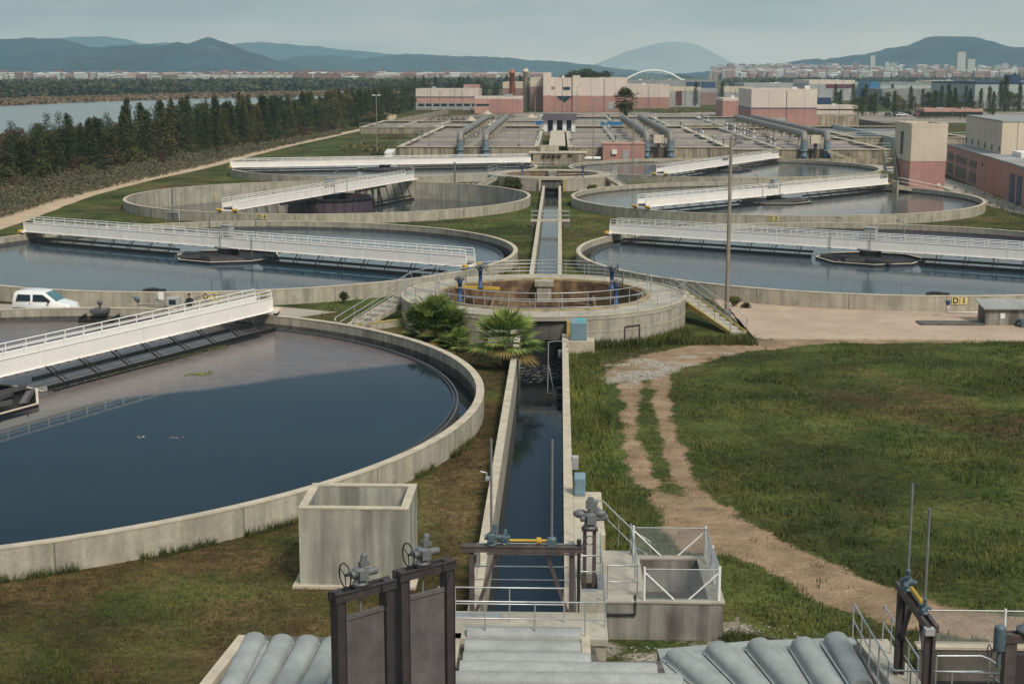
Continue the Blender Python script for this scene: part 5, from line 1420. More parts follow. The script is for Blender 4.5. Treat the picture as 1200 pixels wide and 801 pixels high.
# machine hall on the right: long left wall with windows, cream upper storey
A = at_y(1112, 205, 150); 
def machine_hall():
    c0 = at(1111, 207, 0)        # far left corner foot
    Yf = at(1111, 205, 0).y
    # the long wall runs towards the camera from (1111,205) to beyond the right edge
    p = at(1108, 204, 0); q = at(1185, 237, 0)
    d = (q - p); d.z = 0; L0 = d.length; ang = math.atan2(d.y, d.x)
    t = thing('machine_hall', 'long pink machine hall with dark window pairs and cream windowless upper storey', 'building', (p.x, p.y, 0), ang)
    zp = 4.6
    Lw = L0 * 1.9
    U1 = L0 * .58
    MB().box(0, Lw, 0, 22, -.2, zp).build('wall', M['pink'], t)
    MB().box(-.05, Lw + .05, -.06, 22, zp + .002, zp + .22).build('cornice', M['roofg'], t)
    MB().box(1.0, U1, 2.6, 18, zp + .222, zp + 4.6).build('upper_storey', M['cream'], t)
    MB().box(.95, U1 + .05, 2.55, 18.05, zp + 4.602, zp + 4.8).build('roof', M['roofg'], t)
    MB().box(U1 + 3, U1 + 9, 3.5, 9, zp + .222, zp + .9).build('roof_plant', M['white2'], t)
    for k in range(6):
        x = 2.0 + k * (U1 - 3.5) / 5
        MB().box(x, x + .35, 2.5, 2.598, zp + .55, zp + 1.25).build('slit_window', M['glass'], t)
    def lx(px):
        P = at_y(px, 200, 100); cx_, cy_ = P.x - CAMX, P.y      # ray direction on the ground plan
        # solve p + d*s = cam + k*(cx_, cy_)
        u = d.normalized(); det = u.x * (-cy_) - u.y * (-cx_)
        bx_, by_ = CAMX - p.x, -p.y
        return (bx_ * (-cy_) - by_ * (-cx_)) / det
    for (x0, x1) in ((1110.5, 1116.5), (1119.5, 1132), (1136, 1144)):
        x0, x1 = lx(x0), lx(x1)
        for z0, z1 in ((.55, 1.95), (2.65, 3.55)):
            w = MB().box(x0, x1, -.05, -.002, z0, z1).build('window', M['glass'], t)
            MB().box(x0 - .07, x1 + .07, -.075, -.052, z1, z1 + .07).box(x0 - .07, x1 + .07, -.10, -.052, z0 - .09, z0).box((x0 + x1) / 2 - .03, (x0 + x1) / 2 + .03, -.07, -.052, z0, z1).build('frame', M['galv_dark'], w)
    for a_, b_ in ((1184.5, 1190), (1193, 1198.5), (1206, 1212)):
        MB().box(lx(a_), lx(b_), -.06, -.002, 0, 3.6).build('door', M['navy'], t)
    MB().box(L0 * .6, L0 * .6 + .3, -.1, -.002, 3.2, 3.6).build('vent', M['black'], t)
    return t
machine_hall()
tag(MB().box(at(1196, 262, 0).x, at(1196, 262, 0).x + 2.2, at(1196, 276, 0).y, at(1196, 276, 0).y + 1.2, 0, 2.35).build('concrete_pillar', M['conc']), 'pale concrete pillar cut by the right edge of the photo', 'pillar')
hy_ = at(1169, 234, 0)
t = thing('hydrant', 'small yellow hydrant on the grass before the machine hall', 'hydrant', hy_)
MB().lathe([(.2, 0), (.2, .06), (.13, .08), (.13, .6), (.18, .62), (.15, .74), (0, .82)], 12).build('body', M['yellow'], t)
MB().tube([(-.25, 0, .48), (.25, 0, .48)], .07, 8).build('outlet', M['yellow'], t)
tag(MB().poly([(p.x, p.y) for p in (at(1138, 217, 0), at(1160, 215, 0), at(1168, 219, 0), at(1150, 221, 0))], 0, .25).build('manhole_slab', M['conc_rim']), 'pale concrete slab on the grass beside the machine hall', 'slab')
for i, (px, v) in enumerate(((1119, 221), (1132, 226), (1146, 233), (1160, 239), (1174, 245), (1188, 251))):
    p = at(px, v, 0); tag(MB().lathe([(.16, 0), (.14, .3), (0, .38)], 10, p.x, p.y).build('kerb_bollard', M['conc_dark']), 'small dark bollard along the service road edge', 'bollard', 'small dark bollards along the service road')

# ---- aeration basins
BZ = 2.75; BY = 266.0
def basin(label, x0, x1, y0, y1, z, xs, ys, wm='brownwater', group='aeration basins'):
    t = thing('aeration_basin', label, 'basin', (x0, y0, 0), 0, group)
    W, D = x1 - x0, y1 - y0
    MB().box(0, W, 0, .5, 0, z).build('front_wall', M['conc_far'], t)
    MB().box(0, .5, .5, D, 0, z).box(W - .5, W, .5, D, 0, z).box(.5, W - .5, D - .5, D, 0, z).build('wall', M['conc_far'], t)
    MB().box(-.15, W + .15, -.15, .9, z + .002, z + .18).box(-.1, .8, .9, D, z + .002, z + .15).box(W - .8, W + .1, .9, D, z + .002, z + .15).box(.8, W - .8, D - 1, D, z + .002, z + .15).build('walkway', M['conc_rim'], t)
    for x in xs: MB().box(x - .45, x + .45, .92, D - 1.02, 1.2, z + .12).build('partition', M['conc_deck'], t)
    for y in ys: MB().box(.82, W - .82, y - .3, y + .3, 1.2, z + .09).build('cross_wall', M['conc_deck'], t)
    for k in range(int(W / 6)):
        MB().box(3 + k * 6 - .2, 3 + k * 6 + .2, -.16, -.002, 0, z - .4).build('buttress', M['conc_far'], t)
    rail_parts(t, [(0, 0, z + .18), (W, 0, z + .18)], 1.0, (.5,), 3.0, .035)
    struct('water', MB().sheet([(x0 + .5, y0 + .5), (x1 - .5, y0 + .5), (x1 - .5, y1 - .5), (x0 + .5, y1 - .5)], z - .5), M[wm], recalc=False)
    return t
basin('left aeration basin with brown stained wall under the two left pipes', -28.2, -2.8, BY, 372, BZ, [13.0], [34, 68])
basin('central aeration basin in front of the small dark roofed pavilion', 2.6, 31.5, BY, 372, BZ, [9.5, 19], [30, 60, 88])
basin('right aeration basin below the long pipe gallery', 31.9, 60.0, BY, 372, BZ - .35, [9.0], [34, 70])
basin('far left open basin in front of the office building', -52, -20, 392, 445, 1.6, [10, 20], [25], 'foam')
basin('far brown topped basin behind the left pipes', -18, 2, 385, 430, 2.2, [], [20], 'brownwater')
basin('far centre basin crowded with small machinery', 4, 60, 392, 470, 2.2, [12, 26, 40], [20, 45], 'foam')
basin('distant grey basin right of the pipe gallery', 66, 92, 330, 400, 1.8, [9], [30], 'foam')
# central head works: walkway between basins, front chamber, pavilion
t = thing('head_chamber', 'pale concrete head chamber between the left and central basins', 'chamber', (-3.6, 263.0, 0))
MB().box(0, 9.0, -3.2, 2.7, 0, 2.0).build('lower_block', M['conc_far'], t); MB().box(-.8, 9.5, -3.3, 2.8, 2.002, 2.15).build('slab', M['conc_rim'], t)
MB().box(1.2, 4.5, -.5, 2.6, 2.152, 3.2).build('plant_box', M['conc'], t)
for i in range(4): MB().box(1.6 + i * .9, 2.2 + i * .9, -3.6, -3.3, 1.55, 1.9).build('valve', M['rust'], t)
MB().box(6.1, 6.9, -3.36, -3.302, 1.5, 1.9).build('green_sign', M['greensign'] if 'greensign' in M else M['leaf'], t)
tag(MB().box(-.9, 2.1, 266.5, 336, BZ + .2, BZ + .34).build('walkway', M['conc_rim']), 'pale raised walkway leading straight to the dark roofed pavilion', 'walkway')
t = thing('pavilion', 'small white pavilion with dark purple roof at the end of the raised walkway', 'pavilion', (-2.6, 338, BZ))
for x in (0, 2.1, 4.3, 6.3): MB().box(x, x + .9, 0, .8, 0, 2.6).build('pier', M['white2'], t)
MB().box(.2, 7, 1.0, 6, 0, 2.6).build('wall', M['navy'], t)
MB().hexa([(-.6, -.8, 2.602), (7.8, -.8, 2.602), (7.8, 7, 2.602), (-.6, 7, 2.602)], [(-.1, -.3, 3.9), (7.3, -.3, 3.9), (7.3, 6.5, 3.9), (-.1, 6.5, 3.9)]).build('roof', M['purple'], t)
t = thing('site_hut', 'small pale blue hut left of the dark roofed pavilion', 'hut', at(633, 146, BZ))
MB().box(0, 2.6, 0, 3, 0, 2.2).build('wall', M['greenw'], t); MB().box(-.1, 2.7, -.1, 3.1, 2.202, 2.35).build('roof', M['white2'], t)
for i, (px, v, w, lab) in enumerate(((628, 147, 2.8, 'bright blue container left of the dark roofed pavilion'), (704, 148, 5.6, 'bright blue container right of the dark roofed pavilion'), (581, 150, 1.2, 'small teal machine cover on the left basin beside the pipes'))):
    p = at(px, v, BZ); t = thing('container', lab, 'container', p)
    MB().box(0, w, 0, 1.6, .1, 1.0).build('body', M['bluep' if i < 2 else 'teal'], t); MB().box(-.05, w + .05, -.05, 1.65, 1.002, 1.1).build('lid', M['bluep' if i < 2 else 'teal'], t)
# electrical room
a = at_y(706, 167, 263.6); b = at_y(755, 167, 263.6)
t = thing('switch_room', 'low pink switch room with grey door and white cooling unit', 'building', (a.x, 262.0, 0))
W = b.x - a.x
MB().box(0, W, 0, 3.6, 0, a.z - .2).build('wall', M['pink'], t); MB().box(-.1, W + .1, -.1, 3.7, a.z - .198, a.z + .0).build('roof', M['pinkl'], t)
MB().box(W * .48, W * .62, -.05, -.002, .3, 2.5).build('door', M['greyw'], t); MB().box(W * .22, W * .34, -.35, -.002, 1.8, 2.6).build('cooling_unit', M['white2'], t)
tag(MB().box(3, 34, 261.0, 261.5, 0, .55).build('ledge_wall', M['conc']), 'low concrete ledge wall running in front of the pink switch room', 'wall')
tag(MB().box(34.4, 57, 262.5, 263.0, 0, 1.0).build('ledge_wall', M['conc_far']), 'low stained ledge wall before the right aeration basin', 'wall')
tag(MB().tube([(.5, 261, 1.1), (8.3, 261, 1.1)], .3, 10).build('white_pipe', M['white2']), 'white horizontal pipe left of the pink switch room', 'pipe')
stairs('stairs', 'concrete stairs along the front of the right aeration basin', (48.5, 263.8, 2.4), (55.5, 263.8, 0), 1.2, rails=False, m='conc')

# big pipes on trestles
def big_pipe(x, label, zt=5.25, r=.62, y1=368):
    t = thing('process_pipe', label, 'pipe', (x, 265.2, 0), 0, 'big air pipes over the basins')
    k = [(0, 0, .2), (0, 0, zt - 1.2)]
    MB().tube([(0, 0, .15), (0, 0, zt - 1.3)], r, 16).build('down_pipe', M['teal2'], t)
    el = [(0, 1.3 - 1.3 * math.cos(a), zt - 1.3 + 1.3 * math.sin(a)) for a in [PI / 2 * i / 7 for i in range(8)]]
    MB().tube(el, r, 16).build('elbow', M['pipe'], t)
    MB().tube([(0, 1.3, zt), (0, y1 - 265, zt - .0)], r, 16).build('run', M['pipe'], t)
    for z in (.9, 2.2): MB().lathe([(r, z), (r + .16, z), (r + .16, z + .22), (r, z + .22)], 20).build('flange', M['teal2'], t)
    MB().blob((.0, -r - .1, 1.3), .42, .3, .42, 10, 6).tube([(-.5, -r - .1, 1.3), (.5, -r - .1, 1.3)], .14, 8).build('valve', M['blueg'], t)
    for i in range(10):
        y = 6 + i * 10.4
        MB().box(-.15, .15, y - .2, y + .2, BZ + .16, zt - r * .9).box(-.9, .9, y - .25, y + .25, zt - r - .25, zt - r + .05).build('trestle', M['conc'], t)
M['teal2'] = mat('blue grey pipe paint', (0.17, 0.22, 0.25), .55, var=.25, scale=2)
M['blueg'] = mat('worn blue paint', (0.10, 0.20, 0.32), .5, var=.25, scale=2)
M['pipe'] = mat('weathered pipe jacket', (0.24, 0.225, 0.20), .6, var=.25, scale=1, metal=.2)
M['greensign'] = mat('green sign', (0.03, 0.32, 0.12), .5)
ends = {'l': (-16.8, -12.2), 'c': (16.6, 20.9), 'r': (44.6, 48.7)}
for g_, nm in (('l', 'left'), ('c', 'central'), ('r', 'right')):
    for j, x in enumerate(ends[g_]):
        big_pipe(x, '%s hand big pipe of the %s pair, bending down over the basin wall' % (['left', 'right'][j], nm))
for x, lab in ((18.7, 'brown pipe stack between the central pair of big pipes'), (46.6, 'brown pipe stack between the right pair of big pipes')):
    t = thing('pipe_stack', lab, 'pipe', (x, 265.0, 0))
    MB().tube([(0, 0, .1), (0, 0, 3.6)], .3, 10).build('riser', M['rust'], t); MB().box(-.9, .9, -.6, .9, 3.6, 5.0).build('silencer', M['cream'], t)
# diagonal handrail lines and small equipment on the basins
for i in range(90):
    x = rng.choice([rng.uniform(-27, -3), rng.uniform(4, 31), rng.uniform(33, 59), rng.uniform(5, 58)]); y = rng.choice([rng.uniform(268, 370), rng.uniform(300, 370), rng.uniform(394, 468)])
    xs_ = [-15.2, 12.1, 21.6, 40.9, 30.8, 2.9, -3.3, -27.6]
    x = min(xs_, key=lambda q: abs(q - x)) + rng.uniform(-.3, .3)
    if y > 372: x = rng.choice([16, 30, 44, 4.4, 59.4]); zb = 2.35
    else: zb = BZ + .15
    p = Vector((x, y, zb))
    t = thing('sluice_drive', 'small grey sluice drive standing on a basin wall', 'sluice drive', p, rng.uniform(0, 3), 'small drives on the basin walls')
    MB().lathe([(.22, 0), (.12, .1), (.12, .9), (.25, .95), (.25, 1.15), (0, 1.25)], 10).build('column', M[rng.choice(['teal', 'act', 'galv', 'white2'])], t)
    MB().tube([(-.4, 0, 1.05), (.4, 0, 1.05)], .12, 8).build('motor', M['act'], t)
for x0, x1, y, z, lab in ((-27.5, -3, 300, BZ + .1, 'guard rail across the left aeration basin'), (3, 31, 296, BZ + .1, 'guard rail across the central aeration basin, nearer one'), (3, 31, 326, BZ + .1, 'guard rail across the central aeration basin, farther one'), (33, 59, 300, BZ - .2, 'guard rail across the right aeration basin')):
    railing('handrail', lab, [(x0, y, z), (x1, y, z)], spacing=3, h=1.0, mids=(.5,), r=.04)
for x, lab in ((12.1, 'long guard rail running away on the first wall of the central basin'), (21.6, 'long guard rail running away on the second wall of the central basin'), (-15.2, 'long guard rail running away over the left basin')):
    railing('handrail', lab, [(x + .4, 268, BZ + .12), (x + .4, 366, BZ + .12)], spacing=4, h=1.0, mids=(.5,), r=.035)
# skimmer shells: white domes near the far basins
for px, v, lab in ((552, 141, 'white machine dome on the far basin, leftmost of three'), (571, 133.5, 'white machine dome near the workshop, middle of three'), (623, 137.5, 'white machine dome before the brown hall, rightmost of three')):
    p = at(px, v, 2.0); t = thing('machine_dome', lab, 'machine', p); t.scale = (.7, .7, .55)
    MB().lathe([(2.4, 0), (2.3, .3), (1.1, .9), (.9, 1.5), (.3, 1.7), (.25, 2.3), (0, 2.4)], 20).build('dome', M['conc_rim'], t); MB().lathe([(3.0, -.3), (3.0, 0), (2.3, .02)], 24).build('base_ring', M['conc_rim'], t)
# retaining walls and enclosure walls behind
def wall_line(name, label, a, b, h, th, m):
    a, b = Vector(a), Vector(b)
    return tag(MB().bar((a.x, a.y, h / 2), (b.x, b.y, h / 2), th, h).build(name, M[m]), label, 'wall')
wall_line('enclosure_wall', 'long pale green wall running from the basin corner to the tower', at(975, 156, 0), at(1062, 178, 0), 2.4, .3, 'greenw')
wall_line('enclosure_wall', 'far concrete wall right of the cream and pink block', at(958, 151, 0), at(1006, 151, 0), 3.6, .3, 'conc_far')
wall_line('enclosure_wall', 'dark topped wall behind the distant grey basin', at(1006, 147, 0), at(1062, 158, 0), 2.0, .3, 'conc_dark')
wall_line('parapet_wall', 'low pale wall on the bank left of the far open basin', at(443, 150, 0), at(525, 133, 0), 1.6, .4, 'conc_far')
wall_line('parapet_wall', 'long low grey wall between the grass and the far open basin', at(440, 152, 0), at(523, 149, 0), 1.5, .4, 'conc_far')
tag(MB().poly([(p.x, p.y) for p in (at(450, 186, 0), at(454, 181, 0), at(464, 181, 0), at(460, 186, 0))], 0, 1.1).build('kiosk', M['white2']), 'tiny pale kiosk on the grass left of the basin wall', 'kiosk')
# arch bridge far behind
t = thing('arch_bridge', 'white double arch bridge far behind the halls', 'bridge', (at_y(766, 95, 1500).x, 1500, 0))
for s in (0, 9):
    MB().tube([((q - .5) * 58, s, 8 + 10.0 * (1 - (2 * q - 1) ** 2)) for q in [i / 24 for i in range(25)]], .9, 8).build('arch', M['white2'], t)
mb = MB()
for i in range(1, 20):
    q = i / 20; mb.tube([((q - .5) * 58, 4.5, 8), ((q - .5) * 58, 4.5 if 0 else (0 if i % 2 else 9), 8 + 10.0 * (1 - (2 * q - 1) ** 2))], .14, 4)
mb.build('hangers', M['greyw'], t)
MB().box(-42, 42, -2, 12, 6.4, 8).build('deck', M['greyw'], t)
for x in (-29, 29): MB().box(x - 1.5, x + 1.5, 0, 10, 0, 6.4).build('pier', M['greyw'], t)
# chimneys
for px, vt, m, lab in ((600, 82, 'orange', 'orange brick chimney, left one of the pair'), (616, 80.5, 'cream', 'pale tan chimney, right one of the pair')):
    p = at_y(px, 100, 640); zt = at_y(px, vt, 640).z
    t = thing('chimney', lab, 'chimney', (p.x, 640, 0))
    MB().lathe([(1.35, 0), (1.1, zt - 1.6), (1.35, zt - 1.5), (1.35, zt - .8), (1.0, zt - .7), (.8, zt)], 16).build('stack', M[m], t); MB().lathe([(.85, zt), (.85, zt + .3), (0, zt + .35)], 12).build('cap', M['roofg'], t)

# ---- lamp posts
def lamp_post(px, vt, vb, label, r=.11, z0=0.0, cross=False, big=False, Y=None):
    p = at(px, vb, z0) if Y is None else at_y(px, vb, Y)
    h = at_y(px, vt, p.y).z - p.z
    t = thing('lamp_post', label, 'lamp post', p, 0, 'lamp posts of the plant' if not big else None)
    MB().tube([(0, 0, 0), (0, 0, h)], r, 8, r2=r * .62).build('pole', M['pole'], t)
    MB().lathe([(r * 2, 0), (r * 2, .25), (r * 1.1, .3)], 10).build('base', M['conc_dark'], t)
    for s in ((-1, 1) if cross else (1,)):
        MB().tube([(0, 0, h - .3), (s * .55, 0, h - .1)], .035, 5).box(s * .5 - .25, s * .5 + .3, -.18, .18, h - .16, h + .0).build('lamp_head', M['galv_dark' if not cross else 'white2'], t)
    return t
M['pole'] = mat('weathered pole', (0.26, 0.225, 0.185), .7, var=.2, scale=2)
lp = lamp_post(851.5, 160, 369, 'tall weathered post standing in front of the tank marked D 1', r=.155, big=True)
hh = at_y(851.5, 160, at(851.5, 369, 0).y).z
MB().tube([(0, 0, hh - .8), (.35, 0, hh - .4)], .03, 5).box(.2, .75, -.12, .12, hh - .5, hh - .3).tube([(0, 0, hh - 1.3), (-.35, 0, hh - 1.5)], .03, 5).box(-.55, -.2, -.12, .12, hh - 1.55, hh - 1.4).build('floodlight', M['galv_dark'], lp)
for px, vt, vb, lab in ((442, 111, 186, 'slim lamp post with white floodlights left of the basin wall'), (462, 104, 133, 'lamp post before the dense tree row beside the dirt path'), (516, 108, 151, 'lamp post in front of the office building, left one'), (533, 105, 131, 'lamp post in front of the office building, right one'), (676, 102, 135, 'lamp post before the large white hall'), (695, 116, 196, 'slim post left of the pink switch room'), (742, 109, 205, 'tall slim post right of the pink switch room'), (906, 106, 148, 'lamp post before the cream and pink block'), (627, 112, 138, 'short lamp post before the stepped hall'), (608, 150, 171, 'thin post on the front of the left basin'), (503, 148, 172, 'thin short post on the left basin corner'), (792, 118, 140, 'small lamp post before the grey store'), (717, 106, 128, 'lamp post at the right end of the large hall'), (1070, 118, 136, 'lamp post among the parked cars')):
    if 'basin' in lab and 'wall' not in lab and vb > 160: lamp_post(px, vt, vb, lab, r=.09, Y=267)
    else: lamp_post(px, vt, vb, lab, cross=('floodlights' in lab), r=.11 if vb > 180 else .16)
p = at(203, 262, 0); h = at_y(203, 219, p.y).z
t = thing('level_post', 'dark post with a small caged box in front of the half empty tank', 'post', p)
MB().tube([(0, 0, 0), (0, 0, h)], .10, 8).build('pole', M['galv_dark'], t)
for s in (-.55, .15): MB().box(s, s + .45, -.25, .25, .5, 1.2).build('meter_box', M['act'], t)
MB().tube([(-.7, -.3, 0), (-.7, -.3, 1.3), (.75, -.3, 1.3), (.75, -.3, 0)], .04, 6).build('cage', M['galv'], t)
p = at(533, 214, 0); tag(MB().tube([(p.x, p.y, 0), (p.x, p.y, 3.0)], .14, 8).build('dark_post', M['galv_dark']), 'plain dark post behind the half empty tank', 'post')

# ---- equipment by the tank walls
p = at(1155, 381, 0)
t = thing('valve_cabin', 'small mossy concrete cabin with sheet roof against the tank wall at right', 'cabin', p)
MB().box(0, 2.7, 0, 1.9, 0, 1.05).build('wall', M['conc_stain'], t)
MB().hexa([(-.2, -.2, 1.05), (2.9, -.2, 1.05), (2.9, 2.1, 1.35), (-.2, 2.1, 1.35)], [(-.2, -.2, 1.11), (2.9, -.2, 1.11), (2.9, 2.1, 1.41), (-.2, 2.1, 1.41)]).build('roof', M['roofg'], t)
MB().box(.9, 1.2, -.03, -.002, .45, .8).build('notice', M['white2'], t); MB().box(2.72, 3.05, -.15, .3, .55, 1.05).build('meter_box', M['greyw'], t); MB().box(-.03, -.002, .5, 1.4, .1, .9).build('door', M['rust'], t)
MB().box(-4.2, -.1, -.2, 1.2, 0, .10).build('sump_slab', M['conc_dark'], t)
p = at(1111, 372, 0)
t = thing('pipe_valve', 'small blue valve on the tank wall left of the plates reading D 1', 'valve', p)
MB().tube([(0, .6, .9), (0, .2, .9), (0, .2, .3), (2.6, .2, .3)], .06, 8).build('pipe', M['galv'], t); MB().blob((0, .2, .95), .14, .14, .16, 8, 6).lathe([(0, 1.05), (.2, 1.05), (.2, 1.1), (0, 1.1)], 12, 0, .2).build('valve_head', M['blue'], t)
p = at(1197, 384, 0); tag(MB().box(p.x, p.x + 1.2, p.y, p.y + .8, 0, .45).tube([(p.x - .2, p.y + .2, .2), (p.x + 1, p.y - .3, .5)], .07, 8).build('teal_pump', M['teal']), 'teal pump partly cut by the right edge beside the cabin', 'pump')
p = Vector((at_y(203, 350, 98).x, 98.1, 0))
t = thing('instrument_box', 'grey instrument box with dark window against the tank wall left of the person', 'box', p)
MB().box(-.45, .45, -.3, .3, .35, .95).build('housing', M['greyw'], t, bevel=.03); MB().box(-.25, .22, -.32, -.302, .5, .82).build('window', M['glass'], t); MB().tube([(-.3, 0, 0), (-.3, 0, .35)], .04, 6).tube([(.3, 0, 0), (.3, 0, .35)], .04, 6).build('legs', M['galv'], t)
p = Vector((at_y(187, 350, 98.6).x, 98.9, 0))
t = thing('wall_notice', 'small white notice on the wall left of the instrument box', 'notice', (p.x, 99.0, .95)); MB().box(-.18, .18, -.03, 0, -.3, .25).build('sheet', M['white2'], t); MB().box(-.7, .5, -.2, -.031, -.9, -.4).build('ledge', M['conc'], t)
p = Vector((at_y(160, 350, 98.4).x, 98.6, 0))
t = thing('pipe_valve', 'teal valve with bent pipe on the wall right of the white van', 'valve', p)
MB().tube([(0, .5, .5), (0, 0, .5), (0, 0, .35), (1.7, 0, .35), (1.7, 0, 0)], .05, 8).build('pipe', M['galv_dark'], t); MB().blob((0, -.1, .75), .2, .16, .2, 8, 6).tube([(-.3, -.1, .95), (.2, -.1, .7)], .07, 8).build('valve_head', M['teal'], t)
p0_ = at_y(215, 352, 98.2); p1_ = at_y(345, 349, 99.3)
tag(MB().tube([(p0_.x, 98.4, .55), (p0_.x + 1.2, 98.6, 1.0), (p0_.x + 2.0, 98.9, 1.02), (p1_.x - 2, 100.4, 1.0)], .05, 6).build('wall_pipe', M['galv_dark']), 'thin dark pipe along the tank wall passing the plates reading D 2', 'pipe')

a, b = at(398, 391, 0), at(474, 381, 0)
t = thing('low_wall', 'low wall with ochre stained coping left of the palm clump', 'wall', a)
MB().bar((0, 0, .2), ((b - a).x, (b - a).y, .2), .3, .4).build('wall', M['conc'], t); MB().bar((0, 0, .43), ((b - a).x, (b - a).y, .43), .34, .05).build('coping', M['ochre'], t)
# ================================================================= VAN
def make_van(loc, rz):
    t = thing('van', 'small white van parked on the service road behind the closest tank wall', 'van', loc, rz)
    L_ = 4.2; hw = .86
    # side profile, rear at x = 0, nose at +x
    prof = [(0.0, .32), (-.02, .75), (.02, 1.15), (.14, 1.70), (.30, 1.80), (1.2, 1.84), (2.05, 1.80), (2.35, 1.70), (3.12, 1.12), (3.3, 1.06), (3.95, .90), (4.12, .72), (4.2, .45), (4.12, .28), (3.7, .24), (.3, .24)]
    belt = 1.05
    n = len(prof); vs = []; fs = []
    def yw(z, s): return s * (hw - max(0, z - belt) ** 1.25 * .17 - (max(0, .5 - z) * .1))
    rows = (-1, -.96, -.86, 0, .86, .96, 1)
    for k in rows:
        for (x, z) in prof:
            a = abs(k); sh = 1.0
            cx_, cz_ = 2.1, .9
            s_ = {1: .965, .96: .99, .86: 1, 0: 1.0}[a]
            zz = cz_ + (z - cz_) * s_ + (.03 if a == 0 and z > 1.6 else 0)
            xx = cx_ + (x - cx_) * s_ + (.06 if a == 0 and x > 3 else 0)
            vs.append((xx, yw(z, 1) * k, zz))
    for r in range(len(rows) - 1):
        for i in range(n):
            j = (i + 1) % n
            fs.append((r * n + i, r * n + j, (r + 1) * n + j, (r + 1) * n + i))
    fs.append(tuple(range(n))); fs.append(tuple(reversed(range((len(rows) - 1) * n, len(rows) * n))))
    body = MB(); body.add(vs, fs, True); b = body.build('body', M['carwhite'], t)
    def side(pts, nm, s, off=.012, m='glass', th=.02):
        q = [(x, yw(z, s) * .965 + s * off, z * .965 + .0315) for x, z in pts]
        q2 = [(x, y + s * th, z) for x, y, z in q]
        k = len(q)
        return MB().add(q + q2, [tuple(range(k)), tuple(reversed(range(k, 2 * k)))] + [(i, (i + 1) % k, k + (i + 1) % k, k + i) for i in range(k)]).build(nm, M[m], t)
    for s in (-1, 1):
        side([(.28, 1.16), (1.32, 1.16), (1.32, 1.60), (.42, 1.62)], 'side_window', s)
        side([(1.48, 1.14), (2.72, 1.10), (2.72, 1.22), (2.18, 1.60), (1.50, 1.62)], 'door_window', s)
        side([(1.38, .45), (1.41, .45), (1.41, 1.70), (1.38, 1.70)], 'door_gap', s, .013, 'black', .004)
        side([(2.74, .45), (2.77, .45), (2.77, 1.08), (2.74, 1.08)], 'door_gap', s, .013, 'black', .004)
        side([(.05, .62), (.95, .60), (.95, .67), (.05, .69)], 'bumper_strip', s, .013, 'black', .02)
        side([(1.25, .98), (1.34, .98), (1.34, 1.01), (1.25, 1.01)], 'door_handle', s, .02, 'black', .03)
        MB().blob((2.66, s * 1.0, 1.16), .09, .10, .11, 8, 6).build('wing_mirror', M['black'], t)
        for x in (.72, 3.42):
            w = MB().tube([(x, s * .80, .31), (x, s * .60, .31)], .31, 20).build('wheel', M['tyre'], t)
            MB().tube([(x, s * .815, .31), (x, s * .79, .31)], .19, 14).build('rim', M['galv'], w)
        MB().blob((4.08, s * .62, .74), .10, .17, .10, 8, 6).build('headlight', M['glasspale'], t)
    MB().hexa([(2.36, -.66, 1.66), (3.10, -.74, 1.12), (3.10, .74, 1.12), (2.36, .66, 1.66)], [(2.39, -.66, 1.72), (3.14, -.74, 1.165), (3.14, .74, 1.165), (2.39, .66, 1.72)]).build('windscreen', M['screen'], t)
    MB().tube([(.5, .2, 1.83), (.35, .2, 1.98), (1.0, .2, 1.94)], .012, 5).build('aerial', M['black'], t)
M['carwhite'] = mat('white van paint', (0.78, 0.78, 0.77), .3, var=.03, coat=.4)
M['glasspale'] = mat('lamp glass', (0.5, 0.5, 0.5), .1)
M['screen'] = mat('windscreen glass', (0.09, 0.20, 0.22), .08, var=.3, scale=3)
pv = at_y(19, 340, 95.9)
make_van((pv.x, 95.9, .012), -.06)
bpy.data.objects['van'].scale = (.97, .97, .97)
# something upright dark on the grass beside the van (tailgate prop)
# ================================================================= PERSON
def make_person(loc, rz):
    t = thing('person', 'person in dark clothes standing with arms close between the two tank walls', 'person', loc, rz)
    me = bpy.data.meshes.new('body'); V = []; E = []; Rr = []
    def add(p, r, parent=None):
        V.append(p); Rr.append(r)
        if parent is not None: E.append((parent, len(V) - 1))
        return len(V) - 1
    pel = add((0, 0, .95), .15)
    wai = add((0, .01, 1.10), .135, pel); che = add((0, .02, 1.32), .16, wai); nek = add((0, .0, 1.47), .065, che); hd = add((0, -.01, 1.58), .085, nek); hd2 = add((0, -.01, 1.67), .08, hd)
    for s in (-1, 1):
        hip = add((s * .10, 0, .88), .10, pel); kn = add((s * .12, -.02, .50), .065, hip); an = add((s * .13, .02, .10), .045, kn); add((s * .14, -.14, .05), .04, an)
        sh = add((s * .19, .01, 1.40), .06, che); el = add((s * .25, .03, 1.13), .045, sh); wr = add((s * .20, -.16, .98), .032, el); add((s * .15, -.22, 1.0), .035, wr)
    me.from_pydata(V, E, []); 
    o = bpy.data.objects.new('body', me); COL.objects.link(o); attach(o, t)
    md = o.modifiers.new('s', 'SKIN'); md.use_smooth_shade = True
    for i, r in enumerate(Rr): me.skin_vertices[0].data[i].radius = (r, r)
    me.skin_vertices[0].data[0].use_root = True
    o.modifiers.new('d', 'SUBSURF').levels = 1; o.modifiers[-1].render_levels = 1
    dg = bpy.context.evaluated_depsgraph_get(); m2 = bpy.data.meshes.new_from_object(o.evaluated_get(dg))
    o.modifiers.clear(); o.data = m2
    m2.materials.clear(); m2.materials.append(M['cloth']); m2.materials.append(M['skin'])
    for p in m2.polygons:
        p.use_smooth = True
        z = p.center.z
        if z > 1.50 or (abs(p.center.x) < .19 and p.center.y < -.17 and .9 < z < 1.1): p.material_index = 1
    MB().blob((0, .02, 1.70), .098, .11, .085, 12, 8).build('hair', M['ink'], t)
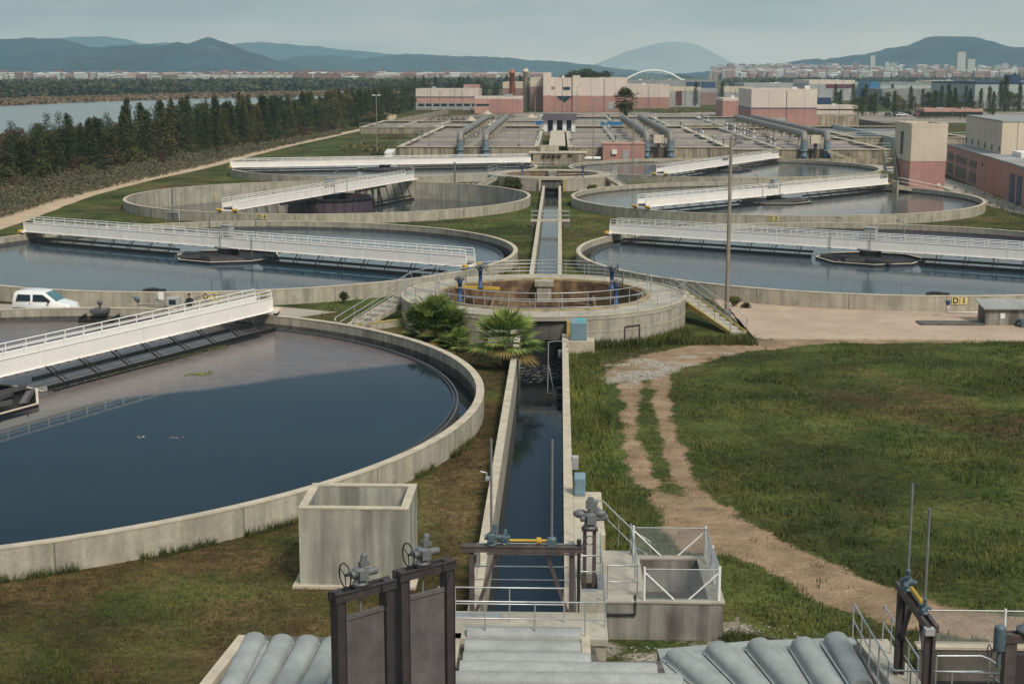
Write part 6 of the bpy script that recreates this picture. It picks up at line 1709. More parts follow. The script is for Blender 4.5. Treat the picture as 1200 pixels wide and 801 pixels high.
M['cloth'] = mat('dark clothing', (0.018, 0.018, 0.026), .9, var=.3, scale=8)
M['skin'] = mat('skin', (0.35, 0.20, 0.14), .6, var=.05)
pp_ = at_y(222, 350, 94.3)
make_person((pp_.x, 94.3, .012), .5)

# ================================================================= PALMS AND SHRUBS
def frond(mb, base, direc, length, rot, droop, n=17, w=.05):
    """fan frond: petiole, then leaflets spread from its end"""
    d = Vector(direc).normalized(); up = Vector((0, 0, 1))
    side = d.cross(up)
    if side.length < .1: side = Vector((1, 0, 0))
    side.normalize(); nrm = side.cross(d).normalized()
    end = base + d * length * .45
    mb.bar(base, end, .022, .014)
    fan = length * .60
    for i in range(n):
        a = (i / (n - 1) - .5) * 2.5
        l = fan * (1 - .25 * abs(a) / 1.25) * rng.uniform(.9, 1.08)
        dd = (d * math.cos(a) + side * math.sin(a)).normalized()
        perp = nrm.cross(dd).normalized() * w * .5 * length
        fold = nrm * (.015 * (1 if i % 2 else -1))
        p1 = end + dd * l * .55 + fold; p2 = end + dd * l - up * (droop * l * rng.uniform(.2, .5)) 
        mb.add([end, p1 - perp, p2, p1 + perp], [(0, 1, 2, 3)])
def palm(name, label, loc, crowns, fr=30, length=1.5, trunk=.5):
    t = thing(name, label, 'palm', loc)
    tr = MB()
    mb = MB(); dry = MB()
    for (cx_, cy_, h, s) in crowns:
        tr.tube([(cx_, cy_, 0), (cx_, cy_, h * .5), (cx_ + .03, cy_, h)], .16 * s, 10, r2=.12 * s)
        for i in range(int(fr * s)):
            a = i * 2.39996; el = R(82 - 105 * (i / (fr * s)) ** .8) + rng.uniform(-.1, .1)
            d = Vector((math.cos(a) * math.cos(el), math.sin(a) * math.cos(el), math.sin(el)))
            tgt = dry if i > fr * s * .84 else mb
            frond(tgt, Vector((cx_, cy_, h)) + d * .06, d, length * s * rng.uniform(.85, 1.1), 0, .35)
    tr.build('trunk', M['wood'], t)
    mb.build('crown', M['palm'], t, recalc=False); dry.build('dry_fronds', M['palmdry'], t, recalc=False)
    return t
palm('fan_palm', 'single fan palm with splayed spiky fronds beside the channel mouth', at(592, 430, 0), [(0, 0, 1.35, 1.15)], 36, 2.0)
palm('fan_palm', 'broad clump of several fan palms against the left of the splitter wall', at(510, 404, 0), [(-.85, .4, .85, .95), (0, .7, 1.25, 1.1), (.75, .2, .95, .95), (-.3, -.2, .6, .85)], 30, 1.85)
palm('fan_palm', 'small low fan palm at the foot of the bigger palm clump', at(537, 411, 0), [(0, 0, .35, .8)], 28, 1.45)
# tall palm by the halls
p = at(732, 152, 0); hp = at_y(731, 117, p.y).z
t = thing('tall_palm', 'tall lone palm before the large white and pink halls', 'palm', p)
MB().tube([(0, 0, 0), (.1, 0, hp * .5), (0, 0, hp)], .75, 10, r2=.55).build('trunk', M['wood'], t)
mb = MB()
for i in range(60):
    a = i * 2.4; el = R(75 - 150 * i / 60); d = Vector((math.cos(a) * math.cos(el), math.sin(a) * math.cos(el), math.sin(el)))
    frond(mb, Vector((0, 0, hp)) + d * .3, d, rng.uniform(3.2, 4.2), 0, .5, 9, .09)
mb.build('crown', M['leaf2'], t, recalc=False)

def leaf_cloud(mb, c, rad, n, s, rg, flat=1.0):
    for i in range(n):
        while True:
            v = Vector((rg.uniform(-1, 1), rg.uniform(-1, 1), rg.uniform(-1, 1)))
            if v.length <= 1: break
        v = v.normalized() * v.length ** .5
        p = Vector((c[0] + v.x * rad[0], c[1] + v.y * rad[1], c[2] + v.z * rad[2]))
        a = Vector((rg.gauss(0, 1), rg.gauss(0, 1), rg.gauss(0, 1))).normalized(); b = a.cross(Vector((rg.gauss(0, 1), rg.gauss(0, 1), rg.gauss(0, 1)))).normalized()
        q = s * rg.uniform(.6, 1.3)
        mb.add([p - a * q, p + b * q * .45, p + a * q, p - b * q * .45], [(0, 1, 2, 3)])
def shrub(name, label, loc, rad, n, s, m, cat='shrub', group=None):
    t = thing(name, label, cat, loc, 0, group)
    rg = random.Random(hash(label) % 9999 if False else len(label) * 7 + int(loc[0] * 10))
    st = MB()
    for i in range(5): st.tube([(0, 0, 0), (rg.uniform(-.5, .5) * rad[0], rg.uniform(-.5, .5) * rad[1], rad[2] * 1.2)], .02 + rad[0] * .02, 5)
    st.build('stem', M['wood'], t)
    mb = MB()
    for k in range(9):
        a = rg.uniform(0, 6.28); q = rg.uniform(0, .6)
        leaf_cloud(mb, (math.cos(a) * rad[0] * q, math.sin(a) * rad[1] * q, rad[2] * rg.uniform(.55, 1.35)), (rad[0] * .55, rad[1] * .55, rad[2] * .5), n // 9, s, rg)
    mb.build('foliage', M[m], t, recalc=False)
    return t
shrub('round_bush', 'round green bush beside the far splitter behind the half empty tank', at(600, 223, 0), (1.6, 1.5, 1.15), 1500, .18, 'grass')
shrub('weed', 'dark little shrub at the tank wall left of the splitter stairs', at(403, 355, 0), (.45, .4, .45), 350, .10, 'leaf')
shrub('weed', 'green weed at the foot of the tall weathered post', at(860, 359, 0), (.5, .3, .42), 400, .10, 'grass')
shrub('weed', 'smaller green weed right of the tall weathered post', at(874, 361, 0), (.4, .25, .22), 260, .09, 'leaf')
shrub('weed', 'green weed by the wall of the far splitter, right of the channel', at(694, 225, 0), (.8, .5, .6), 300, .15, 'grass')
for i, (x0, v0, x1, v1, m, lab) in enumerate(((500, 143, 602, 139, 'leaf3', 'long dark reddish hedge between the far open basin and the workshop'), (487, 132, 560, 131, 'leaf2', 'olive hedge along the foot of the office building'), (400, 176, 466, 181, 'leaf2', 'rough olive hedge on the grass left of the basin wall'), (450, 163, 480, 163, 'leaf3', 'reddish hedge along the low grey wall'), (1075, 139, 1150, 139.5, 'leaf', 'dark hedge before the long low canopy'), (760, 133, 845, 131.5, 'leaf2', 'olive hedge before the grey store'))):
    a, b = at(x0, v0, 0), at(x1, v1, 0); n = int((b - a).length / 1.6); t = thing('hedge', lab, 'hedge', a); mb = MB(); rg = random.Random(i)
    for k in range(n):
        c = (b - a) * (k / n); leaf_cloud(mb, (c.x + rg.uniform(-.5, .5), c.y + rg.uniform(-2, 2), rg.uniform(.5, 1.0)), (1.5, 1.6, rg.uniform(.6, 1.0)), 26, .32, rg)
    mb.build('foliage', M[m], t, recalc=False)
    MB().tube([(0, 0, .3), tuple(b - a + Vector((0, 0, .3)))], .08, 5).build('stem', M['wood'], t)
shrub('round_bush', 'small dark bush beside the pale kiosk', at(445, 187, 0), (1.6, 1.2, .9), 500, .2, 'leaf')

# ================================================================= TREES
PROTO = {}
def tree_meshes(kind, seed):
    rg = random.Random(seed)
    tr, cr = MB(), MB()
    if kind == 'spire':            # tall narrow uneven crown, height 1 = 12 m
        H = 12; tr.tube([(0, 0, 0), (rg.uniform(-.2, .2), 0, H * .5), (rg.uniform(-.3, .3), 0, H * .93)], .20, 7, r2=.04)
        for i in range(46):
            z = H * (.10 + .88 * (i / 46)); w = (1.75 * (1 - (z / H)) ** .55 + .22) * rg.uniform(.55, 1.2) * (.75 if z < H * .2 else 1)
            a = i * 2.4 + rg.uniform(-.5, .5); q = w * .62
            c = (math.cos(a) * q, math.sin(a) * q, z)
            if i % 3 == 0: tr.tube([(0, 0, z - .8), c], .05, 4, r2=.015)
            leaf_cloud(cr, c, (w * .48 + .12, w * .48 + .12, .75), 52, .20, rg)
    elif kind == 'bushy':
        H = 9; tr.tube([(0, 0, 0), (.2, 0, H * .35), (-.1, .1, H * .75)], .24, 7, r2=.05)
        for i in range(40):
            z = H * rg.uniform(.18, .95); w = 2.3 * math.sin(PI * min(1, (z / H) * .95 + .05)) ** .6 + .3
            a = rg.uniform(0, 6.28); q = w * rg.uniform(.2, .85)
            c = (math.cos(a) * q, math.sin(a) * q, z)
            if i % 3 == 0: tr.tube([(0, 0, z * .6), c], .06, 4, r2=.02)
            leaf_cloud(cr, c, (.95, .95, .75), 56, .20, rg)
    elif kind == 'sparse':          # open ragged young poplar
        H = 11; tr.tube([(0, 0, 0), (0, .1, H * .5), (.1, 0, H * .97)], .14, 6, r2=.03)
        for i in range(30):
            z = H * (.25 + .72 * i / 30); w = 1.25 * (1 - (z / H)) ** .5 + .3
            a = i * 2.4; c = (math.cos(a) * w * .7, math.sin(a) * w * .7, z + .5)
            tr.tube([(0, 0, z - .5), c], .035, 4, r2=.01)
            leaf_cloud(cr, c, (.45, .45, .65), 22, .17, rg)
    elif kind == 'pine':
        H = 9; tr.tube([(0, 0, 0), (.3, 0, H * .6), (.1, 0, H * .8)], .22, 7, r2=.08)
        for i in range(24):
            a = rg.uniform(0, 6.28); q = rg.uniform(0, 3.2); c = (math.cos(a) * q, math.sin(a) * q, H * rg.uniform(.78, .98) - q * .25)
            if i % 3 == 0: tr.tube([(.2, 0, H * .6), c], .07, 4, r2=.02)
            leaf_cloud(cr, c, (1.0, 1.0, .55), 60, .18, rg)
    elif kind == 'scrub':
        H = 4; tr.tube([(0, 0, 0), (0, 0, 2.6)], .08, 5, r2=.03)
        for i in range(22):
            a = rg.uniform(0, 6.28); q = rg.uniform(0, 1.5); c = (math.cos(a) * q, math.sin(a) * q, rg.uniform(.5, 3.4) - q * .5)
            leaf_cloud(cr, c, (.7, .7, .6), 48, .16, rg)
    return tr, cr
def proto(kind, seed, m):
    k = (kind, seed, m)
    if k not in PROTO:
        if (kind, seed) not in PROTO: PROTO[(kind, seed)] = tree_meshes(kind, seed)
        tr, cr = PROTO[(kind, seed)]
        PROTO[k] = (tr.mesh('trunk', M['wood']), cr.mesh('crown', M[m], recalc=False))
    return PROTO[k]
NAMES = {'spire': ('narrow_tree', 'tall narrow dark evergreen'), 'bushy': ('bushy_tree', 'dense bushy dark tree'), 'sparse': ('young_poplar', 'thin ragged young poplar'), 'pine': ('pine_tree', 'flat crowned pine'), 'scrub': ('riverside_shrub', 'low riverside shrub')}
def tree(kind, seed, m, p, s, label, group, sx=1.0):
    tm, cm = proto(kind, seed, m)
    o = thing(NAMES[kind][0], label, 'tree' if kind != 'scrub' else 'shrub', p, rng.uniform(0, 6.28), group)
    o.scale = (s * sx, s * sx, s)
    inst(tm, 'trunk', o); inst(cm, 'crown', o)
    return o
# left belt: front line follows the photo, rows behind it
base = [(-120, 246), (-60, 233), (0, 221), (50, 211), (100, 203), (150, 196), (190, 189.5), (230, 182.5), (270, 175), (310, 167), (350, 159.5), (390, 152), (430, 143), (465, 135.5), (490, 130)]
bp = [at(a, b, 0) for a, b in base]
cum = [0]
for i in range(len(bp) - 1): cum.append(cum[-1] + (bp[i + 1] - bp[i]).length)
def along(s):
    for i in range(len(bp) - 1):
        if s <= cum[i + 1]: 
            t = (s - cum[i]) / (cum[i + 1] - cum[i]); return bp[i].lerp(bp[i + 1], t), (bp[i + 1] - bp[i]).normalized()
    return bp[-1], (bp[-1] - bp[-2]).normalized()
GB = 'trees in the belt beside the dirt path'
ntree = 0
s = 0
while s < cum[-1]:
    for row in range(4):
        p, d = along(min(cum[-1], s + rng.uniform(-2, 2))); n = Vector((-d.y, d.x, 0))
        q = p + n * (3 + row * rng.uniform(5.0, 7.5) + rng.uniform(-1.5, 1.5))
        px = 656 + F * (q.x - 1) / q.y
        u = rng.random()
        if px < 145:   # lower, browner growth on the near left with a few spires
            if row < 2: kind = 'bushy' if u < .75 else 'spire'; sc = rng.uniform(.60, .80) if kind == 'bushy' else rng.uniform(.62, .78)
            else: kind = 'sparse' if u < .35 else 'bushy'; sc = rng.uniform(.62, .82)
            m = 'leaf' if row < 2 else ('leaf3' if u > .72 else 'leaf')
        else:
            kind = 'spire' if u < .48 else ('bushy' if u < .84 else 'sparse')
            sc = rng.uniform(.68, 1.0) if kind != 'bushy' else rng.uniform(.8, 1.12)
            m = 'leaf' if rng.random() < .88 else 'leaf2'
            sc *= .90
        lab = {'leaf': 'dark green', 'leaf2': 'olive', 'leaf3': 'reddish'}[m]
        where = 'on the near left by the river' if px < 145 else ('in the middle of the belt' if px < 330 else 'at the far end of the belt')
        tree(kind, rng.randint(0, 2), m, q, sc, '%s %s' % (NAMES[kind][1].replace(' dark', ''), 'with %s leaves %s' % (lab, where)), '%s, %s %s' % (GB, lab, {'on the near left by the river': 'near left', 'in the middle of the belt': 'middle', 'at the far end of the belt': 'far end'}[where]) + ' ' + kind.replace('spire', 'spires').replace('bushy', 'bushy ones').replace('sparse', 'poplars'), 1.25)
        ntree += 1
    s += 5.0 + s * .006
# undergrowth in front of the belt
for i in range(70):
    sv = rng.uniform(0, cum[-1] * .75); p, d = along(sv); n = Vector((-d.y, d.x, 0)); q = p + n * rng.uniform(-4, 3)
    u = rng.random(); m = 'leaf' if u < .45 else ('leaf2' if u < .75 else 'leaf3')
    lab = {'leaf': 'dark green', 'leaf2': 'olive', 'leaf3': 'reddish brown'}[m]
    tree('scrub', rng.randint(0, 1), m, q, rng.uniform(.45, .95), 'low %s shrub in front of the tree belt' % lab, 'low %s shrubs in front of the tree belt' % lab, 1.3)
# right hand rows
GR = 'trees among the far sheds'
for i in range(54):
    if i < 30: px = 1004 + 196 * (i + rng.random() * .8) / 30; v = rng.uniform(126, 137); 
    else: px = rng.uniform(975, 1215); v = rng.uniform(120, 128)
    u = rng.random(); kind = 'spire' if u < .45 else 'bushy'
    q = at(px, v, 0)
    sc = (rng.uniform(.7, .98) if kind == 'spire' else rng.uniform(.6, .85)) * (1.35 if px > 1170 else 1)
    m = 'leaf' if u < .6 else ('leafb' if u < .85 else 'leaf2')
    lab = {'leaf': 'dark green', 'leafb': 'grey green', 'leaf2': 'olive'}[m]
    tree(kind, rng.randint(0, 2), m, q, sc, '%s with %s leaves among the far sheds on the right' % (NAMES[kind][1].replace(' dark', ''), lab), '%s, %s %s' % (GR, lab, kind.replace('spire', 'spires').replace('bushy', 'bushy ones')), 1.15)
for px, v, k, sc, lab in ((806, 125, 'spire', .78, 'dark narrow tree before the grey store, left one of two'), (815, 125.5, 'spire', 1.0, 'dark narrow tree before the grey store, taller right one'), (846, 122, 'spire', .95, 'dark narrow tree between the brown shed and the tan shed'), (894, 108, 'bushy', 1.2, 'dark round tree rising left behind the cream block'), (903, 108, 'bushy', 1.3, 'dark purplish round tree rising behind the cream block')):
    tree(k, 1, 'leaf', at(px, v, 0), sc, lab, None)
for i, px in enumerate((672, 680, 688, 695, 702)):
    q = at_y(px, 95, 640); q.z = 0
    o = tree('pine', 1, 'leaf', q, 1.75 + .12 * (i % 3), 'broad pine crown rising behind the large white hall', 'pines behind the large white hall', 1.1)
# dense wood behind the office building and at the far end of the belt
for i in range(60):
    px = rng.uniform(440, 640); v = rng.uniform(110, 121)
    q = at(px, v, 0); u = rng.random()
    tree('bushy' if u < .7 else 'spire', rng.randint(0, 2), 'leafb', q, rng.uniform(.9, 1.25), 'dark blue green tree in the wood behind the office building', 'trees in the wood behind the office building')

# far woodland and reeds: masses, one object each
def woodland(name, regions, m, s, n, zmax, aspect=1.0):
    V = []; Fc = []; r = np.random.RandomState(5)
    for (pts, cnt) in regions:
        # pts: list of (px, v_near, v_far); random positions between
        pxs = [p[0] for p in pts]
        px = r.uniform(pxs[0], pxs[-1], cnt)
        vn = np.interp(px, pxs, [p[1] for p in pts]); vf = np.interp(px, pxs, [p[2] for p in pts])
        v = vf + (vn - vf) * r.rand(cnt)
        for a, b in zip(px, v):
            p = at(a, b, 0); h = zmax * (.45 + .55 * vnoise(np.array([p.x]), np.array([p.y]), 22 if zmax > 4 else 12, 3)[0] * 1.3) * r.uniform(.7, 1.1)
            w = s * r.uniform(.7, 1.5) * (p.y / 900) ** .3
            # a small clump: crossed leaf sprays at random heights
            for k in range(5):
                z = h * r.uniform(.15, 1.0) ; c = Vector((p.x + r.uniform(-w, w) * 1.2, p.y + r.uniform(-w, w) * 1.2, z))
                t1 = Vector(r.normal(size=3)); t1.z *= .6 * aspect; t1.normalize(); t2 = t1.cross(Vector(r.normal(size=3))).normalized()
                q = w * r.uniform(.5, 1.0); i0 = len(V)
                V += [tuple(c - t1 * q), tuple(c + t2 * q * .6), tuple(c + t1 * q), tuple(c - t2 * q * .6)]
                Fc.append((i0, i0 + 1, i0 + 2, i0 + 3))
    me = bpy.data.meshes.new(name); me.from_pydata(V, [], Fc); me.materials.append(M[m]); me.update()
    o = bpy.data.objects.new(name, me); COL.objects.link(o); return tag(o, kind='stuff')
woodland('far_woodland', [([(-160, 117, 100), (0, 115, 99.5), (120, 111.5, 99), (240, 109, 98.5), (360, 107, 98.5), (480, 107, 98.5), (600, 104, 98.5)], 21000), ([(500, 100, 97), (640, 99, 97)], 2500)], 'leafb', 2.1, 0, 8)
woodland('far_woodland', [([(850, 101, 97.5), (1000, 99, 97), (1260, 99, 97)], 7000)], 'leafb', 2.2, 0, 8)
woodland('riverside_reeds', [([(-160, 129, 121), (0, 124.0, 119), (120, 119, 114.5), (240, 115.5, 111.5), (360, 113, 109.5), (520, 111, 108.5)], 9000)], 'reed', 1.2, 0, 2.0, 2)
woodland('riverside_reeds', [([(-40, 205, 172), (60, 195, 166), (140, 178, 156), (240, 152, 141), (330, 134, 126)], 3200)], 'leaf4', .7, 0, 2.4, 2)
# rough grass and reed bank between the belt and the path
woodland('rough_grass', [([(-60, 290, 244), (0, 258, 218), (60, 238, 207), (120, 222, 199), (200, 204, 187), (270, 187, 174), (340, 170, 161), (400, 157, 151)], 11000)], 'leaf4', .24, 0, .9, 2)

# ================================================================= TOWNS
def town_mesh(w, d, h, wall, seed):
    rg = random.Random(seed); mb = MB()
    mb.box(-w / 2, w / 2, -d / 2, d / 2, -8, h)
    return mb.mesh('apartment_block', wall)
def facade(name, col, win=(0.05, 0.05, 0.06)):
    m, N, L, b = newmat(name)
    tc = N.new('ShaderNodeTexCoord'); br = N.new('ShaderNodeTexBrick')
    mp = N.new('ShaderNodeMapping'); mp.inputs['Rotation'].default_value = (PI / 2, 0, 0)
    L.new(tc.outputs['Object'], mp.inputs['Vector']); L.new(mp.outputs[0], br.inputs['Vector'])
    br.inputs['Color1'].default_value = (*win, 1); br.inputs['Color2'].default_value = (*[c * 2.2 for c in win], 1); br.inputs['Mortar'].default_value = (*col, 1)
    br.inputs['Scale'].default_value = 1.0; br.inputs['Brick Width'].default_value = 3.2; br.inputs['Row Height'].default_value = 3.0; br.inputs['Mortar Size'].default_value = .85; br.offset = 0
    br.inputs['Mortar Smooth'].default_value = 0.0
    L.new(br.outputs['Color'], b.inputs['Base Color']); b.inputs['Roughness'].default_value = .8
    return m
TW = [('pale', facade('pale flats', (0.40, 0.36, 0.30))), ('terracotta', facade('terracotta flats', (0.28, 0.14, 0.115))), ('pinkish', facade('pinkish flats', (0.36, 0.20, 0.17))), ('white', facade('white flats', (0.56, 0.54, 0.50))), ('grey', facade('grey flats', (0.36, 0.34, 0.33)))]
roofm = mat('tile roof', (0.22, 0.115, 0.09), .9, var=.2, scale=.2)
TM = {}
def town_proto(ci, k):
    if (ci, k) not in TM:
        rg = random.Random(ci * 10 + k); w, d, h = rg.uniform(12, 22), rg.uniform(12, 16), (13, 17, 22)[k]
        body = MB().box(-w / 2, w / 2, -d / 2, d / 2, -6, h)
        rf = MB().box(-w / 2 - .3, w / 2 + .3, -d / 2 - .3, d / 2 + .3, h + .01, h + .7).box(-w * .2, w * .15, -2, 2, h + .71, h + 3)
        TM[(ci, k)] = (body.mesh('wall', TW[ci][1]), rf.mesh('roof', roofm if k < 2 else M['roofg']))
    return TM[(ci, k)]
def house(p, ci, k, s, where):
    a, b = town_proto(ci, k)
    nm = TW[ci][0]; hh_ = ('low', 'mid height', 'tall')[k]
    t = thing('apartment_block', '%s %s apartment block %s' % (hh_, nm, where), 'building', p, rng.uniform(-.25, .25), '%s %s blocks %s' % (hh_, nm, where))
    t.scale = (s, s, s)
    inst(a, 'wall', t); inst(b, 'roof', t)
WL = 'in the town strip under the left hills'
for i in range(150):
    px = rng.uniform(-30, 570) if i > 25 else rng.uniform(250, 420)
    Y = rng.uniform(2500, 3500)
    q = at_y(px, 100, Y); q.z = 0
    u = rng.random(); ci = 0 if u < .22 else 1 if u < .58 else 2 if u < .78 else 3 if u < .92 else 4
    house(q, ci, rng.choice([0, 0, 1, 1]), rng.uniform(.85, 1.2) * Y / 3200, WL)
for i in range(14):   # the nearer white estate
    px = 252 + i * 11 + rng.uniform(-2, 2); q = at_y(px, 100, 2150 + rng.uniform(-60, 60)); q.z = 0
    house(q, 3 if i < 9 else 1, 1, .8, 'in the nearer estate before the left town')
WR = 'in the town on the slope under the right hills'
for i in range(140):
    px = rng.uniform(838, 1215); Y = rng.uniform(2900, 4150)
    q = at_y(px, 100, Y); q.z = max(0, (Y - 3300) * .022) - 1
    u = rng.random(); ci = 0 if u < .3 else 1 if u < .45 else 2 if u < .66 else 3 if u < .85 else 4
    k = rng.choice([0, 1, 1, 2]); house(q, ci, k, rng.uniform(.7, 1.05) * (1.0 if k < 2 else 1.15), WR)
def town_mass(name, x0, x1, Y0, Y1, n, ci, h0, h1, rise=0, seed=1):
    rg = random.Random(seed); mb = MB()
    for i in range(n):
        q = at_y(rg.uniform(x0, x1), 100, rg.uniform(Y0, Y1)); w, d, h = rg.uniform(7, 22), rg.uniform(8, 14), rg.uniform(h0, h1)
        z = max(0, (q.y - 3300) * rise)
        mb.box(q.x - w / 2, q.x + w / 2, q.y - d / 2, q.y + d / 2, z - 6, z + h)
        mb.hexa([(q.x - w / 2 - .4, q.y - d / 2 - .4, z + h + .01), (q.x + w / 2 + .4, q.y - d / 2 - .4, z + h + .01), (q.x + w / 2 + .4, q.y + d / 2 + .4, z + h + .01), (q.x - w / 2 - .4, q.y + d / 2 + .4, z + h + .01)],
                [(q.x - w / 2, q.y - .5, z + h + 2.2), (q.x + w / 2, q.y - .5, z + h + 2.2), (q.x + w / 2, q.y + .5, z + h + 2.2), (q.x - w / 2, q.y + .5, z + h + 2.2)])
    tag(mb.build(name, ci, recalc=False), kind='stuff')
for k, ci in enumerate((TW[0][1], roofm, TW[2][1], TW[3][1])):
    town_mass('distant_town', -60, 640, 2450, 3900, 330, ci, 7, 15, 0, 10 + k)
    town_mass('distant_town', 835, 1240, 2900, 4400, 230, ci, 8, 20, .020, 20 + k)
for px, w, h, lab in ((1021, 11, 50, 'lone pale slab tower left of the twin towers on the right'), (1038, 10, 34, 'pale middle tower on the right skyline'), (1124, 16, 56, 'tall white twin tower standing before the right hills'), (1136, 14, 42, 'shorter white tower right of the tall twin tower')):
    q = at_y(px, 100, 3000); q.z = 0
    if px < 1100: q = at_y(px, 100, 3600); q.z = 6; 
    t = thing('tower_block', lab, 'building', q)
    MB().box(-w / 2, w / 2, -7, 7, -6, h).build('wall', TW[3][1], t); MB().box(-w / 2 - .3, w / 2 + .3, -7.3, 7.3, h + .01, h + 1).build('roof', M['roofg'], t)
# parked cars by the far canopy
CM = {}
for i in range(16):
    q = at(1040 + i * 5.6 + rng.uniform(-1, 1), rng.choice([134.6, 136.4]), 0)
    cn = rng.choice(['white', 'black', 'maroon', 'silver'])
    if cn not in CM:
        mm = {'white': M['carwhite'], 'black': M['black'], 'maroon': M['maroon'], 'silver': M['galv']}[cn]
        bd = MB().extr([(0, .35), (0, .85), (.5, .95), (1.1, 1.42), (2.6, 1.42), (3.3, .95), (4.1, .8), (4.2, .4)], 'y', -.85, .85).mesh('body', mm)
        gl = MB().extr([(.75, .97), (1.15, 1.36), (2.55, 1.36), (3.1, .97)], 'y', -.87, .87).mesh('windows', M['glass'])
        wm = MB().tube([(0, -.88, 0), (0, -.66, 0)], .31, 12).mesh('wheel', M['tyre'])
        CM[cn] = (bd, gl, wm)
    bd, gl, wm = CM[cn]
    t = thing('parked_car', '%s car parked in the row before the far canopy' % cn, 'car', q, rng.choice([0, PI]) + rng.uniform(-.1, .1) + PI / 2 * (i % 3 == 0), '%s cars parked before the far canopy' % cn)
    inst(bd, 'body', t); inst(gl, 'windows', t)
    for x in (.75, 3.3):
        for y in (0, 1.54): inst(wm, 'wheel', t, (x, y, .31))

# ================================================================= GRASS
def blocked(x, y):
    b = np.zeros_like(x, bool)
    for k, (cx, cy) in TANKS.items(): b |= np.hypot(x - cx, y - cy) < RAD(k) + .02
    for cx, cy in THICK: b |= np.hypot(x - cx, y - cy) < 9.35
    b |= (abs(x) < 1.6) & (y < 87)
    b |= (abs(x) < 1.3) & (y > 100) & (y < 203)
    b |= (x > 1.5) & (x < 5.8) & (y < 44.6) & (y > 36)
    b |= (x > 1.5) & (x < 2.65) & (y < 52.7)
    b |= (x > -8.1) & (x < -4.35) & (y > 44.2) & (y < 47.1)
    b |= (y < 38.7) & (x > -9.9) & (x < 2.5)
    b |= (x > 9.8) & (y < 37.6)
    b |= (y > y_edge - .15) & (x > at(885, 397).x - .6) & (y < 110) & (x > 12.0)
    b |= (y < 38.2) & (x > 3.4) & (x < 10.8)
    b |= (y > 91.5) & (y < 104) & (x < -15)
    b |= (y > y_edge) & (x > 9) & (x < 14) & (y < 100)
    return b
def tufts(name, n, x0, x1, y0, y1, m, h0, h1, w, seed, want, blades=4, near_bias=1.6, spread=.06):
    r = np.random.RandomState(seed)
    y = y0 + (y1 - y0) * r.rand(n) ** near_bias; x = r.uniform(x0, x1, n)
    half = (y + 6) * .37 + 3
    keep = (abs(x - .0 + y * .033) < half) & ~blocked(x, y) & want(x, y, r)
    x, y = x[keep], y[keep]; n = len(x)
    hs = 1 + (fbm(x, y, 2.0, seed) - .5) * 1.2
    X = np.repeat(x, blades) + r.normal(0, spread, n * blades); Y = np.repeat(y, blades) + r.normal(0, spread, n * blades)
    H = np.repeat(hs, blades) * r.uniform(h0, h1, n * blades); A = r.uniform(0, 2 * PI, n * blades)
    W = w * r.uniform(.7, 1.4, n * blades); lean = H * r.uniform(.1, .8, n * blades); LA = r.uniform(0, 2 * PI, n * blades)
    v = np.zeros((n * blades, 3, 3))
    v[:, 0] = np.stack([X - np.cos(A) * W, Y - np.sin(A) * W, np.zeros_like(X)], -1)
    v[:, 1] = np.stack([X + np.cos(A) * W, Y + np.sin(A) * W, np.zeros_like(X)], -1)
    v[:, 2] = np.stack([X + np.cos(LA) * lean, Y + np.sin(LA) * lean, H], -1)
    me = bpy.data.meshes.new(name); N_ = n * blades
    me.vertices.add(N_ * 3); me.vertices.foreach_set('co', v.reshape(-1))
    me.loops.add(N_ * 3); me.loops.foreach_set('vertex_index', np.arange(N_ * 3, dtype=np.int32))
    me.polygons.add(N_); me.polygons.foreach_set('loop_start', np.arange(0, N_ * 3, 3, dtype=np.int32)); me.polygons.foreach_set('loop_total', np.full(N_, 3, dtype=np.int32))
    me.materials.append(M[m]); me.update(calc_edges=True); me.validate()
    o = bpy.data.objects.new(name, me); COL.objects.link(o); tag(o, kind='stuff')
def w_green(x, y, r):
    d = dirt_mask(x, y); g = gravel_mask(x, y); q = dry_mask(x, y)
    return (r.rand(len(x)) > q * .9) & (r.rand(len(x)) > np.clip(d * 1.5, 0, .985)) & (r.rand(len(x)) > np.clip(g * 1.2, 0, .93))
def w_dry(x, y, r):
    d = dirt_mask(x, y); g = gravel_mask(x, y); q = dry_mask(x, y)
    return (r.rand(len(x)) < q * 1.2) & (r.rand(len(x)) > np.clip(d * 1.5, 0, .985)) & (r.rand(len(x)) > np.clip(g * 1.2, 0, .95))
tufts('grass', 95000, -20, 40, 36, 100, 'grass', .05, .14, .013, 1, w_green, 4)
tufts('dry_grass', 60000, -20, 40, 36, 100, 'grassdry', .04, .11, .012, 2, w_dry, 4)
tufts('grass', 30000, 1.5, 40, 38, 92, 'grass', .12, .24, .02, 3, lambda x, y, r: w_green(x, y, r) & (fbm(x, y, 3.0, 77) > .50), 5, 1.3, .12)
tufts('grass', 20000, -45, 60, 98, 200, 'grass', .10, .25, .035, 4, w_green, 4, 1.2, .2)
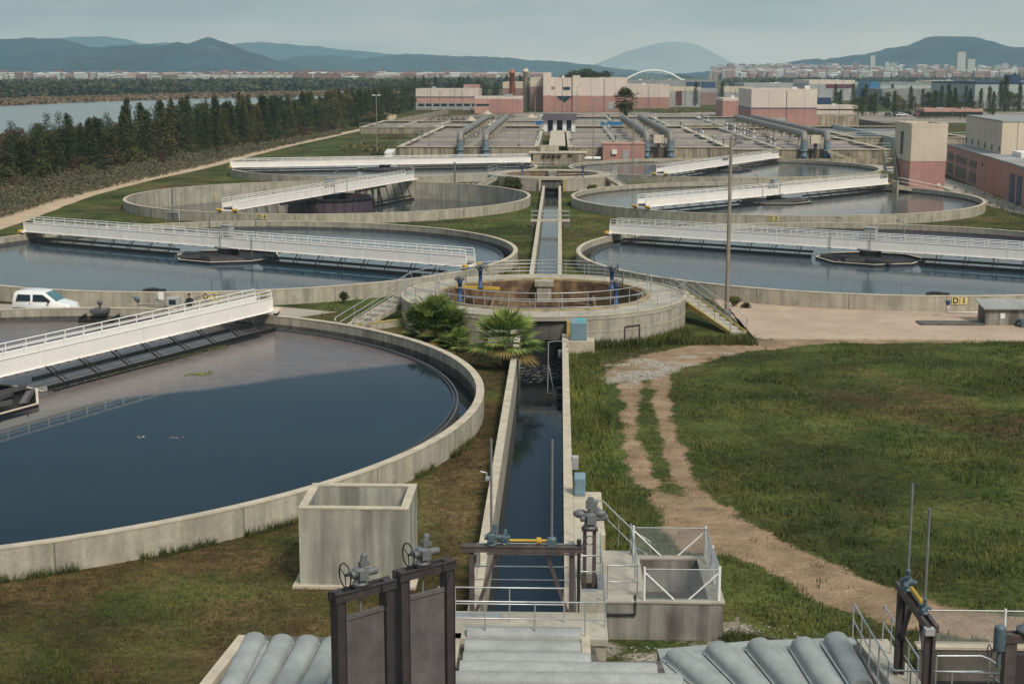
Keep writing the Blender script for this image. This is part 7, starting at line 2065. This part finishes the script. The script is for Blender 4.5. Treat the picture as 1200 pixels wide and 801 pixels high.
# taller weeds hugging the walls
def ring_weeds(key, a0, a1, n, seed):
    TR = RAD(key); cx, cy = TANKS[key]; r = np.random.RandomState(seed)
    def want(x, y, rr): return np.ones(len(x), bool)
    mb = MB()
    for i in range(n):
        a = R(r.uniform(a0, a1))
        if vnoise(np.array([a * 20]), np.array([a * 7]), 1.0, seed)[0] < .42: continue
        rad = TR + .03 + abs(r.normal(0, .10)); p = Vector((cx + rad * math.cos(a), cy + rad * math.sin(a), 0))
        for k in range(5):
            h = r.uniform(.10, .42); A = r.uniform(0, 6.28); w = .014; q = p + Vector((r.normal(0, .05), r.normal(0, .05), 0))
            mb.add([q + Vector((math.cos(A) * w, math.sin(A) * w, 0)), q - Vector((math.cos(A) * w, math.sin(A) * w, 0)), q + Vector((r.normal(0, .4) * h, r.normal(0, .4) * h, h))], [(0, 1, 2)])
    tag(mb.build('weeds', M['grass'], recalc=False), kind='stuff')
ring_weeds('A', -95, -10, 1400, 3)
ring_weeds('B', -40, 20, 400, 4)
# wild green growth at the right foot of the splitter and along the pit block
tufts('weeds', 4200, 3, 13, 84, 93, 'grass', .12, .5, .03, 9, lambda x, y, r: (np.hypot(x, y - 95) < 9.4 + 2.6 * r.rand(len(x))) | ((x > 7.5) & (x < at(885, 397).x - .3) & (y > 86.5)), 5, 1.0, .15)
tufts('weeds', 2400, 2.3, 7.5, 38.6, 40.2, 'grass', .1, .32, .018, 10, lambda x, y, r: (fbm(x, y, .9, 5) > .5), 5, 1.0, .1)
tufts('weeds', 2600, 1.6, 3.4, 46, 84, 'grass', .12, .35, .02, 11, lambda x, y, r: r.rand(len(x)) > .2, 5, 1.1, .1)
# scattered stones on the gravelly ground
mb = MB()
for i in range(480):
    u = rng.random()
    if u < .5: p = at(rng.gauss(735, 35), rng.gauss(437, 9), 0)
    elif u < .8: p = at(rng.gauss(860, 34), rng.gauss(746, 6), 0)
    else: p = at(rng.uniform(700, 860), rng.uniform(755, 785), 0)
    r_ = rng.uniform(.02, .07); mb.blob((p.x, p.y, r_ * .3), r_, r_ * rng.uniform(.6, 1), r_ * .6, 5, 3)
tag(mb.build('stones', M['conc_stain'], recalc=False), kind='stuff')
